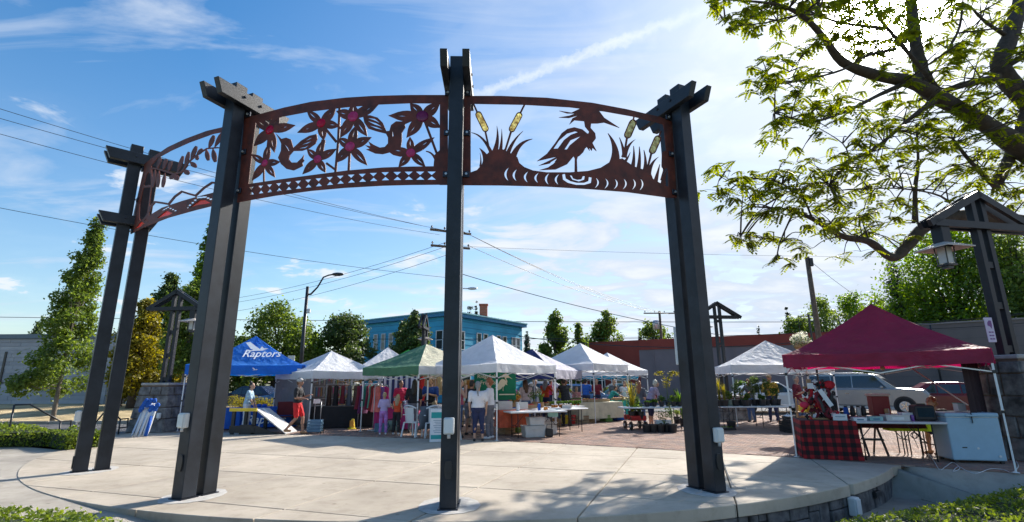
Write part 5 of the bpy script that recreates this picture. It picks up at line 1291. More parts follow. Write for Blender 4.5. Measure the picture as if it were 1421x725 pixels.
    for i, (sh, e, w_) in enumerate(E_):
        limb(b, sh, e, .052*B, .040); limb(b, e, w_, .040, .028)
        d = (w_-e).normalized(); sd = d.cross(Vector((0, 0, 1)) if abs(d.z) < .9 else Vector((0, 1, 0))).normalized(); nn = sd.cross(d)
        pm = w_+d*.05; b.ell(X(pm), (.040*s, .052*s, .018*s), 10, R=Matrix((sd, d, nn)).transposed())
        for f, (o_, ln) in enumerate(((-.028, .055), (-.010, .066), (.010, .062), (.027, .048))):
            f0 = w_+d*.088+sd*o_; f1 = f0+d*ln*.55-nn*.010; f2 = f1+d*ln*.40-nn*.028; limb(b, f0, f1, .0105, .010); limb(b, f1, f2, .010, .009)
        t0 = w_+d*.03+sd*.036*(1 if i == 0 else -1); limb(b, t0, t0+d*.035+sd*.028*(1 if i == 0 else -1)-nn*.012, .013, .011)
    body = bld('body', b, skin, th)
    def rem(o, v=vox, it=4):
        r = o.modifiers.new('remesh', 'REMESH'); r.mode = 'VOXEL'; r.voxel_size = v; r.use_smooth_shade = True
        m_ = o.modifiers.new('smooth', 'SMOOTH'); m_.iterations = it; m_.factor = .5
        if o.name.split('.')[0] in FOLD:
            d_ = o.modifiers.new('folds', 'DISPLACE'); d_.texture = FTX; d_.strength = .028; d_.mid_level = .36; d_.texture_coords = 'LOCAL'
    rem(body, vox, 3)
    # face marks: eyes, brows and mouth
    m2 = MB()
    for sx in (-1, 1): m2.ell(X(hc+Rh @ Vector((sx*.030, .093, .022))), (.011*s, .007*s, .007*s), 8, R=Rh); m2.ell(X(hc+Rh @ Vector((sx*.031, .094, .045))), (.016*s, .006*s, .004*s), 6, R=Rh)
    bld('eyes', m2, BLACKP, body); bld('mouth', MB().ell(X(hc+Rh @ Vector((0, .094, -.052))), (.021*s, .006*s, .006*s), 8, R=Rh), mat('lips', (.35, .09, .08), .5), body)
    if top:
        g = .014; t = MB(); t.ell(X(U(0, 0, 1.02)), ((.165*B+g)*s, (.118*B+g)*s, .16*s), 14, R=Rl); t.ell(X(U(0, 0, 1.15)), ((.150*B+g)*s, (.108*B+g)*s, .15*s), 14, R=Rl); t.ell(X(U(0, .005, 1.30)), ((.172*B+g)*s, (.116*B+g)*s, .175*s), 14, R=Rl)
        limb(t, shL+Vector((.03, 0, -.02)), shR+Vector((-.03, 0, -.02)), .078, .078)
        if sleeve > 0:
            for sh, e, w_ in E_:
                L_ = min(1, sleeve*2); limb(t, sh, sh.lerp(e, L_), .064*B, .054)
                if sleeve > .5: limb(t, e, e.lerp(w_, (sleeve-.5)*2*.92), .053, .042)
        o = bld('shirt', t, top, body); rem(o, .014, 5)
    if bottom:
        t = MB(); g = .014; t.ell(X(pel+Vector((0, 0, .0))), ((.165*B+g)*s, (.115*B+g+.004)*s, .135*s), 14, R=Rl)
        for hip, k, a in ((hipL, kn[0], an[0]), (hipR, kn[1], an[1])):
            L_ = min(1, leg*2); limb(t, hip, hip.lerp(k, L_), .102*B, .102*B+(.072-.102*B)*L_)
            if leg > .5: limb(t, k, k.lerp(a, (leg-.5)*2*.97), .068, .052)
        o = bld('trousers' if leg > .6 else 'shorts', t, bottom, body); rem(o, .014, 4)
    if dress:
        t = MB(); prof = [(.13, 1.42), (.17, 1.25), (.145, 1.1), (.20, .9), (.27, .60), (.29, .48)]
        t.lathe([(r*s, z*s) for r, z in prof[::-1]], 20); bld('dress', t, dress, body, smooth=True)
    if apron:
        t = MB(); t.ell(X(U(0, .03, 1.05)), ((.165*B+.008)*s, (.115*B+.014)*s, .22*s), 14, R=Rl); t.ell(X(U(0, .04, .82)), (.17*B*s, .10*s, .26*s), 14); o = bld('apron', t, apron, body); rem(o, .014, 4)
    shm = shoe or BLACKP
    for a in an:
        t = MB(); limb(t, a+Vector((0, -.035, -.045)), a+Vector((0, .13, -.058)), .046, .036); t2 = t; o = bld('shoe', t2, shm, body, smooth=True)
    if hair:
        t = MB()
        def HL(x, y, z): return X(hc+Rh @ Vector((x, y, z)))
        if hairst != 'none':
            t.ell(HL(0, -.022, .045), (.088*s, .098*s, .105*s), 12, R=Rh)
            t.ell(HL(0, -.045, -.005), (.080*s, .070*s, .09*s), 12, R=Rh)
        if hairst == 'long': 
            t.cap(HL(0, -.06, .02), X(U(0, -.11, 1.32)), .085*s, .075*s); t.cap(HL(-.06, -.03, 0), X(U(-.08, -.06, 1.40)), .04*s, .035*s); t.cap(HL(.06, -.03, 0), X(U(.08, -.06, 1.40)), .04*s, .035*s)
        if hairst == 'pony': t.cap(HL(0, -.11, .03), X(U(0, -.13, 1.33)), .035*s, .022*s); t.ell(HL(0, -.11, .03), (.035*s,)*3, 8)
        if hairst == 'bun': t.ell(HL(0, -.05, .16), (.05*s,)*3, 10)
        if hairst == 'curly':
            rr = random.Random(5)
            for _ in range(26):
                az, el = rr.uniform(0, 2*pi), rr.uniform(-.4, 1.5); p = (.095*cos(el)*cos(az), -.015+.10*cos(el)*sin(az), .03+.115*sin(el))
                if p[1] > .05 and p[2] < .06: continue
                t.ell(HL(*p), (.034*s,)*3, 7)
        o = bld('hair', t, hair, body); rem(o, .010, 1)
    if hat:
        t = MB(); q = MB()
        m_ = [Vector((0, -.005, .075)), ]
        if hatst == 'cap':
            q.ell((0, -.01, .055), (.094, .112, .088), 14); q.prism([(cos(pi*i/10)*.078, .085+sin(pi*i/10)*.09, .062) for i in range(11)], (0, 0, .012))
        else:
            q.lathe([(.20, .07), (.20, .078), (.098, .085), (.088, .16), (.06, .175), (.01, .178)], 18)
        t.add([X(hc+Rh @ Vector(v)) for v in q.v], q.f); bld('hat', t, hat, body, smooth=True)
    return th
cBlack = cloth('black cotton', (.02, .02, .024)); cRed = cloth('bright red shorts cloth', (.62, .02, .025)); cWhite = cloth('white cotton', (.68, .68, .72)); cNavy = cloth('dark navy cotton', (.02, .03, .09)); cGrey = cloth('grey trousers', (.16, .16, .19)); cLav = cloth('lavender cotton', (.48, .38, .62)); cPur = cloth('purple patterned leggings', (.42, .18, .50), .5); cOr = cloth('orange red tank', (.65, .07, .02)); cBlue = cloth('royal blue polo', (.02, .07, .34)); cLBlue = cloth('pale blue shirt', (.35, .50, .62)); cPink = cloth('raspberry shirt', (.55, .03, .12)); cRose = cloth('rose tank', (.48, .10, .16)); cLime = cloth('lime yellow shirt', (.55, .62, .05)); cMar = cloth('maroon shirt', (.20, .015, .03)); cTeal = cloth('teal shirt', (.02, .25, .26)); cYel = cloth('mustard yellow shirt', (.55, .36, .05)); cPlum = cloth('lilac print blouse', (.42, .32, .42), .3); cKha = cloth('khaki cloth', (.34, .28, .2)); cViol = cloth('violet shirt', (.38, .06, .48)); cDn = cloth('denim', (.07, .12, .24)); cSl = cloth('slate shirt', (.10, .11, .13))
hBr = mat('brown hair', (.09, .045, .022), .6, .3, 30); hDk = mat('dark hair', (.022, .015, .012), .5, .3, 30); hBl = mat('blond hair', (.40, .28, .16), .6, .25, 30); hGr = mat('grey hair', (.26, .25, .24), .6, .2, 30); hAu = mat('auburn hair', (.28, .10, .04), .6, .3, 30); hWh = mat('white blond hair', (.62, .55, .44), .6, .2, 30)
shW = mat('white shoe', (.65, .65, .66), .6, .05); shT = mat('tan sandal', (.38, .20, .09), .6, .1)
FOLD = ('shirt', 'trousers', 'shorts', 'apron'); FTX = bpy.data.textures.new('folds', 'CLOUDS'); FTX.noise_scale = .09; FTX.noise_depth = 2
G_ = lambda px, Y: Vector((A(px, 560, Y).x, Y, 0))
R90 = pi/2
person('man walking right in black tee, grey cap and bright red shorts by the skate ramp', G_(413, 17.2), -R90, 1.74, SKIN2, cBlack, .42, cRed, .42, shT, hBr, 'short', cloth('grey cap cloth', (.42, .41, .40)), arms=('forward', 'bent'), stance='walk', build=.98)
person('woman with dark bun in pale blue shirt behind the skate ramp', G_(343, 18.3), -R90+.2, 1.62, SKIN, cLBlue, .45, cWhite, 1, shW, hDk, 'bun', arms='low', lean=.12, head=(-.3, 0))
person('small girl in lavender top and purple patterned leggings seen from behind', G_(533, 16.9), .2, 1.28, SKIN, cLav, .45, cPur, 1, shW, hBl, 'short', arms=('bent', 'bent'), build=.9, vox=.010)
person('small girl with long blond hair in orange red top and black leggings', G_(551, 16.9), -.1, 1.22, SKIN, cOr, .0, cBlack, 1, shW, hBl, 'long', arms=('bent', 'down'), build=.88, vox=.010)
person('woman with long dark hair in black top seen from behind under the green tent', G_(574, 17.4), .15, 1.66, SKIN, cBlack, .55, cGrey, 1, BLACKP, hDk, 'long', arms=('bent', 'down'), build=1.08)
person('man in royal blue polo and black apron with folded hands', G_(598, 18.3), pi-.2, 1.72, SKIN, cBlue, .45, cKha, 1, BLACKP, hBr, 'short', arms='crossed', build=1.18, apron=cBlack)
person('vendor in raspberry shirt behind the pink table', G_(556, 19.6), pi+.5, 1.66, SKIN2, cPink, .45, cDn, 1, BLACKP, hDk, 'short', arms='bent')
person('woman in rose tank top and jeans, hands to chin, beside the middle post', G_(637, 15.9), -R90+.3, 1.68, SKIN, cRose, .0, cDn, 1, BLACKP, hBr, 'pony', arms='face', build=1.05)
person('person in black top and grey shorts bending into the white tent', G_(652, 16.6), -.35, 1.66, SKIN2, cBlack, .4, cGrey, .42, BLACKP, hDk, 'short', arms='reach', lean=.25)
person('grey haired woman with ponytail in white tee and navy capris seen from behind', G_(664, 14.9), .08, 1.60, SKIN, cWhite, .42, cNavy, .80, BLACKP, hGr, 'pony', arms='down', build=1.2)
person('short haired strawberry blond woman in white shirt and grey trousers turned left', G_(680, 15.5), R90-.25, 1.68, SKIN, cWhite, .45, cGrey, 1, shW, hAu, 'curly', arms=('bent', 'low'), build=1.02)
person('woman with long brown hair in pale top behind the cash table', G_(730, 19.3), .2, 1.66, SKIN, cloth('pale rose top', (.50, .40, .40)), .5, cDn, 1, shW, hBr, 'long', arms='bent')
person('woman in violet shirt behind the basket of flowers', G_(711, 19.4), pi, 1.56, SKIN, cViol, .4, cDn, 1, shW, hBr, 'short', cViol, arms='forward', lean=.15, hatst='sun')
person('bald man in lime yellow shirt leaning over the produce', G_(779, 20.8), pi+.6, 1.72, SKIN2, cLime, .45, cDn, 1, BLACKP, None, 'none', arms='reach', lean=.30)
person('man in black vest turned away at the produce table', G_(786, 19.7), .4, 1.74, SKIN2, cBlack, .1, cBlack, 1, BLACKP, hDk, 'short', arms='reach', lean=.22, build=1.05)
person('person in bright blue shirt at the back of the fourth tent', G_(814, 25.5), .1, 1.70, SKIN, cloth('bright blue shirt', (.02, .11, .50)), .45, cNavy, 1, BLACKP, hDk, 'short', arms='bent')
person('person in dark red shirt right of the one in bright blue', G_(829, 26.0), pi, 1.70, SKIN, cMar, .45, cNavy, 1, BLACKP, hBr, 'short', arms='bent')
person('person in teal shirt bent low over the teal table', G_(846, 23.6), -R90, 1.45, SKIN2, cTeal, .5, cNavy, 1, BLACKP, hDk, 'short', arms='reach', lean=.5)
person('person in slate grey shirt behind the teal table', G_(853, 24.6), pi-.5, 1.66, SKIN, cSl, .5, cNavy, 1, BLACKP, hBr, 'short', arms='bent')
person('child in pink behind the boxes of berries', G_(801, 22.8), pi, 1.35, SKIN, cloth('faded pink tee', (.45, .18, .2)), .45, cDn, 1, shW, hBr, 'short', arms='forward', build=.92)
person('elderly woman with white curly hair bending over the plant table in lilac blouse', G_(902, 18.9), -R90+.15, 1.66, SKIN, cPlum, .6, cNavy, .62, BLACKP, hWh, 'curly', arms='low', lean=.42, build=1.1, head=(-.35, 0))
person('person with bushy auburn hair at the left end of the plant table', G_(889, 19.9), -.5, 1.58, SKIN, cSl, .5, cDn, 1, BLACKP, hAu, 'long', arms='down')
person('man in mustard yellow shirt and cap among the tall plants', G_(1072, 20.8), pi-.5, 1.78, SKIN2, cYel, .55, cNavy, 1, BLACKP, hBr, 'short', cKha, arms=('bent', 'crossed'), build=1.05)
person('person in maroon shirt behind the left leg of the burgundy tent', G_(1108, 18.2), pi+.8, 1.72, SKIN, cMar, .45, cDn, 1, BLACKP, hGr, 'short', arms='crossed', build=1.1)
sp = PZ(1318, 634); person('woman with auburn hair crouched on a stool behind the white freezer', (sp.x+.42, sp.y+.45, 0), R90+.2, 1.66, SKIN2, cBlack, .35, cNavy, .48, shT, hAu, 'curly', arms='low', lean=.45, sit=True, head=(-.5, 0))
# ------------------------------------------------------------------ tables, seats and stock
TT = mat('white plastic table top', (.62, .64, .66), .5, .06, 8); 
def table(label, loc, rz, w=1.8, d=.75, h=.74, top=TT, group=None):
    th = thing('folding_table', label, 'table', loc, rz, group); bld('tabletop', MB().box((0, 0, h-.022), (w, d, .044)), top, th, bevel=.012)
    for sx in (-1, 1):
        x = sx*(w/2-.25)
        for sy in (-1, 1): bld('leg', MB().tube([(x, sy*(d/2-.08), 0), (x, sy*(d/2-.08), h-.044)], .013, 8), BLACKM, th, smooth=True)
        bld('crossbar', MB().tube([(x, -d/2+.08, .32), (x, d/2-.08, .32)], .011, 8).tube([(x, 0, .32), (x-sx*.35, 0, h-.05)], .009, 8), BLACKM, th, smooth=True)
    return th
def tcloth(label, loc, rz, w, d, h, m, drop=.7, side=None, group=None):
    th = thing('tablecloth', label, 'tablecloth', loc, rz, group); mb = MB(); n = 56; r2 = random.Random(int(w*100+loc[0]*7))
    per = []
    for i in range(n):
        t = i/n*4; k = int(t); f = t-k; cs = [(-1, -1), (1, -1), (1, 1), (-1, 1)]; a, b = cs[k], cs[(k+1) % 4]; per.append((a[0]+(b[0]-a[0])*f, a[1]+(b[1]-a[1])*f))
    rows = 5
    for q in range(rows+1):
        for i, (x, y) in enumerate(per):
            u = q/rows; fl = 1+.03*u; wv = .022*u*sin(i*1.9+r2.uniform(0, .7))
            z = h+.006-drop*u
            mb.v.append((x*(w/2+.012)*fl+x*wv, y*(d/2+.012)*fl+y*wv, max(.008, z)))
    o = len(mb.v); mb.f = [(q*n+i, (q+1)*n+i, (q+1)*n+(i+1) % n, q*n+(i+1) % n) for q in range(rows) for i in range(n)]; mb.f.append(tuple(range(n))); mb.m = [0]*len(mb.f)
    bld('cloth', mb, m, th, smooth=False); 
    return th
def crate(label, loc, rz, w, d, h, m, slats=4, group=None, cat='crate', name='crate'):
    th = thing(name, label, cat, loc, rz, group); t = .012
    bld('base', MB().box((0, 0, .01), (w, d, .018)), m, th)
    for s_ in (-1, 1):
        for k in range(slats):
            z = .02+(k+.5)*(h-.02)/slats; hh = (h-.02)/slats*.8
            bld('slat', MB().box((0, s_*(d/2-t/2), z), (w, t, hh)), m, th); bld('slat', MB().box((s_*(w/2-t/2), 0, z), (t, d-2*t-.004, hh)), m, th)
    mb = MB()
    for sx in (-1, 1):
        for sy in (-1, 1): mb.box((sx*(w/2-t*1.9), sy*(d/2-t*1.9), h/2), (.018, .018, h-.004))
    bld('corner_posts', mb, m, th); return th
def bin_(label, loc, rz, w, d, h, m, lid=None, group=None, cat='bin', name='storage_bin'):
    th = thing(name, label, cat, loc, rz, group); bld('tub', MB().box((0, 0, h/2), (w*.9, d*.9, h), tz=1.1, ty=1.1), m, th, bevel=.015)
    bld('lid' if lid else 'rim', MB().box((0, 0, h+.012), (w*1.04, d*1.04, .03)), lid or m, th, bevel=.008)
    bld('handle', MB().box((0, -d/2-.012, h*.8), (w*.3, .03, .03)), m, th, bevel=.006); return th
def pot(label, loc, h, r, m, kind='bush', ph=.22, pr=.12, potm=BLACKP, n=500, leaf=.06, group=None, pot_='pot', seed=0):
    th = thing('potted_plant', label, 'potted plant', loc, rs.rand()*6, group); r2 = np.random.RandomState(seed or int(abs(loc[0])*97+loc[1]*31) % 9999)
    bld('pot', MB().lathe([(pr*.75, 0), (pr, ph*.86), (pr*1.08, ph*.86), (pr*1.08, ph), (pr*.95, ph), (pr*.9, ph-.03)], 14), potm, th, smooth=False)
    bld('soil', MB().lathe([(.01, ph-.028), (pr*.9, ph-.026)], 12, cap=False), EARTH, th)
    if kind == 'bush':
        cs = [(r2.uniform(-r, r)*.6, r2.uniform(-r, r)*.6, ph+(h-ph)*r2.uniform(.25, .92), r*r2.uniform(.3, .5)) for _ in range(10)]
        P, Nn = clumps(cs, n); quads('foliage', P, Nn, leaf, m, th)
        mb = MB()
        for c_ in cs[:5]: mb.tube([(0, 0, ph-.04), (c_[0]*.4, c_[1]*.4, (ph+c_[2])/2), c_[:3]], [.012, .009, .004], 5)
        bld('stems', mb, mat('green stems', (.10, .13, .04), .8), th)
    elif kind in ('grass', 'blade'):
        mb = MB(); nb = 40 if kind == 'grass' else 16
        for _ in range(nb):
            az = r2.uniform(0, 2*pi); tip = Vector((cos(az)*r*r2.uniform(.2, 1), sin(az)*r*r2.uniform(.2, 1), ph+(h-ph)*r2.uniform(.6, 1))); w_ = .010 if kind == 'grass' else .024
            a = Vector((cos(az)*.03, sin(az)*.03, ph-.03)); m_ = a.lerp(tip, .6); m_.x *= .6; m_.y *= .6; sd = Vector((-sin(az), cos(az), 0))*w_
            mb.add([a-sd, a+sd, m_+sd*.8, tip, m_-sd*.8], [(0, 1, 2, 4), (4, 2, 3)])
        bld('blades', mb, m, th)
    elif kind == 'stem':
        mb = MB(); P, Nn = [], []
        for _ in range(5):
            az = r2.uniform(0, 2*pi); top = Vector((cos(az)*r*.5, sin(az)*r*.5, h*r2.uniform(.75, 1))); mid_ = Vector((top.x*.2, top.y*.2, (ph+top.z)*.5)); pts = spl([Vector((0, 0, ph-.03)), mid_, top], 4); mb.tube(pts, [.009]*len(pts), 5)
            for q in range(n//5):
                u = r2.uniform(.25, 1); p = pts[int(u*(len(pts)-1))]; a2 = r2.uniform(0, 2*pi); e = r*.35*r2.uniform(.2, 1); P.append((p.x+cos(a2)*e, p.y+sin(a2)*e, p.z+r2.uniform(-.05, .05))); Nn.append((cos(a2)*.3, sin(a2)*.3, 1))
        bld('stems', mb, mat('green stems', (.10, .13, .04), .8), th); quads('foliage', np.array(P), np.array(Nn), leaf, m, th, asp=.4)
    elif kind == 'arch':         # canes bowing over with long leaves
        P, Nn = [], []; mb = MB()
        for j, az in enumerate((0.2, 2.6, .8)):
            pts = spl([Vector((0, 0, ph-.03)), Vector((cos(az)*.02, 0, h*.6)), Vector((cos(az)*r*.5, sin(az)*r*.3, h*.95)), Vector((cos(az)*r, sin(az)*r*.5, h*.9))], 5); mb.tube(pts, [.012]*len(pts), 6)
            for q in range(n//3):
                u = r2.uniform(.35, 1); p = pts[int(u*(len(pts)-1))]; P.append((p.x+r2.normal()*.05, p.y+r2.normal()*.05, p.z-abs(r2.normal())*.05)); Nn.append(r2.normal(size=3)+[0, 0, .6])
        bld('stems', mb, mat('green stems', (.10, .13, .04), .8), th); quads('foliage', np.array(P), np.array(Nn), leaf, m, th, asp=.35)
    return th
def heap(name, label, cat, loc, items, group=None, rz=0):
    """small goods: each item (part name, mesh, material)"""
    th = thing(name, label, cat, loc, rz, group)
    for nm, mb, m in items: bld(nm, mb, m, th, smooth=nm in ('fruit', 'tomato', 'flower', 'ball'))
    return th
def fruitbox(label, loc, rz, m, n=14, w=.40, d=.30, wood=None, r=.035, group='produce boxes on the stall tables'):
    wd = wood or mat('pale crate wood', (.38, .26, .15), .8, .2, 6); th = thing('produce_box', label, 'produce box', loc, rz, group)
    bld('base', MB().box((0, 0, .008), (w, d, .014)), wd, th)
    for s_ in (-1, 1): bld('side', MB().box((0, s_*d/2, .05), (w, .012, .1)), wd, th); bld('side', MB().box((s_*(w/2-.006), 0, .05), (.012, d-.014, .1)), wd, th)
    r2 = random.Random(int(loc[0]*100)); me = None
    for i in range(n):
        p = (r2.uniform(-w/2+r, w/2-r), r2.uniform(-d/2+r, d/2-r), .07+r2.uniform(0, .035))
        if me is None:
            o = bld('fruit', MB().ell((0, 0, 0), (r, r, r*.9), 8), m, th, smooth=True); me = o.data; o.location = p
        else: inst('fruit', me, th, p)
    return th
RED_ = mat('ripe red skin', (.50, .02, .015), .35, .2, 20); ORA = mat('orange skin', (.60, .20, .02), .45, .2, 20); GRN = mat('green produce', (.12, .25, .04), .5, .3, 20); PLM = mat('dark berries', (.06, .01, .05), .4, .2, 20); YLW = mat('yellow produce', (.65, .45, .05), .5, .2, 20); PCH = mat('pink potatoes', (.45, .16, .14), .6, .2, 20)
CREAM = cloth('cream cloth', (.62, .58, .42)); TEALC = cloth('teal cloth', (.02, .34, .30)); BLKC = cloth('black table cloth', (.015, .015, .018)); PNKC = cloth('magenta table cloth', (.50, .03, .16)); BLUC = cloth('blue table cloth', (.01, .09, .42)); YEL = mat('yellow plastic', (.68, .50, .03), .45, .08); REDP = mat('red plastic', (.48, .02, .02), .45, .1); CLR = mat('milky storage plastic', (.55, .55, .53), .4, .08); WICK = mat('wicker', (.36, .22, .10), .8, .3, 30); BLUP = mat('blue grey plastic', (.10, .20, .30), .5, .1); PAPER = mat('white paper', (.72, .73, .74), .7, .04); CARD = mat('cardboard', (.36, .25, .15), .85, .1); TEALP = mat('teal print', (.02, .32, .30), .6, .08); SIL = mat('silver grey paint', (.50, .50, .50), .4, .08)

# ---- skateboard ramp beside the blue tent
def X0(px, Y, z=0): v = A(px, 560, Y); return Vector((v.x, Y, z))
rp = thing('skate_ramp', 'grey metal skate ramp with yellow lip and black sides by the blue tent', 'ramp', X0(350, 17.6))
x0, x1, x2 = X0(322, 17.2).x, X0(357, 17.2).x, X0(400, 17.2).x; yb, yf = 18.1, 17.2
bld('deck', MB().prism([(x1, yf, .78), (x2, yf, .03), (x2, yf, .0), (x1, yf, .73)], (0, .9, 0)), SIL, rp, world=True)
bld('guide_strip', MB().prism([(x1, yf+.36, .79), (x2, yf+.36, .04), (x2, yf+.36, .036), (x1, yf+.36, .786)], (0, .14, 0)), PAPER, rp, world=True)
bld('platform', MB().box(((x0+x1)/2, (yf+yb)/2, .76), (x1-x0, .9, .05)), SIL, rp, world=True); bld('lip', MB().box(((x0+x1)/2, yf-.03, .77), (x1-x0+.06, .05, .10)), YEL, rp, world=True)
bld('side_panel', MB().prism([(x1-.05, yf+.01, .30), (x2-.25, yf+.01, .0), (x1-.5, yf+.01, 0), (x1-.5, yf+.01, .30)], (0, .03, 0)), BLACKP, rp, world=True)
for x in (x0+.08, x1-.06):
    for y in (yf+.05, yb-.05): bld('post', MB().box((x, y, .37), (.10, .08, .73)), BLACKP, rp, world=True)
bld('kick_board', MB().box(((x0+x1)/2, yf+.02, .16), (x1-x0, .04, .22)), BLACKP, rp, world=True)
bt_ = table('table under the blue cloth in the blue tent', X0(378, 19.8), radians(12), 1.8, .75)
t = tcloth('blue table cloth with white lettering in the blue tent', X0(378, 19.8), radians(12), 1.8, .75, .74, BLUC, .70)
flat_print(t, Vector((-.75, -.41, .18)), Vector((1, 0, 0)), Vector((0, 0, 1)), [[(a*.42, b*.42) for a, b in f] for f in letters('Raptors')], PRW)
table('folding table left of the seated woman', X0(306, 19.0), radians(18), 1.4, .7); tcloth('blue table cloth left of the skate ramp', X0(306, 19.0), radians(18), 1.4, .7, .74, BLUC, .70)
heap('cap_stack', 'little heap of blue caps on the blue cloth', 'caps', X0(360, 19.7, .75), [('cap', MB().ell((x*.2, 0, .04), (.09, .11, .07), 10), BLUC) for x in (-1, 0, 1)])
th = thing('folded_umbrellas', 'folded blue and white umbrellas leaning on the left stone pier', 'umbrellas', X0(202, 16.7))
for k in range(8):
    b = Vector((-.26+k*.065, -.05+.05*(k % 2), 0)); tp = Vector((-.20+k*.055, .30, 1.0)); bld('umbrella', MB().tube([b, b.lerp(tp, .15), b.lerp(tp, .72), tp], [.010, .028, .030, .02], 8), PAPER if k % 3 else mat('pale blue cloth', (.40, .52, .70), .8), th, smooth=True)
for k in range(14): bld('blue_cover', MB().ell((-.24+(k*5 % 14)*.036, .16+.04*(k % 3), .80+.07*((k*7) % 5)), (.065+.02*(k % 2), .06, .085), 8), BLUC, th, smooth=True)
bld('blue_stripe', MB().tube([(.20, -.06, .03), (.14, .16, .6)], .05, 8), BLUC, th, smooth=True)

# ---- white tent stall: frames of jewellery, shelves, black table, folding chair, trolley crate
table('table under the black cloth in the white tent', X0(486, 21.0), radians(15), 2.6, .75); tcloth('black table cloth in front of the shelves', X0(478, 19.7), radians(15), 2.2, .8, .76, BLKC, .74)
th = thing('bead_rack', 'wire rack hung with strings of coloured beads in the white tent', 'rack', X0(460, 20.8, 0), radians(12))
bld('frame', MB().box((-.75, 0, 1.15), (.03, .03, 1.5)).box((.75, 0, 1.15), (.03, .03, 1.5)).box((0, 0, 1.9), (1.5, .03, .03)).box((0, 0, 1.45), (1.5, .02, .02)).box((0, 0, 1.0), (1.5, .02, .02)), ALU, th)
bm3 = [mat('bead %d' % i, c_, .3, .2, 30) for i, c_ in enumerate(((.5, .08, .2), (.1, .25, .45), (.6, .5, .4), (.2, .4, .2), (.55, .55, .6), (.5, .25, .05)))]
for i in range(16):
    for zt in (1.88, 1.43): bld('bead_string', MB().tube([(-.68+i*.09, -.02, zt), (-.68+i*.09, -.03, zt-random.uniform(.15, .38))], random.uniform(.010, .022), 6), bm3[(i*5+int(zt*10)) % 6], th)
th = thing('display_shelf', 'yellow wood shelf of small wares in the white tent', 'shelf', X0(483, 21.2, 0), radians(15)); YW = mat('yellow pine', (.50, .30, .07), .6, .15, 5)
for x in (-.45, 0, .45): bld('upright', MB().box((x, 0, 1.1), (.04, .25, 2.0)), YW, th)
for z in (.75, 1.05, 1.35, 1.65, 1.95): bld('shelf_board', MB().box((0, .002, z), (.95, .26, .03)), YW, th)
for i in range(18): bld('ware', MB().lathe([(.03, 0), (.05, .05), (.03, .12)], 8, (-.38+(i % 6)*.15, -.02, .765+(i//6)*.3)), bm3[i % 6], th)
th = thing('folding_chair', 'dark maroon folding camp chair against the grey tent wall', 'chair', X0(398, 19.3, 0), radians(200)); CH = cloth('maroon chair cloth', (.10, .012, .02))
bld('seat', MB().box((0, 0, .42), (.52, .46, .03)), CH, th, bevel=.01); bld('backrest', MB().box((0, .25, .72), (.56, .03, .48), R=Matrix.Rotation(-.2, 3, 'X')), CH, th, bevel=.03, seg=2)
for sx in (-1, 1):
    for a, b in (((sx*.26, -.22, 0), (sx*.24, .24, .43)), ((sx*.26, .24, 0), (sx*.24, -.22, .43)), ((sx*.27, .24, .4), (sx*.28, .3, .95))): bld('leg', MB().tube([a, b], .012, 8), BLACKM, th, smooth=True)
    bld('armrest', MB().box((sx*.30, 0, .64), (.05, .46, .03)), CH, th)
th = thing('trolley_crate', 'blue grey folding trolley crate with pull handle on wheels', 'trolley', X0(440, 17.6, 0), radians(8))
for k in range(4):
    for s_ in (-1, 1): bld('slat', MB().box((0, s_*.19, .09+k*.095), (.44, .02, .075)), BLUP, th, bevel=.004); bld('slat', MB().box((s_*.21, 0, .09+k*.095), (.02, .36, .075)), BLUP, th, bevel=.004)
bld('base', MB().box((0, 0, .05), (.43, .38, .03)), BLUP, th)
for s_ in (-1, 1):
    for y in (-.16, .16): bld('wheel', MB().tube([(s_*.22, y, .035), (s_*.25, y, .035)], .035, 12), BLACKP, th, smooth=True)
bld('handle', MB().tube([(-.10, .2, .4), (-.10, .2, 1.0), (.10, .2, 1.0), (.10, .2, .4)], .010, 8), ALU, th, smooth=True); bld('price_card', MB().box((-.05, .17, 1.0), (.22, .01, .14)), PAPER, th)

# ---- clothing rails under the green tent
def rail(label, loc, rz, w, cols, h=1.55, ln=(.7, 1.05), what='dress'):
    th = thing('clothes_rail', label, 'clothes rail', loc, rz)
    bld('bar', MB().tube([(-w/2, 0, h), (w/2, 0, h)], .014, 8), ALU, th, smooth=True)
    for sx in (-1, 1): bld('post', MB().tube([(sx*w/2, 0, .03), (sx*w/2, 0, h)], .014, 8), ALU, th, smooth=True); bld('foot', MB().box((sx*w/2, 0, .02), (.04, .5, .03)), ALU, th)
    n = len(cols); Rr = Matrix.Rotation(rz, 3, 'Z')
    for i, c_ in enumerate(cols):
        x = -w/2+(i+.5)*w/n; l_ = random.uniform(*ln); p = Vector(loc)+Rr @ Vector((x, 0, h))
        g = thing('garment', GL.pop(0), 'garment', p, rz+random.uniform(-.3, .3), 'clothes hanging on the rails')
        mb = MB(); k = 10; hw, hd = w/n*.42, .20; a0_ = random.uniform(0, 6)
        prof = [(-.03, .04, .03), (-.08, .75, .75), (-.35, .7, .7), (-l_, 1.15, 1.1)]
        for z, fx, fy in prof:
            for j in range(k): a = 2*pi*j/k; mb.v.append((cos(a)*hw*fx*(1+.25*sin(3*a+a0_)*(-z)), sin(a)*hd*fy*(1+.12*cos(4*a)), z))
        for r_ in range(3):
            for j in range(k): mb.f.append((r_*k+j, r_*k+(j+1) % k, (r_+1)*k+(j+1) % k, (r_+1)*k+j)); mb.m.append(0)
        bld('cloth', mb, c_, g, smooth=True); bld('hanger', MB().tube([(0, 0, -.02), (0, 0, .035), (.0, .02, .05)], .004, 5).bar((0, -.18, -.05), (0, .18, -.05), .008, .008), BLACKM, g)
    return th
def cc(n, c): return cloth(n, c, .25)
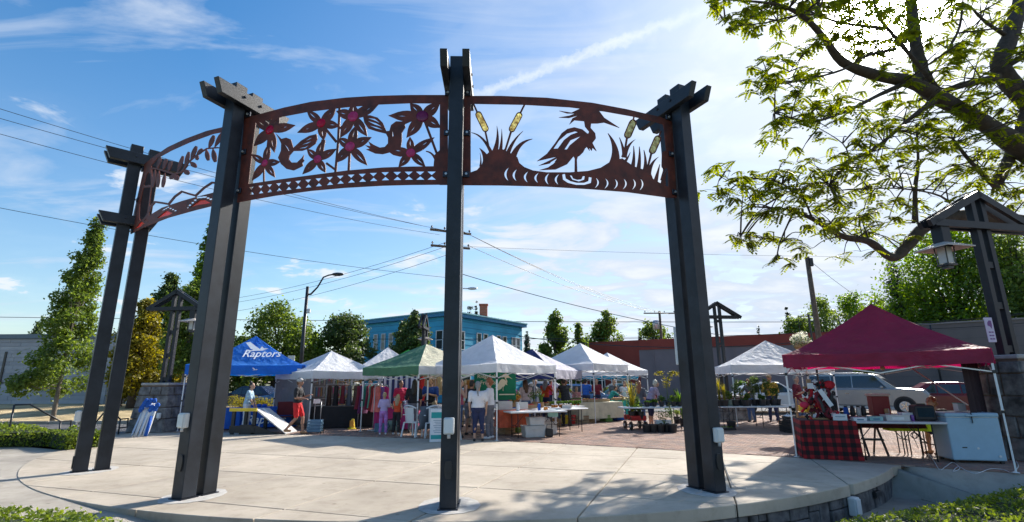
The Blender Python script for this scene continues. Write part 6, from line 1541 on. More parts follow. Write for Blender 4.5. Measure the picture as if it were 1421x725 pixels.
GL = ['dark brown garment, leftmost on the left rail', 'black garment second on the left rail', 'wine garment in the left half of the left rail', 'charcoal garment mid left rail', 'brown plaid garment on the left rail', 'deep maroon garment right of centre on the left rail', 'dark olive garment near the right of the left rail', 'black cardigan rightmost on the left rail',
      'burgundy dress at the left of the front rail', 'plum dress second on the front rail', 'teal green dress on the front rail', 'wine striped dress mid front rail', 'sea green scarf dress on the front rail', 'dark red dress on the front rail', 'grey dress near the right of the front rail', 'rust dress last on the front rail',
      'coral pink towel like garment by the tent leg', 'violet garment beside the coral one', 'hot pink garment low beside the violet one',
      'red garment hung at the left of the white tent', 'white and pink garment hung beside the red one', 'tan garment hung behind the man in blue', 'rust brown garment hung behind the man in blue']
rail('long rail of dark clothes behind the yellow sign', X0(488, 20.2), radians(12), 1.9, [cc('brown wool', (.06, .03, .02)), cBlack, cc('wine wool', (.16, .015, .03)), cSl, cc('brown plaid', (.10, .06, .04)), cc('maroon knit', (.12, .012, .025)), cc('olive knit', (.06, .06, .03)), cBlack])
rail('rail of bright dresses at the left of the green tent', X0(513, 19.0), radians(-35), 1.2, [cMar, cc('plum', (.12, .02, .09)), cc('teal green', (.03, .22, .16)), cc('wine stripe', (.20, .02, .05)), cc('sea green', (.10, .32, .22)), cc('dark red', (.25, .02, .02)), cGrey, cc('rust', (.30, .09, .03))])
rail('short rail of pink and violet things by the green tent leg', X0(528, 18.4), radians(60), .6, [cc('coral', (.70, .16, .14)), cc('violet', (.30, .16, .55)), cc('hot pink', (.70, .03, .25))], 1.5)
rail('rail at the back of the white tent beside the middle post', X0(603, 19.6), radians(5), 1.3, [cc('red knit', (.45, .02, .03)), cc('pink and white', (.62, .40, .42)), cKha, cc('rust', (.30, .09, .03))], 1.85)
# yellow floor sign, striped backdrop
th = thing('yellow_cone', 'small yellow cone on the ground beneath the dark clothes', 'floor stand', X0(491, 18.9)); bld('cone', MB().lathe([(.16, 0), (.16, .03), (.10, .05), (.05, .34), (.02, .36)], 12), YEL, th)
bld('card', MB().box((0, -.10, .2), (.14, .01, .2)), mat('orange card', (.7, .3, .03), .6), th)
bd = thing('striped_backdrop', 'navy and white striped awning cloth hung behind the green tent', 'backdrop', X0(560, 21.6), radians(-5))
NS = cloth('navy stripe cloth', (.04, .05, .14))
for i in range(19): bld('stripe', MB().box((-1.05+i*.115, .02*sin(i*1.3), 1.25), (.112, .015, 1.25)), NS if i % 2 else cWhite, bd)
for k in range(5): bld('band', MB().box((0, -.035, 1.95+k*.07), (2.2, .02, .066)), NS if k % 2 else cWhite, bd)
bld('stand', MB().tube([(-1.12, .08, 0), (-1.12, .08, 2.3)], .02, 8).tube([(1.12, .08, 0), (1.12, .08, 2.3)], .02, 8).tube([(-1.12, .08, 2.28), (1.12, .08, 2.28)], .02, 8), ALU, bd)
th = thing('wicker_screen', 'brown wicker screen beside the striped backdrop', 'screen', X0(595, 21.4))
for i in range(7): bld('slat', MB().box((-.3+i*.1, 0, 1.2), (.09, .03+.01*(i % 2), 1.9)), WICK, th)
table('table under the magenta cloth', X0(557, 18.7), radians(-12), 1.6, .75); tcloth('magenta print cloth on the table with the two girls', X0(557, 18.7), radians(-12), 1.6, .75, .74, PNKC, .70)
for i, (px, c_, lab) in enumerate(((538, cWhite, 'white folded cloth on the magenta table'), (552, YLW, 'yellow box on the magenta table'), (566, cLav, 'lilac box on the magenta table'), (574, cPink, 'raspberry box on the magenta table'))): heap('gift_box', lab, 'box', X0(px, 18.6, .75), [('box_body', MB().box((0, 0, .05), (.24, .2, .1)), c_), ('lid', MB().box((0, 0, .11), (.25, .21, .02)), PAPER)])
th = thing('wire_stool', 'low black wire stand in front of the magenta table', 'stand', X0(547, 17.5)); bld('top_ring', MB().tube([(cos(a)*.2, sin(a)*.2, .42) for a in [2*pi*i/16 for i in range(17)]], .010, 6), BLACKM, th)
for k in range(4): a = k*pi/2+.4; bld('leg', MB().tube([(cos(a)*.2, sin(a)*.2, .42), (cos(a)*.12, sin(a)*.12, .2), (cos(a)*.24, sin(a)*.24, 0)], .010, 6), BLACKM, th)
bin_('pale green tub under the magenta table', X0(547, 18.4), .2, .5, .35, .3, mat('sage plastic', (.30, .42, .36), .5))
def plastic_chair(label, loc, rz, m=None):
    m = m or mat('white moulded plastic', (.70, .71, .73), .4, .03); th = thing('garden_chair', label, 'chair', loc, rz, 'white plastic garden chairs')
    bld('seat', MB().box((0, 0, .42), (.48, .46, .03)), m, th, bevel=.015, seg=2)
    mb = MB()
    for i in range(6): a = -.6+1.2*i/5; mb.bar((sin(a)*.24, .17+cos(a)*.06, .43), (sin(a)*.27, .22+cos(a)*.08, .86), .055, .012, up=(sin(a), cos(a), 0))
    mb.tube([(-.24, .22, .84), (-.12, .29, .90), (0, .31, .92), (.12, .29, .90), (.24, .22, .84)], .022, 8); bld('backrest', mb, m, th)
    for sx in (-1, 1):
        bld('armrest', MB().box((sx*.27, -.02, .64), (.06, .46, .025)), m, th, bevel=.01)
        for y0, y1 in ((-.20, -.25), (.19, .27)): bld('leg', MB().bar((sx*.23, y0, .64 if y0 < 0 else .43), (sx*.27, y1, 0), .05, .035, up=(0, 1, 0)), m, th, bevel=.006)
    return th
plastic_chair('empty white plastic garden chair in front of the green tent', X0(576, 16.2), radians(150))
c2 = plastic_chair('white plastic garden chair with a dark jacket over its back near the middle post', X0(601, 16.0), radians(200))
th = thing('jacket', 'dark grey jacket draped over the white garden chair', 'jacket', X0(597, 16.2)); mb = MB()
for q in range(6):
    for j in range(9): mb.v.append((-.26+.52*j/8+.03*sin(q*2+j), -.32-.05*sin(j)-.02*q+.04*sin(q+j), .90-.13*q))
mb.f = [(q*9+j, q*9+j+1, (q+1)*9+j+1, (q+1)*9+j) for q in range(5) for j in range(8)]; mb.m = [0]*len(mb.f); bld('cloth', mb, cSl, th, smooth=True, thin=.02)
# A-frame board left of the middle post
th = thing('sandwich_board', 'white and teal A-frame sign standing left of the middle post', 'sign', X0(613, 15.0), radians(8))
for s_ in (-1, 1):
    R = Matrix.Rotation(s_*.22, 3, 'X'); pn = bld('panel', MB().box((0, s_*.17, .43), (.62, .02, .88), R=R), PAPER, th, bevel=.01)
    if s_ < 0:
        for z, hh in ((.70, .16), (.13, .11)): bld('teal_band', MB().box(Vector((0, -.183-(.43-z)*.22, z)), (.56, .006, hh), R=R), TEALP, pn)
        for k in range(8): bld('print_line', MB().box(Vector((0, -.183-(.43-(.56-k*.045))*.22, .56-k*.045)), (.44-.06*(k % 3), .005, .012), R=R), BLUP, pn)
th = thing('white_easel', 'folded white easel leg leaning right of the middle post', 'easel', X0(637, 15.2)); bld('leg', MB().bar((.08, 0, 0), (-.10, .1, .9), .05, .02), PAPER, th); bld('leg', MB().bar((-.02, .1, 0), (-.12, .12, .9), .04, .02), PAPER, th)

# ---- big white tent: green banner, tables, bins
bn = thing('green_banner', 'green banner with pale heron and lettering at the back of the white tent', 'banner', A(688, 530, 16.9)*1, radians(0))
BGN = cloth('green banner cloth', (.005, .16, .085), .06); BCR = mat('cream print', (.62, .55, .40), .7, .05)
zc = 0; pB = MB(); nn_ = 20
for q in range(2):
    for j in range(nn_+1): pB.v.append((-.70+1.35*j/nn_, .015*sin(j*1.1), .33-.90*q))
pB.f = [(j, j+1, nn_+2+j, nn_+1+j)[::-1] for j in range(nn_)]; pB.m = [0]*nn_; bld('cloth', pB, BGN, bn, smooth=True, thin=.004)
hs = [[(a-555)/1000.0, -(b-297)/1000.0] for a, b in heron]
from mathutils.geometry import tessellate_polygon
flat_print(bn, Vector((.12, -.03, .22)), Vector((1.6, 0, 0))*-1*-1, Vector((0, 0, 1.9)), [[tuple(hs[i]) for i in tri] for tri in tessellate_polygon([[Vector((a, b, 0)) for a, b in hs]])], BCR, 'heron_print')
flat_print(bn, Vector((-.60, -.03, .12)), Vector((1, 0, 0)), Vector((0, 0, 1)), [[(a*.17, b*.17) for a, b in f] for f in letters('Ridgefield', 1, 0)], BCR)
flat_print(bn, Vector((-.50, -.03, -.08)), Vector((1, 0, 0)), Vector((0, 0, 1)), [[(a*.17, b*.17) for a, b in f] for f in letters('Friends', 1, 0)], BCR)
bld('print_rule', MB().box((.36, -.03, -.40), (.5, .008, .035)), BCR, bn)
bld('cord', MB().tube([(-.70, 0, .33), (-.9, .2, .42)], .006, 5).tube([(.65, 0, .33), (.9, .3, .42)], .006, 5), BLACKM, bn)
th = thing('cork_board', 'brown cork board leaning inside the white tent', 'board', X0(658, 17.9, .95)); bld('panel', MB().box((0, 0, .35), (.55, .03, .7)), mat('cork', (.30, .13, .03), .9, .25, 20), th); bld('frame', MB().box((0, -.01, .71), (.6, .04, .04)).box((0, -.01, -.01), (.6, .04, .04)), WICK, th); bld('stand', MB().tube([(0, .1, -.95), (0, .03, .3)], .02, 6), BLACKM, th)
tdir = radians(50.8); ux_ = Vector((cos(tdir), sin(tdir), 0))
tA = Vector((.05, 15.75, 0)); table('white folding table nearest the tent leg with papers and bottle', tA+Vector((.62, .25, 0)), radians(18), 1.8, .75)
table('second white folding table with the blue price sheet', tA+Vector((1.5, 1.55, 0)), radians(35), 1.8, .75)
table('third white folding table at the lilac tent', Vector((1.75, 18.9, 0)), radians(30), 1.5, .75)
q = tA+Vector((.1, .15, 0)); th = thing('water_bottle', 'white squeeze bottle on the nearest white table', 'bottle', (q.x, q.y, .74)); bld('bottle_body', MB().lathe([(.045, 0), (.05, .02), (.05, .17), (.02, .21)], 14), PAPER, th, smooth=True); bld('cap', MB().lathe([(.022, .21), (.022, .25), (.01, .26)], 12), PAPER, th)
for i, (dx_, dy_, c_, w_, h_, lab) in enumerate(((.45, .2, PAPER, .3, .01, 'loose white papers on the nearest white table'), (.75, .35, BLUC, .08, .2, 'navy canister on the nearest white table'), (.95, .4, ORA, .12, .1, 'orange box on the nearest white table'), (1.1, .45, PAPER, .3, .02, 'stack of leaflets at the end of the nearest table'), (1.3, 1.2, PAPER, .35, .03, 'white tray on the second white table'), (1.7, 1.5, CLR, .3, .1, 'clear tub on the second white table'))):
    q = tA+Vector((dx_, dy_, .745)); heap('table_item', lab, 'stall item', q, [('item_body', MB().box((0, 0, h_/2), (w_, w_*.8, h_)), c_), ('item_top', MB().box((0, 0, h_+.004), (w_*.8, w_*.6, .006)), PAPER)])
th = thing('price_sheet', 'pale aqua price sheet hanging off the second table edge', 'sheet', tA+Vector((1.18, .62, .74))); bld('sheet', MB().box((0, -.03, -.09), (.34, .006, .22), rz=.3), mat('aqua paper', (.30, .62, .62), .7), th); bld('print_line', MB().box((0, -.036, -.06), (.24, .004, .03), rz=.3), PAPER, th)
bin_('milky storage bin on the ground under the nearest white table', tA+Vector((.55, .15, 0)), .3, .66, .44, .30, CLR)
bin_('smaller milky storage bin stacked on the lower one', tA+Vector((.62, .2, .335)), .3, .50, .38, .20, CLR)
bin_('pale bin behind the nearest white table', tA+Vector((1.0, .9, 0)), .3, .55, .4, .34, CLR)
th = thing('camera_bag', 'small black bag beside the storage bins', 'bag', tA+Vector((1.02, .05, 0))); bld('bag_body', MB().box((0, 0, .13), (.22, .16, .24)), BLACKP, th, bevel=.03, seg=2); bld('strap', MB().tube([(-.1, 0, .22), (-.06, 0, .36), (.06, 0, .36), (.1, 0, .22)], .008, 6), BLACKM, th)
table('table along the left side of the big white tent', Vector((-1.05, 17.4, 0)), radians(140), 1.8, .7)
tcloth('orange red cloth behind the white haired shopper', Vector((-.05, 16.5, 0)), radians(15), .9, .6, .74, cc('brick orange cloth', (.50, .10, .05)), .5)
crate('milky wire crate on the table behind the grey haired woman', Vector((-.25, 16.6, .75)), .2, .42, .3, .26, CLR, 4)
crate('grey wire basket on the orange cloth', Vector((.28, 16.75, .75)), .1, .36, .3, .22, ALU, 4)
for i, (x, y, c_, lab) in enumerate(((.55, 17.6, RED_, 'box of red fruit at the back of the big white tent'), (.2, 17.9, ORA, 'box of orange fruit at the back of the big white tent'), (1.3, 19.0, RED_, 'box of tomatoes on the third white table'), (1.75, 19.3, GRN, 'box of greens on the third white table'))): fruitbox(lab, (x, y, .75), .4, c_)
table('rear table of the big white tent', Vector((.35, 17.85, 0)), radians(40), 1.6, .6)
for i, (x, y, k, lab) in enumerate(((.75, 18.3, 'bush', 'bushy flower bunch behind the cash table'), (.0, 17.6, 'bush', 'dark flower bunch under the green banner'), (.95, 17.9, 'blade', 'leafy stems under the navy valance'))):
    pot(lab, (x, y, .74), .55, .26, LF if i != 1 else LD, k, .18, .09, WICK, 300, .05)
fl = thing('flower_basket', 'wicker basket of yellow and orange flowers under the navy tent', 'basket', X0(714, 18.4, .78)); bld('basket', MB().lathe([(.12, 0), (.18, .18), (.19, .2)], 14), WICK, fl)
P, Nn = clumps([(x*.1, y*.1, .3, .14) for x in (-1, 0, 1) for y in (-1, 0, 1)], 400); quads('flowers', P, Nn, .06, leafmat('yellow orange petals', (.55, .10, .01), (.70, .50, .03)), fl); bld('handle', MB().tube([(-.18, 0, .2), (-.1, 0, .45), (.1, 0, .45), (.18, 0, .2)], .012, 6), WICK, fl)
# ---- produce row under the fourth tent
table('table under the cream cloth', Vector((3.35, 21.6, 0)), radians(30), 2.2, .8); tcloth('cream cloth spread over the long produce table', Vector((3.35, 21.6, 0)), radians(30), 2.2, .85, .76, CREAM, .62)
table('produce table at the front of the fourth tent', Vector((2.25, 21.4, 0)), radians(50), 1.6, .7)
for i, (px, Y, c_, lab) in enumerate(((786, 21.0, PCH, 'box of pink potatoes left on the cream cloth'), (797, 21.2, PCH, 'second box of pink potatoes on the cream cloth'), (808, 21.4, RED_, 'box of red peppers in the middle of the cream cloth'), (818, 21.5, ORA, 'box of orange carrots on the cream cloth'), (829, 21.7, RED_, 'box of strawberries right on the cream cloth'), (838, 22.0, PLM, 'box of dark berries at the right end of the cream cloth'), (792, 21.9, GRN, 'box of green beans at the back of the cream table'), (812, 22.1, YLW, 'box of yellow squash at the back of the cream table'), (856, 23.2, ORA, 'box of peaches on the teal table'), (866, 23.3, YLW, 'box of corn on the teal table'), (877, 23.4, GRN, 'box of lettuce on the teal table'))):
    fruitbox(lab, X0(px, Y, .775), .5, c_, 16)
for i, (px, c_, lab) in enumerate(((783, YEL, 'yellow bucket under the produce table'), (793, REDP, 'red bucket beside the yellow one'), (748, YEL, 'yellow tub under the third white table'), (757, GREYBOX, 'grey tub beside the yellow tub'))):
    q = X0(px, 20.6 if i < 2 else 18.8); th = thing('bucket', lab, 'bucket', q, 0); bld('bucket_body', MB().lathe([(.12, 0), (.155, .3), (.165, .3), (.165, .33)], 16), c_, th); bld('handle', MB().tube([(-.16, 0, .3), (-.1, -.12, .2), (.1, -.12, .2), (.16, 0, .3)], .006, 5), BLACKM, th)
crate('wooden crate under the cream cloth', X0(806, 20.9), .2, .5, .36, .3, mat('pale crate wood', (.38, .26, .15), .8, .2, 6), 3); crate('second wooden crate under the cream cloth', X0(815, 21.2), .5, .45, .34, .28, WICK, 3)
th = thing('cool_box', 'blue and white cool box at the foot of the teal table', 'cool box', X0(857, 22.2), .3); bld('box_body', MB().box((0, 0, .17), (.5, .34, .32)), BLUC, th, bevel=.02); bld('lid', MB().box((0, 0, .37), (.52, .36, .07)), PAPER, th, bevel=.02); bld('handle', MB().tube([(-.25, -.19, .3), (-.12, -.22, .2), (.12, -.22, .2), (.25, -.19, .3)], .012, 6), PAPER, th)
table('table under the teal cloth', Vector((4.55, 23.4, 0)), radians(5), 1.5, .75); tcloth('teal cloth reaching the ground on the rightmost produce table', Vector((4.55, 23.4, 0)), radians(5), 1.5, .75, .76, TEALC, .75)
tcloth('aqua cloth on the table behind the man in the black vest', X0(797, 22.6), radians(20), .8, .7, .8, mat('aqua cloth', (.10, .42, .42), .8), .7)
# ---- plant stall in the middle right
pt = table('plant table in front of the elderly woman', Vector((4.75, 18.0, 0)), radians(4), 2.2, .75)
def onT(px, Y): return X0(px, Y, .745)
ps_ = [(898, 17.9, .16, .12, 'bush', LF, 'low tray plant at the left of the plant table'), (908, 18.0, .2, .14, 'bush', LB, 'pale green low plant second on the plant table'), (918, 17.9, .34, .16, 'bush', LF, 'bushy green plant mid plant table'), (927, 18.1, 1.22, .45, 'arch', LY, 'tall arching yellow green plant on the plant table'), (934, 17.9, .36, .16, 'bush', LB, 'rounded bright plant right of the arching one'), (943, 18.0, .58, .2, 'blade', LF, 'broad leaved plant at the right of the plant table'), (939, 18.3, .66, .22, 'stem', LD, 'dark stemmed plant at the back right of the plant table'), (949, 18.0, .5, .18, 'bush', LH, 'grey green plant against the right arch post')]
for px, Y, h, r, k, m, lab in ps_: pot(lab, onT(px, Y), h, r, m, k, .15, .09, BLACKP, 260 if k != 'arch' else 300, .05 if k != 'arch' else .085, 'potted plants on the plant table')
for px, Y, h, r, k, m, lab in ((895, 17.0, .26, .0, 'none', LF, 'empty black pot left on the ground'), (904, 17.0, .26, .0, 'none', LF, 'second empty black pot on the ground'), (914, 17.0, .27, .0, 'none', LF, 'third black pot on the ground'), (923, 17.1, .26, .0, 'none', LF, 'fourth black pot on the ground'), (931, 16.9, .95, .2, 'stem', LF, 'spindly tall plant in a black pot in front of the table'), (920, 17.3, .8, .24, 'bush', LF, 'feathery plant standing in front of the plant table'), (946, 19.4, .95, .22, 'blade', LF, 'broad leaved plant in a dark pot behind the table end'), (938, 20.4, .5, .2, 'bush', LH, 'small plant on the ground beyond the table')):
    pot(lab, X0(px, Y), h, r, m, k, .25, .14, BLACKP, 240, .05)
bin_('white tub of seedlings below the plant table', X0(918, 17.6), 0, .5, .34, .3, PAPER)
# red wagon with tall plants
wg = thing('garden_wagon', 'red garden wagon holding tall corn like plants', 'wagon', X0(880, 18.2), radians(10)); bld('bed', MB().box((0, 0, .32), (.50, .75, .05)), REDP, wg, bevel=.01)
for s_ in (-1, 1): bld('rail', MB().box((s_*.245, 0, .40), (.015, .75, .11)), REDP, wg); bld('rail', MB().box((0, s_*.37, .40), (.48, .015, .11)), REDP, wg)
for sx in (-1, 1):
    for sy in (-1, 1): w_ = bld('wheel', MB().tube([(sx*.24, sy*.26, .13), (sx*.29, sy*.26, .13)], .13, 16), BLACKP, wg, smooth=False); bld('hub', MB().tube([(sx*.23, sy*.26, .13), (sx*.30, sy*.26, .13)], .05, 10), GREYBOX, w_)
bld('axle', MB().tube([(-.24, -.26, .13), (.24, -.26, .13)], .015, 6).tube([(-.24, .26, .13), (.24, .26, .13)], .015, 6), BLACKM, wg); bld('pull_handle', MB().tube([(0, -.4, .3), (0, -.75, .22)], .012, 6), BLACKM, wg)
for i, (dx_, dy_, h, m, k, lab) in enumerate(((-.12, -.2, 1.35, LY, 'blade', 'tall yellow green corn plant at the front of the wagon'), (.1, -.1, .9, LF, 'stem', 'leafy stem plant on the wagon'), (.0, .15, 1.45, LY, 'stem', 'tallest golden stemmed plant on the wagon'), (-.1, .1, .7, LF, 'bush', 'bushy green plant on the wagon'), (.14, -.28, .55, LB, 'bush', 'pale bushy plant low on the wagon'))):
    q = X0(880, 18.2, .35)+Vector((dx_, dy_, 0)); pot(lab, q, h, .32, m, k, .24, .11, BLACKP, 240, .07)
# ---- plant stall under the right white tent
table('long plant table under the right white tent', Vector((8.25, 18.1, 0)), radians(-3), 2.4, .75); 
tb2 = table('second plant table under the right white tent', Vector((9.35, 18.6, 0)), radians(-3), 1.9, .75)
PS2 = [(999, 18.0, 1.02, .18, 'grass', LY, 'tall golden grass in a pot at the left of the long plant table'), (1006, 17.9, .8, .16, 'grass', LY, 'shorter golden grass beside the tall one'), (1013, 18.1, .5, .18, 'bush', LH, 'grey green spilling plant on the long plant table'), (1021, 18.0, .95, .24, 'stem', LF, 'yellow green climber beside the tent leg'), (1029, 18.2, .9, .26, 'bush', LF, 'broad leafy plant right of the tent leg'), (1038, 18.1, .4, .14, 'bush', LH, 'low dark plant mid long plant table'), (1047, 18.2, 1.0, .28, 'bush', LD, 'tall dark bushy plant mid table'), (1055, 18.3, 1.08, .30, 'bush', LD, 'tallest dark plant on the table'), (1064, 18.3, .95, .26, 'stem', LD, 'dark stemmed plant left of the man in yellow'), (1073, 18.3, .85, .26, 'bush', LF, 'leafy plant in front of the man in yellow'), (1079, 18.4, .8, .20, 'stem', LF, 'loose green plant at the right end of the table'), (1058, 18.0, .35, .13, 'bush', LF, 'small plant in front of the dark ones'), (1035, 17.9, .22, .1, 'bush', LF, 'tiny plant near the tent leg')]
for px, Y, h, r, k, m, lab in PS2: pot(lab, onT(px, Y), h, r, m, k, .2, .12, BLACKP if px != 1013 else mat('grey green pot', (.22, .27, .22), .6), 420, .06, 'potted plants under the right white tent')
th = thing('seed_tray', 'green seed tray on the ground under the long plant table', 'tray', X0(1003, 17.6)); bld('tray', MB().box((0, 0, .04), (.6, .3, .07)), BLACKP, th); P, Nn = clumps([(x*.1, 0, .09, .05) for x in range(-2, 3)], 200); quads('seedlings', P, Nn, .03, LB, th)
pot('dark pot under the long plant table', X0(1012, 17.9), .27, 0, LF, 'none', .26, .15)
for i, (px, Y, h, lab) in enumerate(((1096, 16.6, .5, 'stack of black crates by the burgundy tent leg'), (1090, 16.9, .34, 'lower black crate left of the stack'))): crate(lab, X0(px, Y), .2, .42, .34, h, BLACKP, 5)
th = thing('carrier_bag', 'white carrier bag resting on the lower black crate', 'bag', X0(1091, 16.8, .36)); bld('bag_body', MB().ell((0, 0, .08), (.17, .13, .09), 10), PAPER, th, smooth=True); bld('handle', MB().tube([(-.05, 0, .15), (0, 0, .22), (.05, 0, .15)], .008, 5), PAPER, th)
# hanging white flower ball by the brown pole
hb = thing('hanging_flower_ball', 'ball of white flowers hanging beside the brown pole above the burgundy tent', 'flower basket', A(1112, 473, 16.0)); P, Nn = clumps([(random.uniform(-.18, .18), random.uniform(-.18, .18), random.uniform(-.1, .14), .2) for _ in range(9)], 1500)
quads('flowers', P, Nn, .05, leafmat('white petals', (.45, .46, .36), (.78, .76, .66), .4), hb); P, Nn = clumps([(0, 0, -.05, .3)], 500); quads('leaves', P, Nn, .05, LF, hb); bld('chain', MB().tube([(0, 0, .2), (0, 0, .75)], .008, 5), BLACKM, hb); bld('bowl', MB().ell((0, 0, -.16), (.24, .24, .16), 12), WICK, hb)
bld('wall_bracket', MB().bar((0, 0, .75), (.45, .2, .80), .03, .03).tube([(.45, .2, .85), (.5, .25, -1.7)], .03, 6), BLACKM, hb)
# white notice panel behind the right arch post
th = thing('white_sign_panel', 'tall blank white sign panel half hidden behind the right arch post', 'sign', A(942, 480, 9.6)); zz_ = A(942, 480, 9.6).z
bld('panel', MB().box((0, 0, 0), (.16, .02, .70)), PAPER, th, bevel=.01); bld('post', MB().tube([(.05, .03, -zz_), (.05, .03, .3)], .02, 8), ALU, th)
# ------------------------------------------------------------------ craft stall under the burgundy tent
ax = Vector((.788, -.616, 0)); ay = Vector((.616, .788, 0)); FL = Vector((6.3, 11.4, 0))
def Q(u, v, z=0): return FL+ax*u+ay*v+Vector((0, 0, z))
PLD = bpy.data.materials.new('buffalo plaid cloth'); PLD.use_nodes = True; t_ = PLD.node_tree; pb_ = t_.nodes['Principled BSDF']; pb_.inputs['Roughness'].default_value = .9
tc_ = t_.nodes.new('ShaderNodeTexCoord'); sp_ = t_.nodes.new('ShaderNodeSeparateXYZ'); t_.links.new(tc_.outputs['Object'], sp_.inputs[0])
def chk(sock, per=.17):
    a = t_.nodes.new('ShaderNodeMath'); a.operation = 'DIVIDE'; t_.links.new(sock, a.inputs[0]); a.inputs[1].default_value = per
    b = t_.nodes.new('ShaderNodeMath'); b.operation = 'ADD'; t_.links.new(a.outputs[0], b.inputs[0]); b.inputs[1].default_value = 50
    c = t_.nodes.new('ShaderNodeMath'); c.operation = 'FRACT'; t_.links.new(b.outputs[0], c.inputs[0])
    d = t_.nodes.new('ShaderNodeMath'); d.operation = 'GREATER_THAN'; t_.links.new(c.outputs[0], d.inputs[0]); d.inputs[1].default_value = .5; return d.outputs[0]
xy = t_.nodes.new('ShaderNodeMath'); xy.operation = 'ADD'; t_.links.new(sp_.outputs[0], xy.inputs[0]); t_.links.new(sp_.outputs[1], xy.inputs[1])
s1 = t_.nodes.new('ShaderNodeMath'); s1.operation = 'ADD'; t_.links.new(chk(xy.outputs[0]), s1.inputs[0]); t_.links.new(chk(sp_.outputs[2]), s1.inputs[1])
h1 = t_.nodes.new('ShaderNodeMath'); h1.operation = 'MULTIPLY'; t_.links.new(s1.outputs[0], h1.inputs[0]); h1.inputs[1].default_value = .5
cr_ = t_.nodes.new('ShaderNodeValToRGB'); cr_.color_ramp.interpolation = 'CONSTANT'; t_.links.new(h1.outputs[0], cr_.inputs[0])
cr_.color_ramp.elements[0].color = (.33, .012, .016, 1); e_ = cr_.color_ramp.elements.new(.3); e_.color = (.085, .006, .009, 1); cr_.color_ramp.elements[-1].position = .8; cr_.color_ramp.elements[-1].color = (.010, .006, .007, 1)
t_.links.new(cr_.outputs[0], pb_.inputs['Base Color'])
p0 = Vector((A(1160, 600, 11.0).x+.03, 11.45, 0)); RZ = radians(-20)
table('table under the red and black plaid cloth', p0, RZ, .95, .8); tcloth('red and black buffalo plaid cloth on the corner craft table', p0, RZ, 1.0, .85, .76, PLD, .755)
# craft stand of red bows and scarves
CRF = [cc('cherry ribbon', (.50, .015, .03)), cc('dark wine ribbon', (.14, .01, .02)), cWhite, BLKC, cc('charcoal knit', (.05, .05, .05))]
cs_ = thing('craft_stand', 'wooden stand heaped with red bows, dark scarves and white ribbons on the plaid cloth', 'craft stand', p0+Vector((-.02, .05, .77)), RZ)
bld('post', MB().box((-.12, .05, .42), (.09, .05, .84)), mat('pale crate wood', (.38, .26, .15), .8, .2, 6), cs_); bld('arm', MB().box((.0, .05, .66), (.5, .04, .05)), WICK, cs_); bld('base', MB().box((0, 0, .015), (.5, .3, .03)), WICK, cs_)
r2 = random.Random(3)
for k in range(70):
    z = r2.uniform(.05, .80); x = r2.gauss(.04, .17)*(1-.3*z); y = r2.uniform(-.15, .08); c_ = CRF[r2.choice((0, 0, 1, 1, 1, 3, 3, 4, 4, 2) if k > 3 else (1, 3))]
    if r2.random() < .6:
        mb = MB()
        for q in range(6): a = q*pi/3+r2.uniform(-.3, .3); rr = r2.uniform(.03, .055); mb.ell((x+cos(a)*rr*.6, y, z+sin(a)*rr*.6), (rr*.62, .03, rr*.38), 8, R=Matrix.Rotation(a, 3, 'Y'))
        bld('bow', mb, c_, cs_, smooth=True)
    else: bld('scarf', MB().tube(spl([Vector((x, y-.05, z)), Vector((x+r2.uniform(-.08, .08), y-.08, z-.12)), Vector((x+r2.uniform(-.1, .1), y-.06, max(.02, z-.3)))], 3), r2.uniform(.02, .04), 7), c_, cs_, smooth=True)
bld('white_ribbon', MB().bar((.02, -.22, .62), (.20, -.24, .28), .09, .012, up=(0, 1, 0)), PAPER, cs_); bld('white_tag', MB().box((-.14, -.2, .70), (.12, .01, .12), rz=.2), PAPER, cs_); bld('red_flower', MB().ell((.24, -.12, .72), (.11, .06, .09), 10), CRF[0], cs_, smooth=True); bld('red_flower', MB().ell((-.30, -.15, .30), (.09, .06, .07), 10), cc('pink red felt', (.60, .03, .08)), cs_, smooth=True)
heap('price_card', 'white price card leaning at the front of the plaid table', 'card', p0+Vector((.18, -.32, .77)), [('card', MB().box((0, 0, .06), (.26, .01, .13), rz=RZ), PAPER), ('print_line', MB().box((0, -.01, .07), (.18, .004, .012), rz=RZ), BLUP), ('foot', MB().box((0, .03, .01), (.1, .05, .015), rz=RZ), PAPER)])
# white table with printer case, boxes
p1_ = PZ(1255, 640)+Vector((0, .25, 0)); WT = table('white folding table on the bricks under the burgundy tent', p1_, radians(-14), 1.75, .72, .76)
def onW(u, v, z=.765): R = Matrix.Rotation(radians(-14), 3, 'Z'); q = p1_+R @ Vector((u, v, 0)); q.z = z; return q
th = thing('black_case', 'black lidded printer case on the right of the white table', 'case', onW(.62, -.02), radians(-14)); bld('case_body', MB().box((0, 0, .16), (.40, .30, .30), tz=.85), BLACKP, th, bevel=.03, seg=2); bld('screen', MB().box((0, -.152, .17), (.28, .012, .18), R=Matrix.Rotation(.08, 3, 'X')), mat('dark glossy panel', (.01, .03, .05), .15), th); bld('handle', MB().box((0, 0, .32), (.16, .04, .04)), BLACKP, th, bevel=.01)
for sx in (-1, 1): bld('foot', MB().box((sx*.14, 0, .006), (.05, .2, .012)), BLACKP, th)
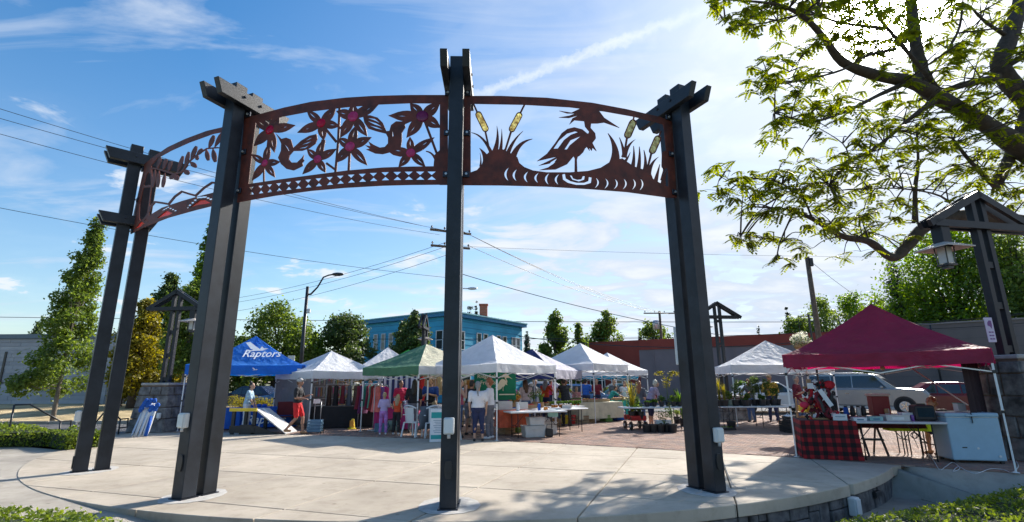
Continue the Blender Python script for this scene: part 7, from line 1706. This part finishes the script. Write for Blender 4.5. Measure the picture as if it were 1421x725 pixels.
for u, v, w_, d_, h_, m_, lab, nm in ((.10, -.05, .42, .30, .10, CLR, 'long milky plastic box in the middle of the white table', 'bx'), (-.30, -.12, .24, .2, .07, mat('aqua box', (.25, .45, .45), .5), 'small aqua box left of the milky box', 'bx'), (-.62, -.2, .24, .18, .05, PAPER, 'white box at the left end of the white table', 'bx'), (.34, .05, .2, .2, .14, PAPER, 'upright white box beside the black case', 'bx')):
    heap('stock_box', lab, 'box', onW(u, v), [('box_body', MB().box((0, 0, h_/2), (w_, d_, h_)), m_), ('lid', MB().box((0, 0, h_+.008), (w_*1.03, d_*1.03, .016)), m_), ('label', MB().box((0, -d_/2-.003, h_/2), (w_*.5, .004, h_*.5)), BLUP if w_ < .3 else PAPER)], rz=radians(-14))
th = thing('soda_can', 'purple drink can at the foot of the black case', 'can', onW(.38, -.14)); bld('can_body', MB().lathe([(.025, 0), (.032, .01), (.032, .10), (.026, .12)], 14), mat('purple tin', (.20, .08, .35), .3), th, smooth=True); bld('lid', MB().lathe([(.026, .118), (.024, .124)], 14), ALU, th)
# second table behind: dark cloth, mixer drums, jars
p2_ = p1_+Vector((.05, .85, 0)); table('dark topped table behind the white one', p2_, radians(-14), 1.9, .7, .78, mat('maroon table top', (.12, .015, .02), .6))
tcloth('dark maroon cloth on the rear craft table', p2_, radians(-14), 1.92, .74, .785, cc('dark maroon cloth', (.07, .008, .014)), .22)
def onD(u, v, z=.80): R = Matrix.Rotation(radians(-14), 3, 'Z'); q = p2_+R @ Vector((u, v, 0)); q.z = z; return q
th = thing('maroon_tub', 'round dark maroon tub with white rim left of the white table', 'tub', onD(-.78, -.55, .44)); bld('tub_body', MB().lathe([(.19, 0), (.24, .30), (.245, .36)], 20), cc('dark maroon cloth', (.07, .008, .014)), th, smooth=True); bld('rim', MB().lathe([(.25, .36), (.25, .385), (.02, .39)], 20), mat('pale pink rim', (.55, .42, .40), .5), th)
bld('stand', MB().lathe([(.16, -.44), (.14, 0)], 12), BLACKP, th)
th = thing('sweets_tray', 'tray of pink wrapped sweets on the rear table', 'tray', onD(-.72, -.02)); bld('tray', MB().box((0, 0, .03), (.40, .28, .05)), PAPER, th)
for k in range(22): bld('sweet', MB().ell((r2.uniform(-.17, .17), r2.uniform(-.11, .11), .07+r2.uniform(0, .05)), (.035, .025, .025), 6), cc('pink wrap', (.42, .12, .14)), th)
for u, c_, lab in ((-.35, BLUC, 'blue jar on the rear craft table'), (-.22, BLACKP, 'black jar beside the blue one'), (-.10, CLR, 'clear jar on the rear craft table'), (.0, BLACKP, 'tall black bottle on the rear craft table')):
    th = thing('jar', lab, 'jar', onD(u, -.05)); bld('jar_body', MB().lathe([(.045, 0), (.05, .02), (.05, .16), (.03, .19)], 12), c_, th, smooth=True); bld('lid', MB().lathe([(.034, .19), (.034, .22)], 12), BLACKM, th)
th = thing('red_cool_box', 'tall red drinks box with pale lid on the rear craft table', 'drinks box', onD(.34, .0), radians(-14)); bld('box_body', MB().box((0, 0, .22), (.34, .3, .44)), mat('dark red plastic', (.22, .012, .015), .5, .1), th, bevel=.02); bld('lid', MB().box((0, 0, .455), (.38, .33, .05)), mat('pale pink rim', (.55, .42, .40), .5), th, bevel=.01); bld('tap', MB().box((.06, -.17, .12), (.07, .05, .09)), mat('tan tap', (.4, .25, .12), .5), th); bld('picture_card', MB().box((.08, -.155, .10), (.09, .008, .13)), CLR, th)
tcloth('fluorescent yellow cloth on the stool behind the black case', onD(.85, -.10, 0), radians(-14), .9, .35, .80, mat('fluorescent yellow cloth', (.60, .68, .02), .8), .30)
table('low table under the fluorescent yellow cloth', onD(.85, -.10, 0), radians(-14), .85, .3, .78)
# folding step stool between the tables
th = thing('step_stool', 'black folding step stool standing between the craft tables', 'stool', PZ(1220, 633)+Vector((.05, .3, 0)), radians(-10))
bld('step', MB().box((0, 0, .62), (.40, .3, .04)), BLACKP, th); bld('step', MB().box((0, -.13, .32), (.38, .2, .03)), BLACKP, th)
for sx in (-1, 1): bld('leg', MB().bar((sx*.19, -.30, 0), (sx*.17, 0, .62), .035, .035), BLACKP, th); bld('leg', MB().bar((sx*.19, .32, 0), (sx*.17, .02, .62), .03, .03), BLACKP, th)
# chest freezer
fz = PZ(1366, 645); FZ = mat('sky tinted enamel', (.30, .47, .60), .35, .04); th = thing('chest_freezer', 'white chest freezer with rounded lid at the right of the burgundy tent', 'freezer', (fz.x+.12, fz.y+.42, .04), radians(-14))  # blue of the reflected sky is put into the white enamel's colour
bld('cabinet', MB().box((0, 0, .41), (.88, .64, .80)), FZ, th, bevel=.025, seg=2); ld = bld('lid', MB().box((0, 0, .86), (.90, .66, .085)), FZ, th, bevel=.025, seg=2); bld('lid_seal', MB().box((0, 0, .813), (.87, .63, .012)), GREYBOX, th)
bld('handle', MB().box((0, -.345, .85), (.22, .03, .035)), FZ, ld, bevel=.008); bld('badge', MB().box((-.22, -.323, .25), (.08, .006, .02)), BLACKP, th); bld('drain', MB().tube([(0, -.32, .24), (0, -.33, .24)], .02, 10), GREYBOX, th)
bld('dial', MB().tube([(.33, -.32, .10), (.33, -.338, .10)], .022, 12), GREYBOX, th)
for sx in (-1, 1): bld('foot', MB().box((sx*.38, -.25, -.015), (.06, .06, .05)), BLACKP, th); bld('foot', MB().box((sx*.38, .25, -.015), (.06, .06, .05)), BLACKP, th)
q = Vector((fz.x+.05, fz.y+.4, .95)); heap('white_box', 'small white box standing on the freezer lid', 'box', q+Vector((.12, .1, 0)), [('box_body', MB().box((0, 0, .08), (.16, .12, .15)), PAPER), ('lid', MB().box((0, 0, .16), (.17, .13, .015)), mat('aqua box', (.25, .45, .45), .5))])
th = thing('wooden_stool', 'low wooden stool under the crouched woman', 'stool', (sp.x+.42, sp.y+.45, 0)); bld('seat', MB().lathe([(.15, .38), (.17, .39), (.17, .42), (.15, .43)], 16), WICK, th)
for k in range(3): a = k*2.1; bld('leg', MB().tube([(cos(a)*.11, sin(a)*.11, .39), (cos(a)*.17, sin(a)*.17, 0)], .014, 7), WICK, th)
# extension lead
def cord(label, pts, m, r=.007):
    th = thing('extension_cord', label, 'cord', pts[0]); bld('cord', MB().tube(spl(pts, 6), r, 6), m, th, world=True, smooth=True); return th
ct = mat('pale cord', (.55, .55, .55), .5); lead = [PZ(x, y, .010) for x, y in ((1287, 628), (1296, 640), (1304, 652), (1312, 648), (1322, 642), (1332, 650), (1322, 655), (1330, 648), (1342, 654), (1356, 657), (1374, 651), (1392, 652), (1404, 656), (1413, 648), (1410, 640))]
cord('pale extension lead snaking on the bricks in front of the freezer', lead, ct)
g0 = onW(.42, .0, .74); cd = thing('coiled_cord', 'black coiled cord dangling under the white table', 'cord', g0); pts = [Vector((0, 0, 0)), Vector((.0, -.02, -.18))]+[Vector((.06*cos(k*1.3), .03*sin(k*1.7), -.27+.06*sin(k*1.3))) for k in range(18)]+[Vector((0, 0, -.40)), Vector((.03, 0, -.52))]
bld('cord', MB().tube(spl(pts, 4), .006, 5), BLACKM, cd)
q = PZ(1008, 676); cord('thin grey cable at the foot of the right arch post', [Vector((q.x-.02, q.y+.12, .95)), Vector((q.x-.0, q.y+.10, .5)), Vector((q.x+.06, q.y+.02, .15)), Vector((q.x+.12, q.y-.05, .012)), Vector((q.x+.22, q.y-.22, .012))], ct, .005)
# basket and wooden goods behind the left tent leg
dr = thing('wooden_display', 'light wooden display frame with baskets left of the plaid table', 'display', Vector((A(1122, 560, 13.4).x, 13.4, 0)), radians(-30)); LW = mat('light pine', (.46, .30, .16), .7, .15, 5)
for x in (-.3, .3):
    for y in (-.2, .2): bld('upright', MB().bar((x, y, 0), (x*.9, y*.5, 1.15), .035, .035), LW, dr)
for z in (.3, .55, .8): bld('shelf_board', MB().box((0, 0, z), (.66, .40, .02)), LW, dr)
for i, (x, z) in enumerate(((-.15, .31), (.15, .31), (-.12, .56), (.14, .56))):
    t2 = thing('basket', ['white lined basket lower left on the display frame', 'wicker basket lower right on the display frame', 'small round basket upper left on the display frame', 'small round basket upper right on the display frame'][i], 'basket', dr.location+Matrix.Rotation(radians(-30), 3, 'Z') @ Vector((x, -.02, z))); bld('basket_body', MB().lathe([(.08, 0), (.12, .12), (.125, .13)], 14), WICK if i else CREAM, t2); bld('rim', MB().lathe([(.125, .125), (.135, .135), (.12, .145)], 14), LW, t2)
crate('yellow crate on top of the wooden display', dr.location+Vector((0, 0, .815)), .2, .4, .28, .16, YEL, 3); crate('cardboard coloured crate above the yellow one', dr.location+Vector((0, 0, .985)), .1, .38, .26, .16, CARD, 3)
bo = thing('hanging_ornament', 'round clay bell hanging from the front edge of the burgundy tent', 'ornament', A(1224, 507, 10.7)); bld('bell', MB().ell((0, 0, -.06), (.045, .045, .05), 12), mat('clay', (.42, .2, .12), .6), bo, smooth=True); bld('string', MB().tube([(0, 0, 0), (0, 0, .12)], .004, 5), BLACKM, bo); bld('clapper', MB().tube([(0, 0, -.1), (.03, 0, -.22)], .006, 5), BLACKM, bo)
dk = thing('draped_blanket', 'dark blanket hanging at the right back leg of the burgundy tent', 'blanket', Q(3.0, 1.1, 0)); drape('cloth', Q(2.75, .9), Q(3.05, 2.0), .75, 2.0, cc('near black wool', (.02, .008, .012)), dk, 4, .03)
ol = thing('bracing_strap', 'pale strap slanting from the burgundy roof to the ground', 'strap', Q(2.2, 1.2, 2.0)); bld('strap', MB().bar(Q(1.7, 1.6, 2.05), Q(2.7, .6, 1.1), .04, .006), mat('pale strap', (.5, .38, .3), .7), ol, world=True)

# ------------------------------------------------------------------ vehicles
TYRE = mat('tyre rubber', (.015, .015, .016), .8, .2); CHR = mat('chrome', (.6, .6, .6), .15, .05, metal=1); CGL = mat('car glass', (.02, .025, .03), .05, .2, 1, spec=.9); HLM = mat('headlight lens', (.5, .52, .55), .1, .1); TLM = mat('tail light lens', (.35, .01, .01), .15)
def car(name, label, loc, rz, paint, L_=4.6, W_=1.8, H_=1.45, kind='sedan', cat='car', group=None):
    """front of the car points to local +X"""
    th = thing(name, label, cat, loc, rz, group); hw = W_/2
    if kind == 'suv':
        prof = [(-.50, .32), (-.50, .62), (-.485, .98), (.20, 1.02), (.27, 1.02), (.47, .96), (.50, .80), (.50, .38), (.47, .30)]; cab = [(-.48, .98), (-.44, 1.0), (.235, 1.02)]; top = [(-.45, .98), (-.42, 1.0), (.06, 1.0)]; wr = .37; base_, belt = .30, 1.02/1.0
        cabp = [(-.485, .55), (-.455, .96), (-.40, 1.0), (.06, 1.0), (.11, .97), (.27, .55)]
    else:
        prof = [(-.50, .34), (-.50, .55), (-.47, .90), (-.30, .95), (.18, .95), (.44, .82), (.50, .62), (.50, .34), (.47, .26)]; wr = .31
        cabp = [(-.40, .62), (-.24, .98), (-.18, 1.0), (.0, 1.0), (.04, .98), (.22, .62)]
    bz = (H_*.62 if kind == 'suv' else H_*.66)/.98
    body = [(x*L_, z*bz) for x, z in prof]; n = len(body); mb = MB(); secs = [(-hw, .93), (-hw*.96, .985), (-hw*.9, 1), (hw*.9, 1), (hw*.96, .985), (hw, .93)]
    for y, k in secs:
        for x, z in body: mb.v.append((x*(.985 if abs(y) > hw*.95 else 1), y, .2+(z-.2)*(k if z > bz*.6 else 1)))
    for i in range(len(secs)-1):
        for j in range(n): mb.f.append((i*n+j, i*n+(j+1) % n, (i+1)*n+(j+1) % n, (i+1)*n+j)[::-1]); mb.m.append(0)
    mb.f += [tuple(range(n)), tuple(range((len(secs)-1)*n, len(secs)*n))[::-1]]; mb.m += [0, 0]
    bd_ = bld('body', mb, paint, th, bevel=.04, seg=2)
    # cabin narrowing to the roof
    zb, zt_ = bz*(.98 if kind == 'suv' else .93), H_; lo = cabp[0][1]; cp = [(x*L_, zb+(z-lo)/(1-lo)*(zt_-zb)) for x, z in cabp]; mb = MB(); m = len(cp)
    for y in (-1, 1):
        for x, z in cp: mb.v.append((x, y*(hw*.94-(z-zb)/(zt_-zb)*.17), z))
    mb.f = [tuple(range(m)), tuple(range(m, 2*m))[::-1]]+[(j, m+j, m+(j+1) % m, (j+1) % m) for j in range(m)]; mb.m = [0]*len(mb.f)
    cb = bld('cabin', mb, paint, th, bevel=.03, seg=2)
    def side(x0, x1, z0, z1, y, s0=0, s1=0):
        f = lambda z: hw*.94-(z-zb)/(zt_-zb)*.17+.006
        pts = [(x0, z0), (x1, z0), (x1+s1, z1), (x0+s0, z1)]; q = MB(); q.prism([(x, y*(f(z)), z) for x, z in pts], (0, y*.008, 0)); return q
    z0, z1 = zb+.05, zt_-.10
    xs_ = ([(-.45, -.27, 0, 0), (-.26, -.09, 0, 0), (-.08, .19, 0, -.09)] if kind == 'suv' else [(-.30, -.18, .09, 0), (-.17, .0, 0, 0), (.01, .15, 0, -.10)])
    for y in (-1, 1):
        for a, b, s0, s1 in xs_: bld('side_window', side(a*L_, b*L_, z0, z1, y, s0*L_, s1*L_), CGL, cb)
        for x in (-.085, .155) if kind == 'suv' else (-.175, .12): bld('door_seam', MB().box((x*L_, y*hw*.992, bz*.66), (.012, .012, bz*.52)), BLACKP, bd_)
        for x in (-.13, .06): bld('door_handle', MB().box((x*L_, y*(hw+.012), bz*.80), (.16, .03, .03)), CHR if kind == 'suv' else paint, bd_)
        bld('mirror', MB().box((.155*L_, y*(hw+.08), zb+.08), (.12, .16, .13)), paint, cb, bevel=.03)
        bld('sill', MB().box((0, y*hw*.97, .30), (L_*.55, .05, .12)), SIL if kind == 'suv' else paint, bd_)
        for x in (-.31, .31):
            w_ = bld('wheel', MB().tube([(x*L_, y*(hw-.20), wr), (x*L_, y*(hw+.012), wr)], wr, 24), TYRE, th, smooth=False)
            bld('arch_shadow', MB().tube([(x*L_, y*(hw-.25), wr+.02), (x*L_, y*(hw+.004), wr+.02)], wr+.07, 24), BLACKP, bd_)
            bld('rim', MB().tube([(x*L_, y*(hw-.02), wr), (x*L_, y*(hw+.022), wr)], wr*.62, 18), ALU, w_)
            for k in range(5): a = k*2*pi/5; bld('spoke', MB().bar((x*L_, y*(hw+.026), wr), (x*L_+cos(a)*wr*.55, y*(hw+.026), wr+sin(a)*wr*.55), .05, .012, up=(0, 1, 0)), CHR, w_)
        bld('headlight', MB().box((L_*.478, y*hw*.76, bz*.72), (.14, .34, .17)), HLM, bd_, bevel=.03); bld('tail_light', MB().box((-L_*.492, y*hw*.84, bz*.75), (.08, .2, .3)), TLM, bd_)
    # screens
    a, b = cp[-1], cp[-2]; q = MB(); q.add([(a[0]+.012-.04*0, -hw*.80, a[1]+.02), (a[0]+.012, hw*.80, a[1]+.02), (b[0]+.03, hw*.66, b[1]-.05), (b[0]+.03, -hw*.66, b[1]-.05)], [(0, 1, 2, 3)]); bld('windscreen', q, CGL, cb, thin=.02)
    bld('grille', MB().box((L_*.497, 0, bz*.66), (.03, W_*.50, .22)), CHR, bd_)
    for k in range(4): bld('grille_bar', MB().box((L_*.506, 0, bz*.66-.09+k*.055), (.03, W_*.48, .03)), BLACKP, bd_)
    bld('bumper', MB().box((L_*.49, 0, .42), (.18, W_*.94, .24)), SIL if kind == 'suv' else paint, bd_, bevel=.05, seg=2); bld('number_plate', MB().box((L_*.514, 0, .45), (.02, .34, .14)), PAPER, bd_)
    if kind == 'suv':
        for y in (-1, 1): bld('roof_rail', MB().tube([(-.40*L_, y*hw*.68, H_+.05), (-.02*L_, y*hw*.68, H_+.05)], .022, 7), ALU, cb)
    return th
SV = mat('champagne silver paint', (.33, .34, .35), .25, .04, metal=.4); RDP = mat('deep red car paint', (.16, .012, .018), .2, .08); BLP = mat('mid blue car paint', (.06, .16, .34), .25, .08); WHP = mat('white car paint', (.62, .64, .66), .25, .03); DBP = mat('dark blue car paint', (.02, .035, .08), .25, .08)
car('parked_suv', 'champagne silver sport utility car behind the craft tables', Vector((A(1205, 560, 26).x, 26, 0)), radians(-42), SV, 5.0, 1.98, 1.86, 'suv')
car('parked_car', 'deep red saloon car parked right of the silver one', Vector((A(1330, 560, 24.2).x, 24.2, 0)), radians(-28), RDP, 4.8, 1.82, 1.45)
car('parked_car', 'white car half hidden behind the tall potted plants', Vector((A(1075, 560, 27).x, 27.2, 0)), radians(-8), WHP, 4.6, 1.8, 1.5)
car('parked_car', 'blue saloon car seen under the blue tent', Vector((A(405, 552, 31).x, 31, 0)), radians(184), BLP, 4.6, 1.8, 1.5)
car('parked_car', 'dark blue car left of the blue saloon in the street', Vector((A(345, 552, 33).x, 33, 0)), radians(178), DBP, 4.5, 1.8, 1.45)
car('parked_car', 'pale car in the street left of the second steel post', Vector((A(228, 552, 34).x, 34.5, 0)), radians(180), WHP, 4.4, 1.75, 1.45)
for i, (px, Y, m, lab) in enumerate(((742, 27.5, WHP, 'white van like car behind the navy tent'), (790, 29, BLP, 'pale blue car glimpsed under the fourth tent'), (855, 33, SV, 'silver car glimpsed behind the teal table'))): car('parked_car', lab, Vector((A(px, 550, Y).x, Y, 0)), radians(176+i*4), m, 4.6, 1.8, 1.6 if i == 0 else 1.45, 'sedan', 'car')

# small stock that fills the white tables
def row(name, label, cat, group, n, p0, d, make):
    root = None
    for i in range(n):
        q = Vector(p0)+Vector(d)*i+Vector((random.uniform(-.02, .02), random.uniform(-.05, .05), 0))
        lab = label % (['first', 'second', 'third', 'fourth', 'fifth', 'sixth', 'seventh', 'eighth', 'ninth'][i])
        if root is None: root = thing(name, lab, cat, q, 0, group); make(root)
        else: dup(root, q, random.uniform(-.4, .4), lab)
def jar_(t): bld('glass_body', MB().lathe([(.035, 0), (.04, .02), (.04, .10), (.03, .12)], 12), mat('amber honey', (.35, .12, .02), .2, .2, 20), t, smooth=True); bld('lid', MB().lathe([(.034, .12), (.034, .14), (.01, .142)], 12), ALU, t)
def book_(t): bld('cover', MB().box((0, 0, .012), (.15, .21, .024)), BLUC, t); bld('pages', MB().box((.004, 0, .012), (.146, .2, .02)), PAPER, t)
def bunch_(t):
    P, Nn = clumps([(0, 0, .09, .09), (.05, .02, .12, .07)], 90); quads('leaves', P, Nn, .06, LF, t); bld('tie', MB().lathe([(.03, 0), (.035, .05)], 8), RED_, t)
row('honey_jar', '%s from the left of the small amber jars on the second white table', 'jar', 'amber jars on the second white table', 8, (1.25, 16.95, .75), (.09, .07, 0), jar_)
row('book', '%s from the left of the thin blue books on the rear table', 'book', 'blue books on the rear table', 5, (.0, 17.6, .75), (.2, .15, 0), book_)
row('greens_bunch', '%s from the left of the leafy bunches on the front produce table', 'greens', 'bunches of greens on the produce table', 9, (1.85, 20.95, .75), (.12, .14, 0), bunch_)
row('greens_bunch', '%s from the left of the leafy bunches in the lilac tent', 'greens', 'bunches of greens in the lilac tent', 8, (1.4, 18.75, .75), (.14, .07, 0), bunch_)
for i, (px, Y, c_, lab) in enumerate(((745, 18.6, RED_, 'box of cherries at the left of the third white table'), (765, 19.2, YLW, 'box of yellow peppers right of the cherries'), (705, 18.0, PLM, 'box of plums below the green banner'), (722, 18.2, ORA, 'box of apricots beside the plums'), (890, 23.6, RED_, 'box of red apples past the teal table'))): fruitbox(lab, X0(px, Y, .755), .4, c_, 16)
for i, (px, Y, t_, s_, lab) in enumerate(((668, 24.5, cTeal, cNavy, 'distant person in teal seen between two shoppers'), (700, 25.5, cWhite, cDn, 'distant person in white behind the green banner'), (742, 25.0, cSl, cDn, 'distant person in slate under the navy valance'), (765, 26.0, cPink, cNavy, 'distant person in pink beyond the lilac tent'), (620, 23.5, cMar, cKha, 'distant person in maroon left of the middle post'), (512, 24.0, cYel, cDn, 'distant person in mustard behind the clothes rails'))):
    person(lab, G_(px, Y), random.uniform(0, 6), 1.68, SKIN, t_, .45, s_, 1, BLACKP, (hBr, hDk, hBl)[i % 3], 'short', arms='bent', vox=.016)
for i, (px, Y, t_, s_, sk, lab) in enumerate(((523, 20.4, cBlue, cDn, SKIN, 'shopper in blue leafing through the front clothes rail'), (585, 19.9, cGrey, cNavy, SKIN2, 'shopper in grey between the raspberry vendor and the man in blue'), (647, 19.4, cLBlue, cKha, SKIN, 'shopper in pale blue deep inside the big white tent'), (698, 20.6, cBlack, cDn, SKIN2, 'shopper in black beside the woman in violet'), (757, 22.0, cOr, cNavy, SKIN, 'shopper in orange beyond the third white table'), (868, 24.6, cWhite, cDn, SKIN, 'shopper in white behind the lettuce box'), (480, 22.2, cPlum, cBlack, SKIN, 'seller in lilac behind the rail of dark clothes'), (1042, 20.9, cSl, cDn, SKIN2, 'shopper in slate grey half hidden by the dark potted plants'))):
    person(lab, G_(px, Y), (0, 2.6, .4, 3.4, 5.8, 2.9, 3.0, 2.2)[i], 1.58+.03*(i % 5), sk, t_, .45, s_, 1, BLACKP, (hBr, hDk, hBl, hAu, hGr)[i % 5], ('short', 'long', 'pony')[i % 3], arms=('bent', 'reach', 'forward')[i % 3], lean=.1, vox=.015)
for i, (px, Y, z, c_, lab) in enumerate(((531, 17.9, 0, BLUP, 'blue grey crate on the ground by the pink garments'), (612, 17.3, 0, GREYBOX, 'grey crate just left of the middle post'), (703, 16.9, 0, CARD, 'cardboard coloured crate under the rear table'), (716, 17.3, 0, GRN, 'green crate under the rear table'), (735, 18.3, 0, BLACKP, 'black crate under the second white table'), (770, 19.6, 0, WICK, 'brown crate at the front of the lilac tent'), (840, 21.6, 0, GRN, 'green crate beside the cream cloth'))):
    crate(lab, X0(px, Y, z), .2+i*.3, .45, .32, .27, c_, 3)
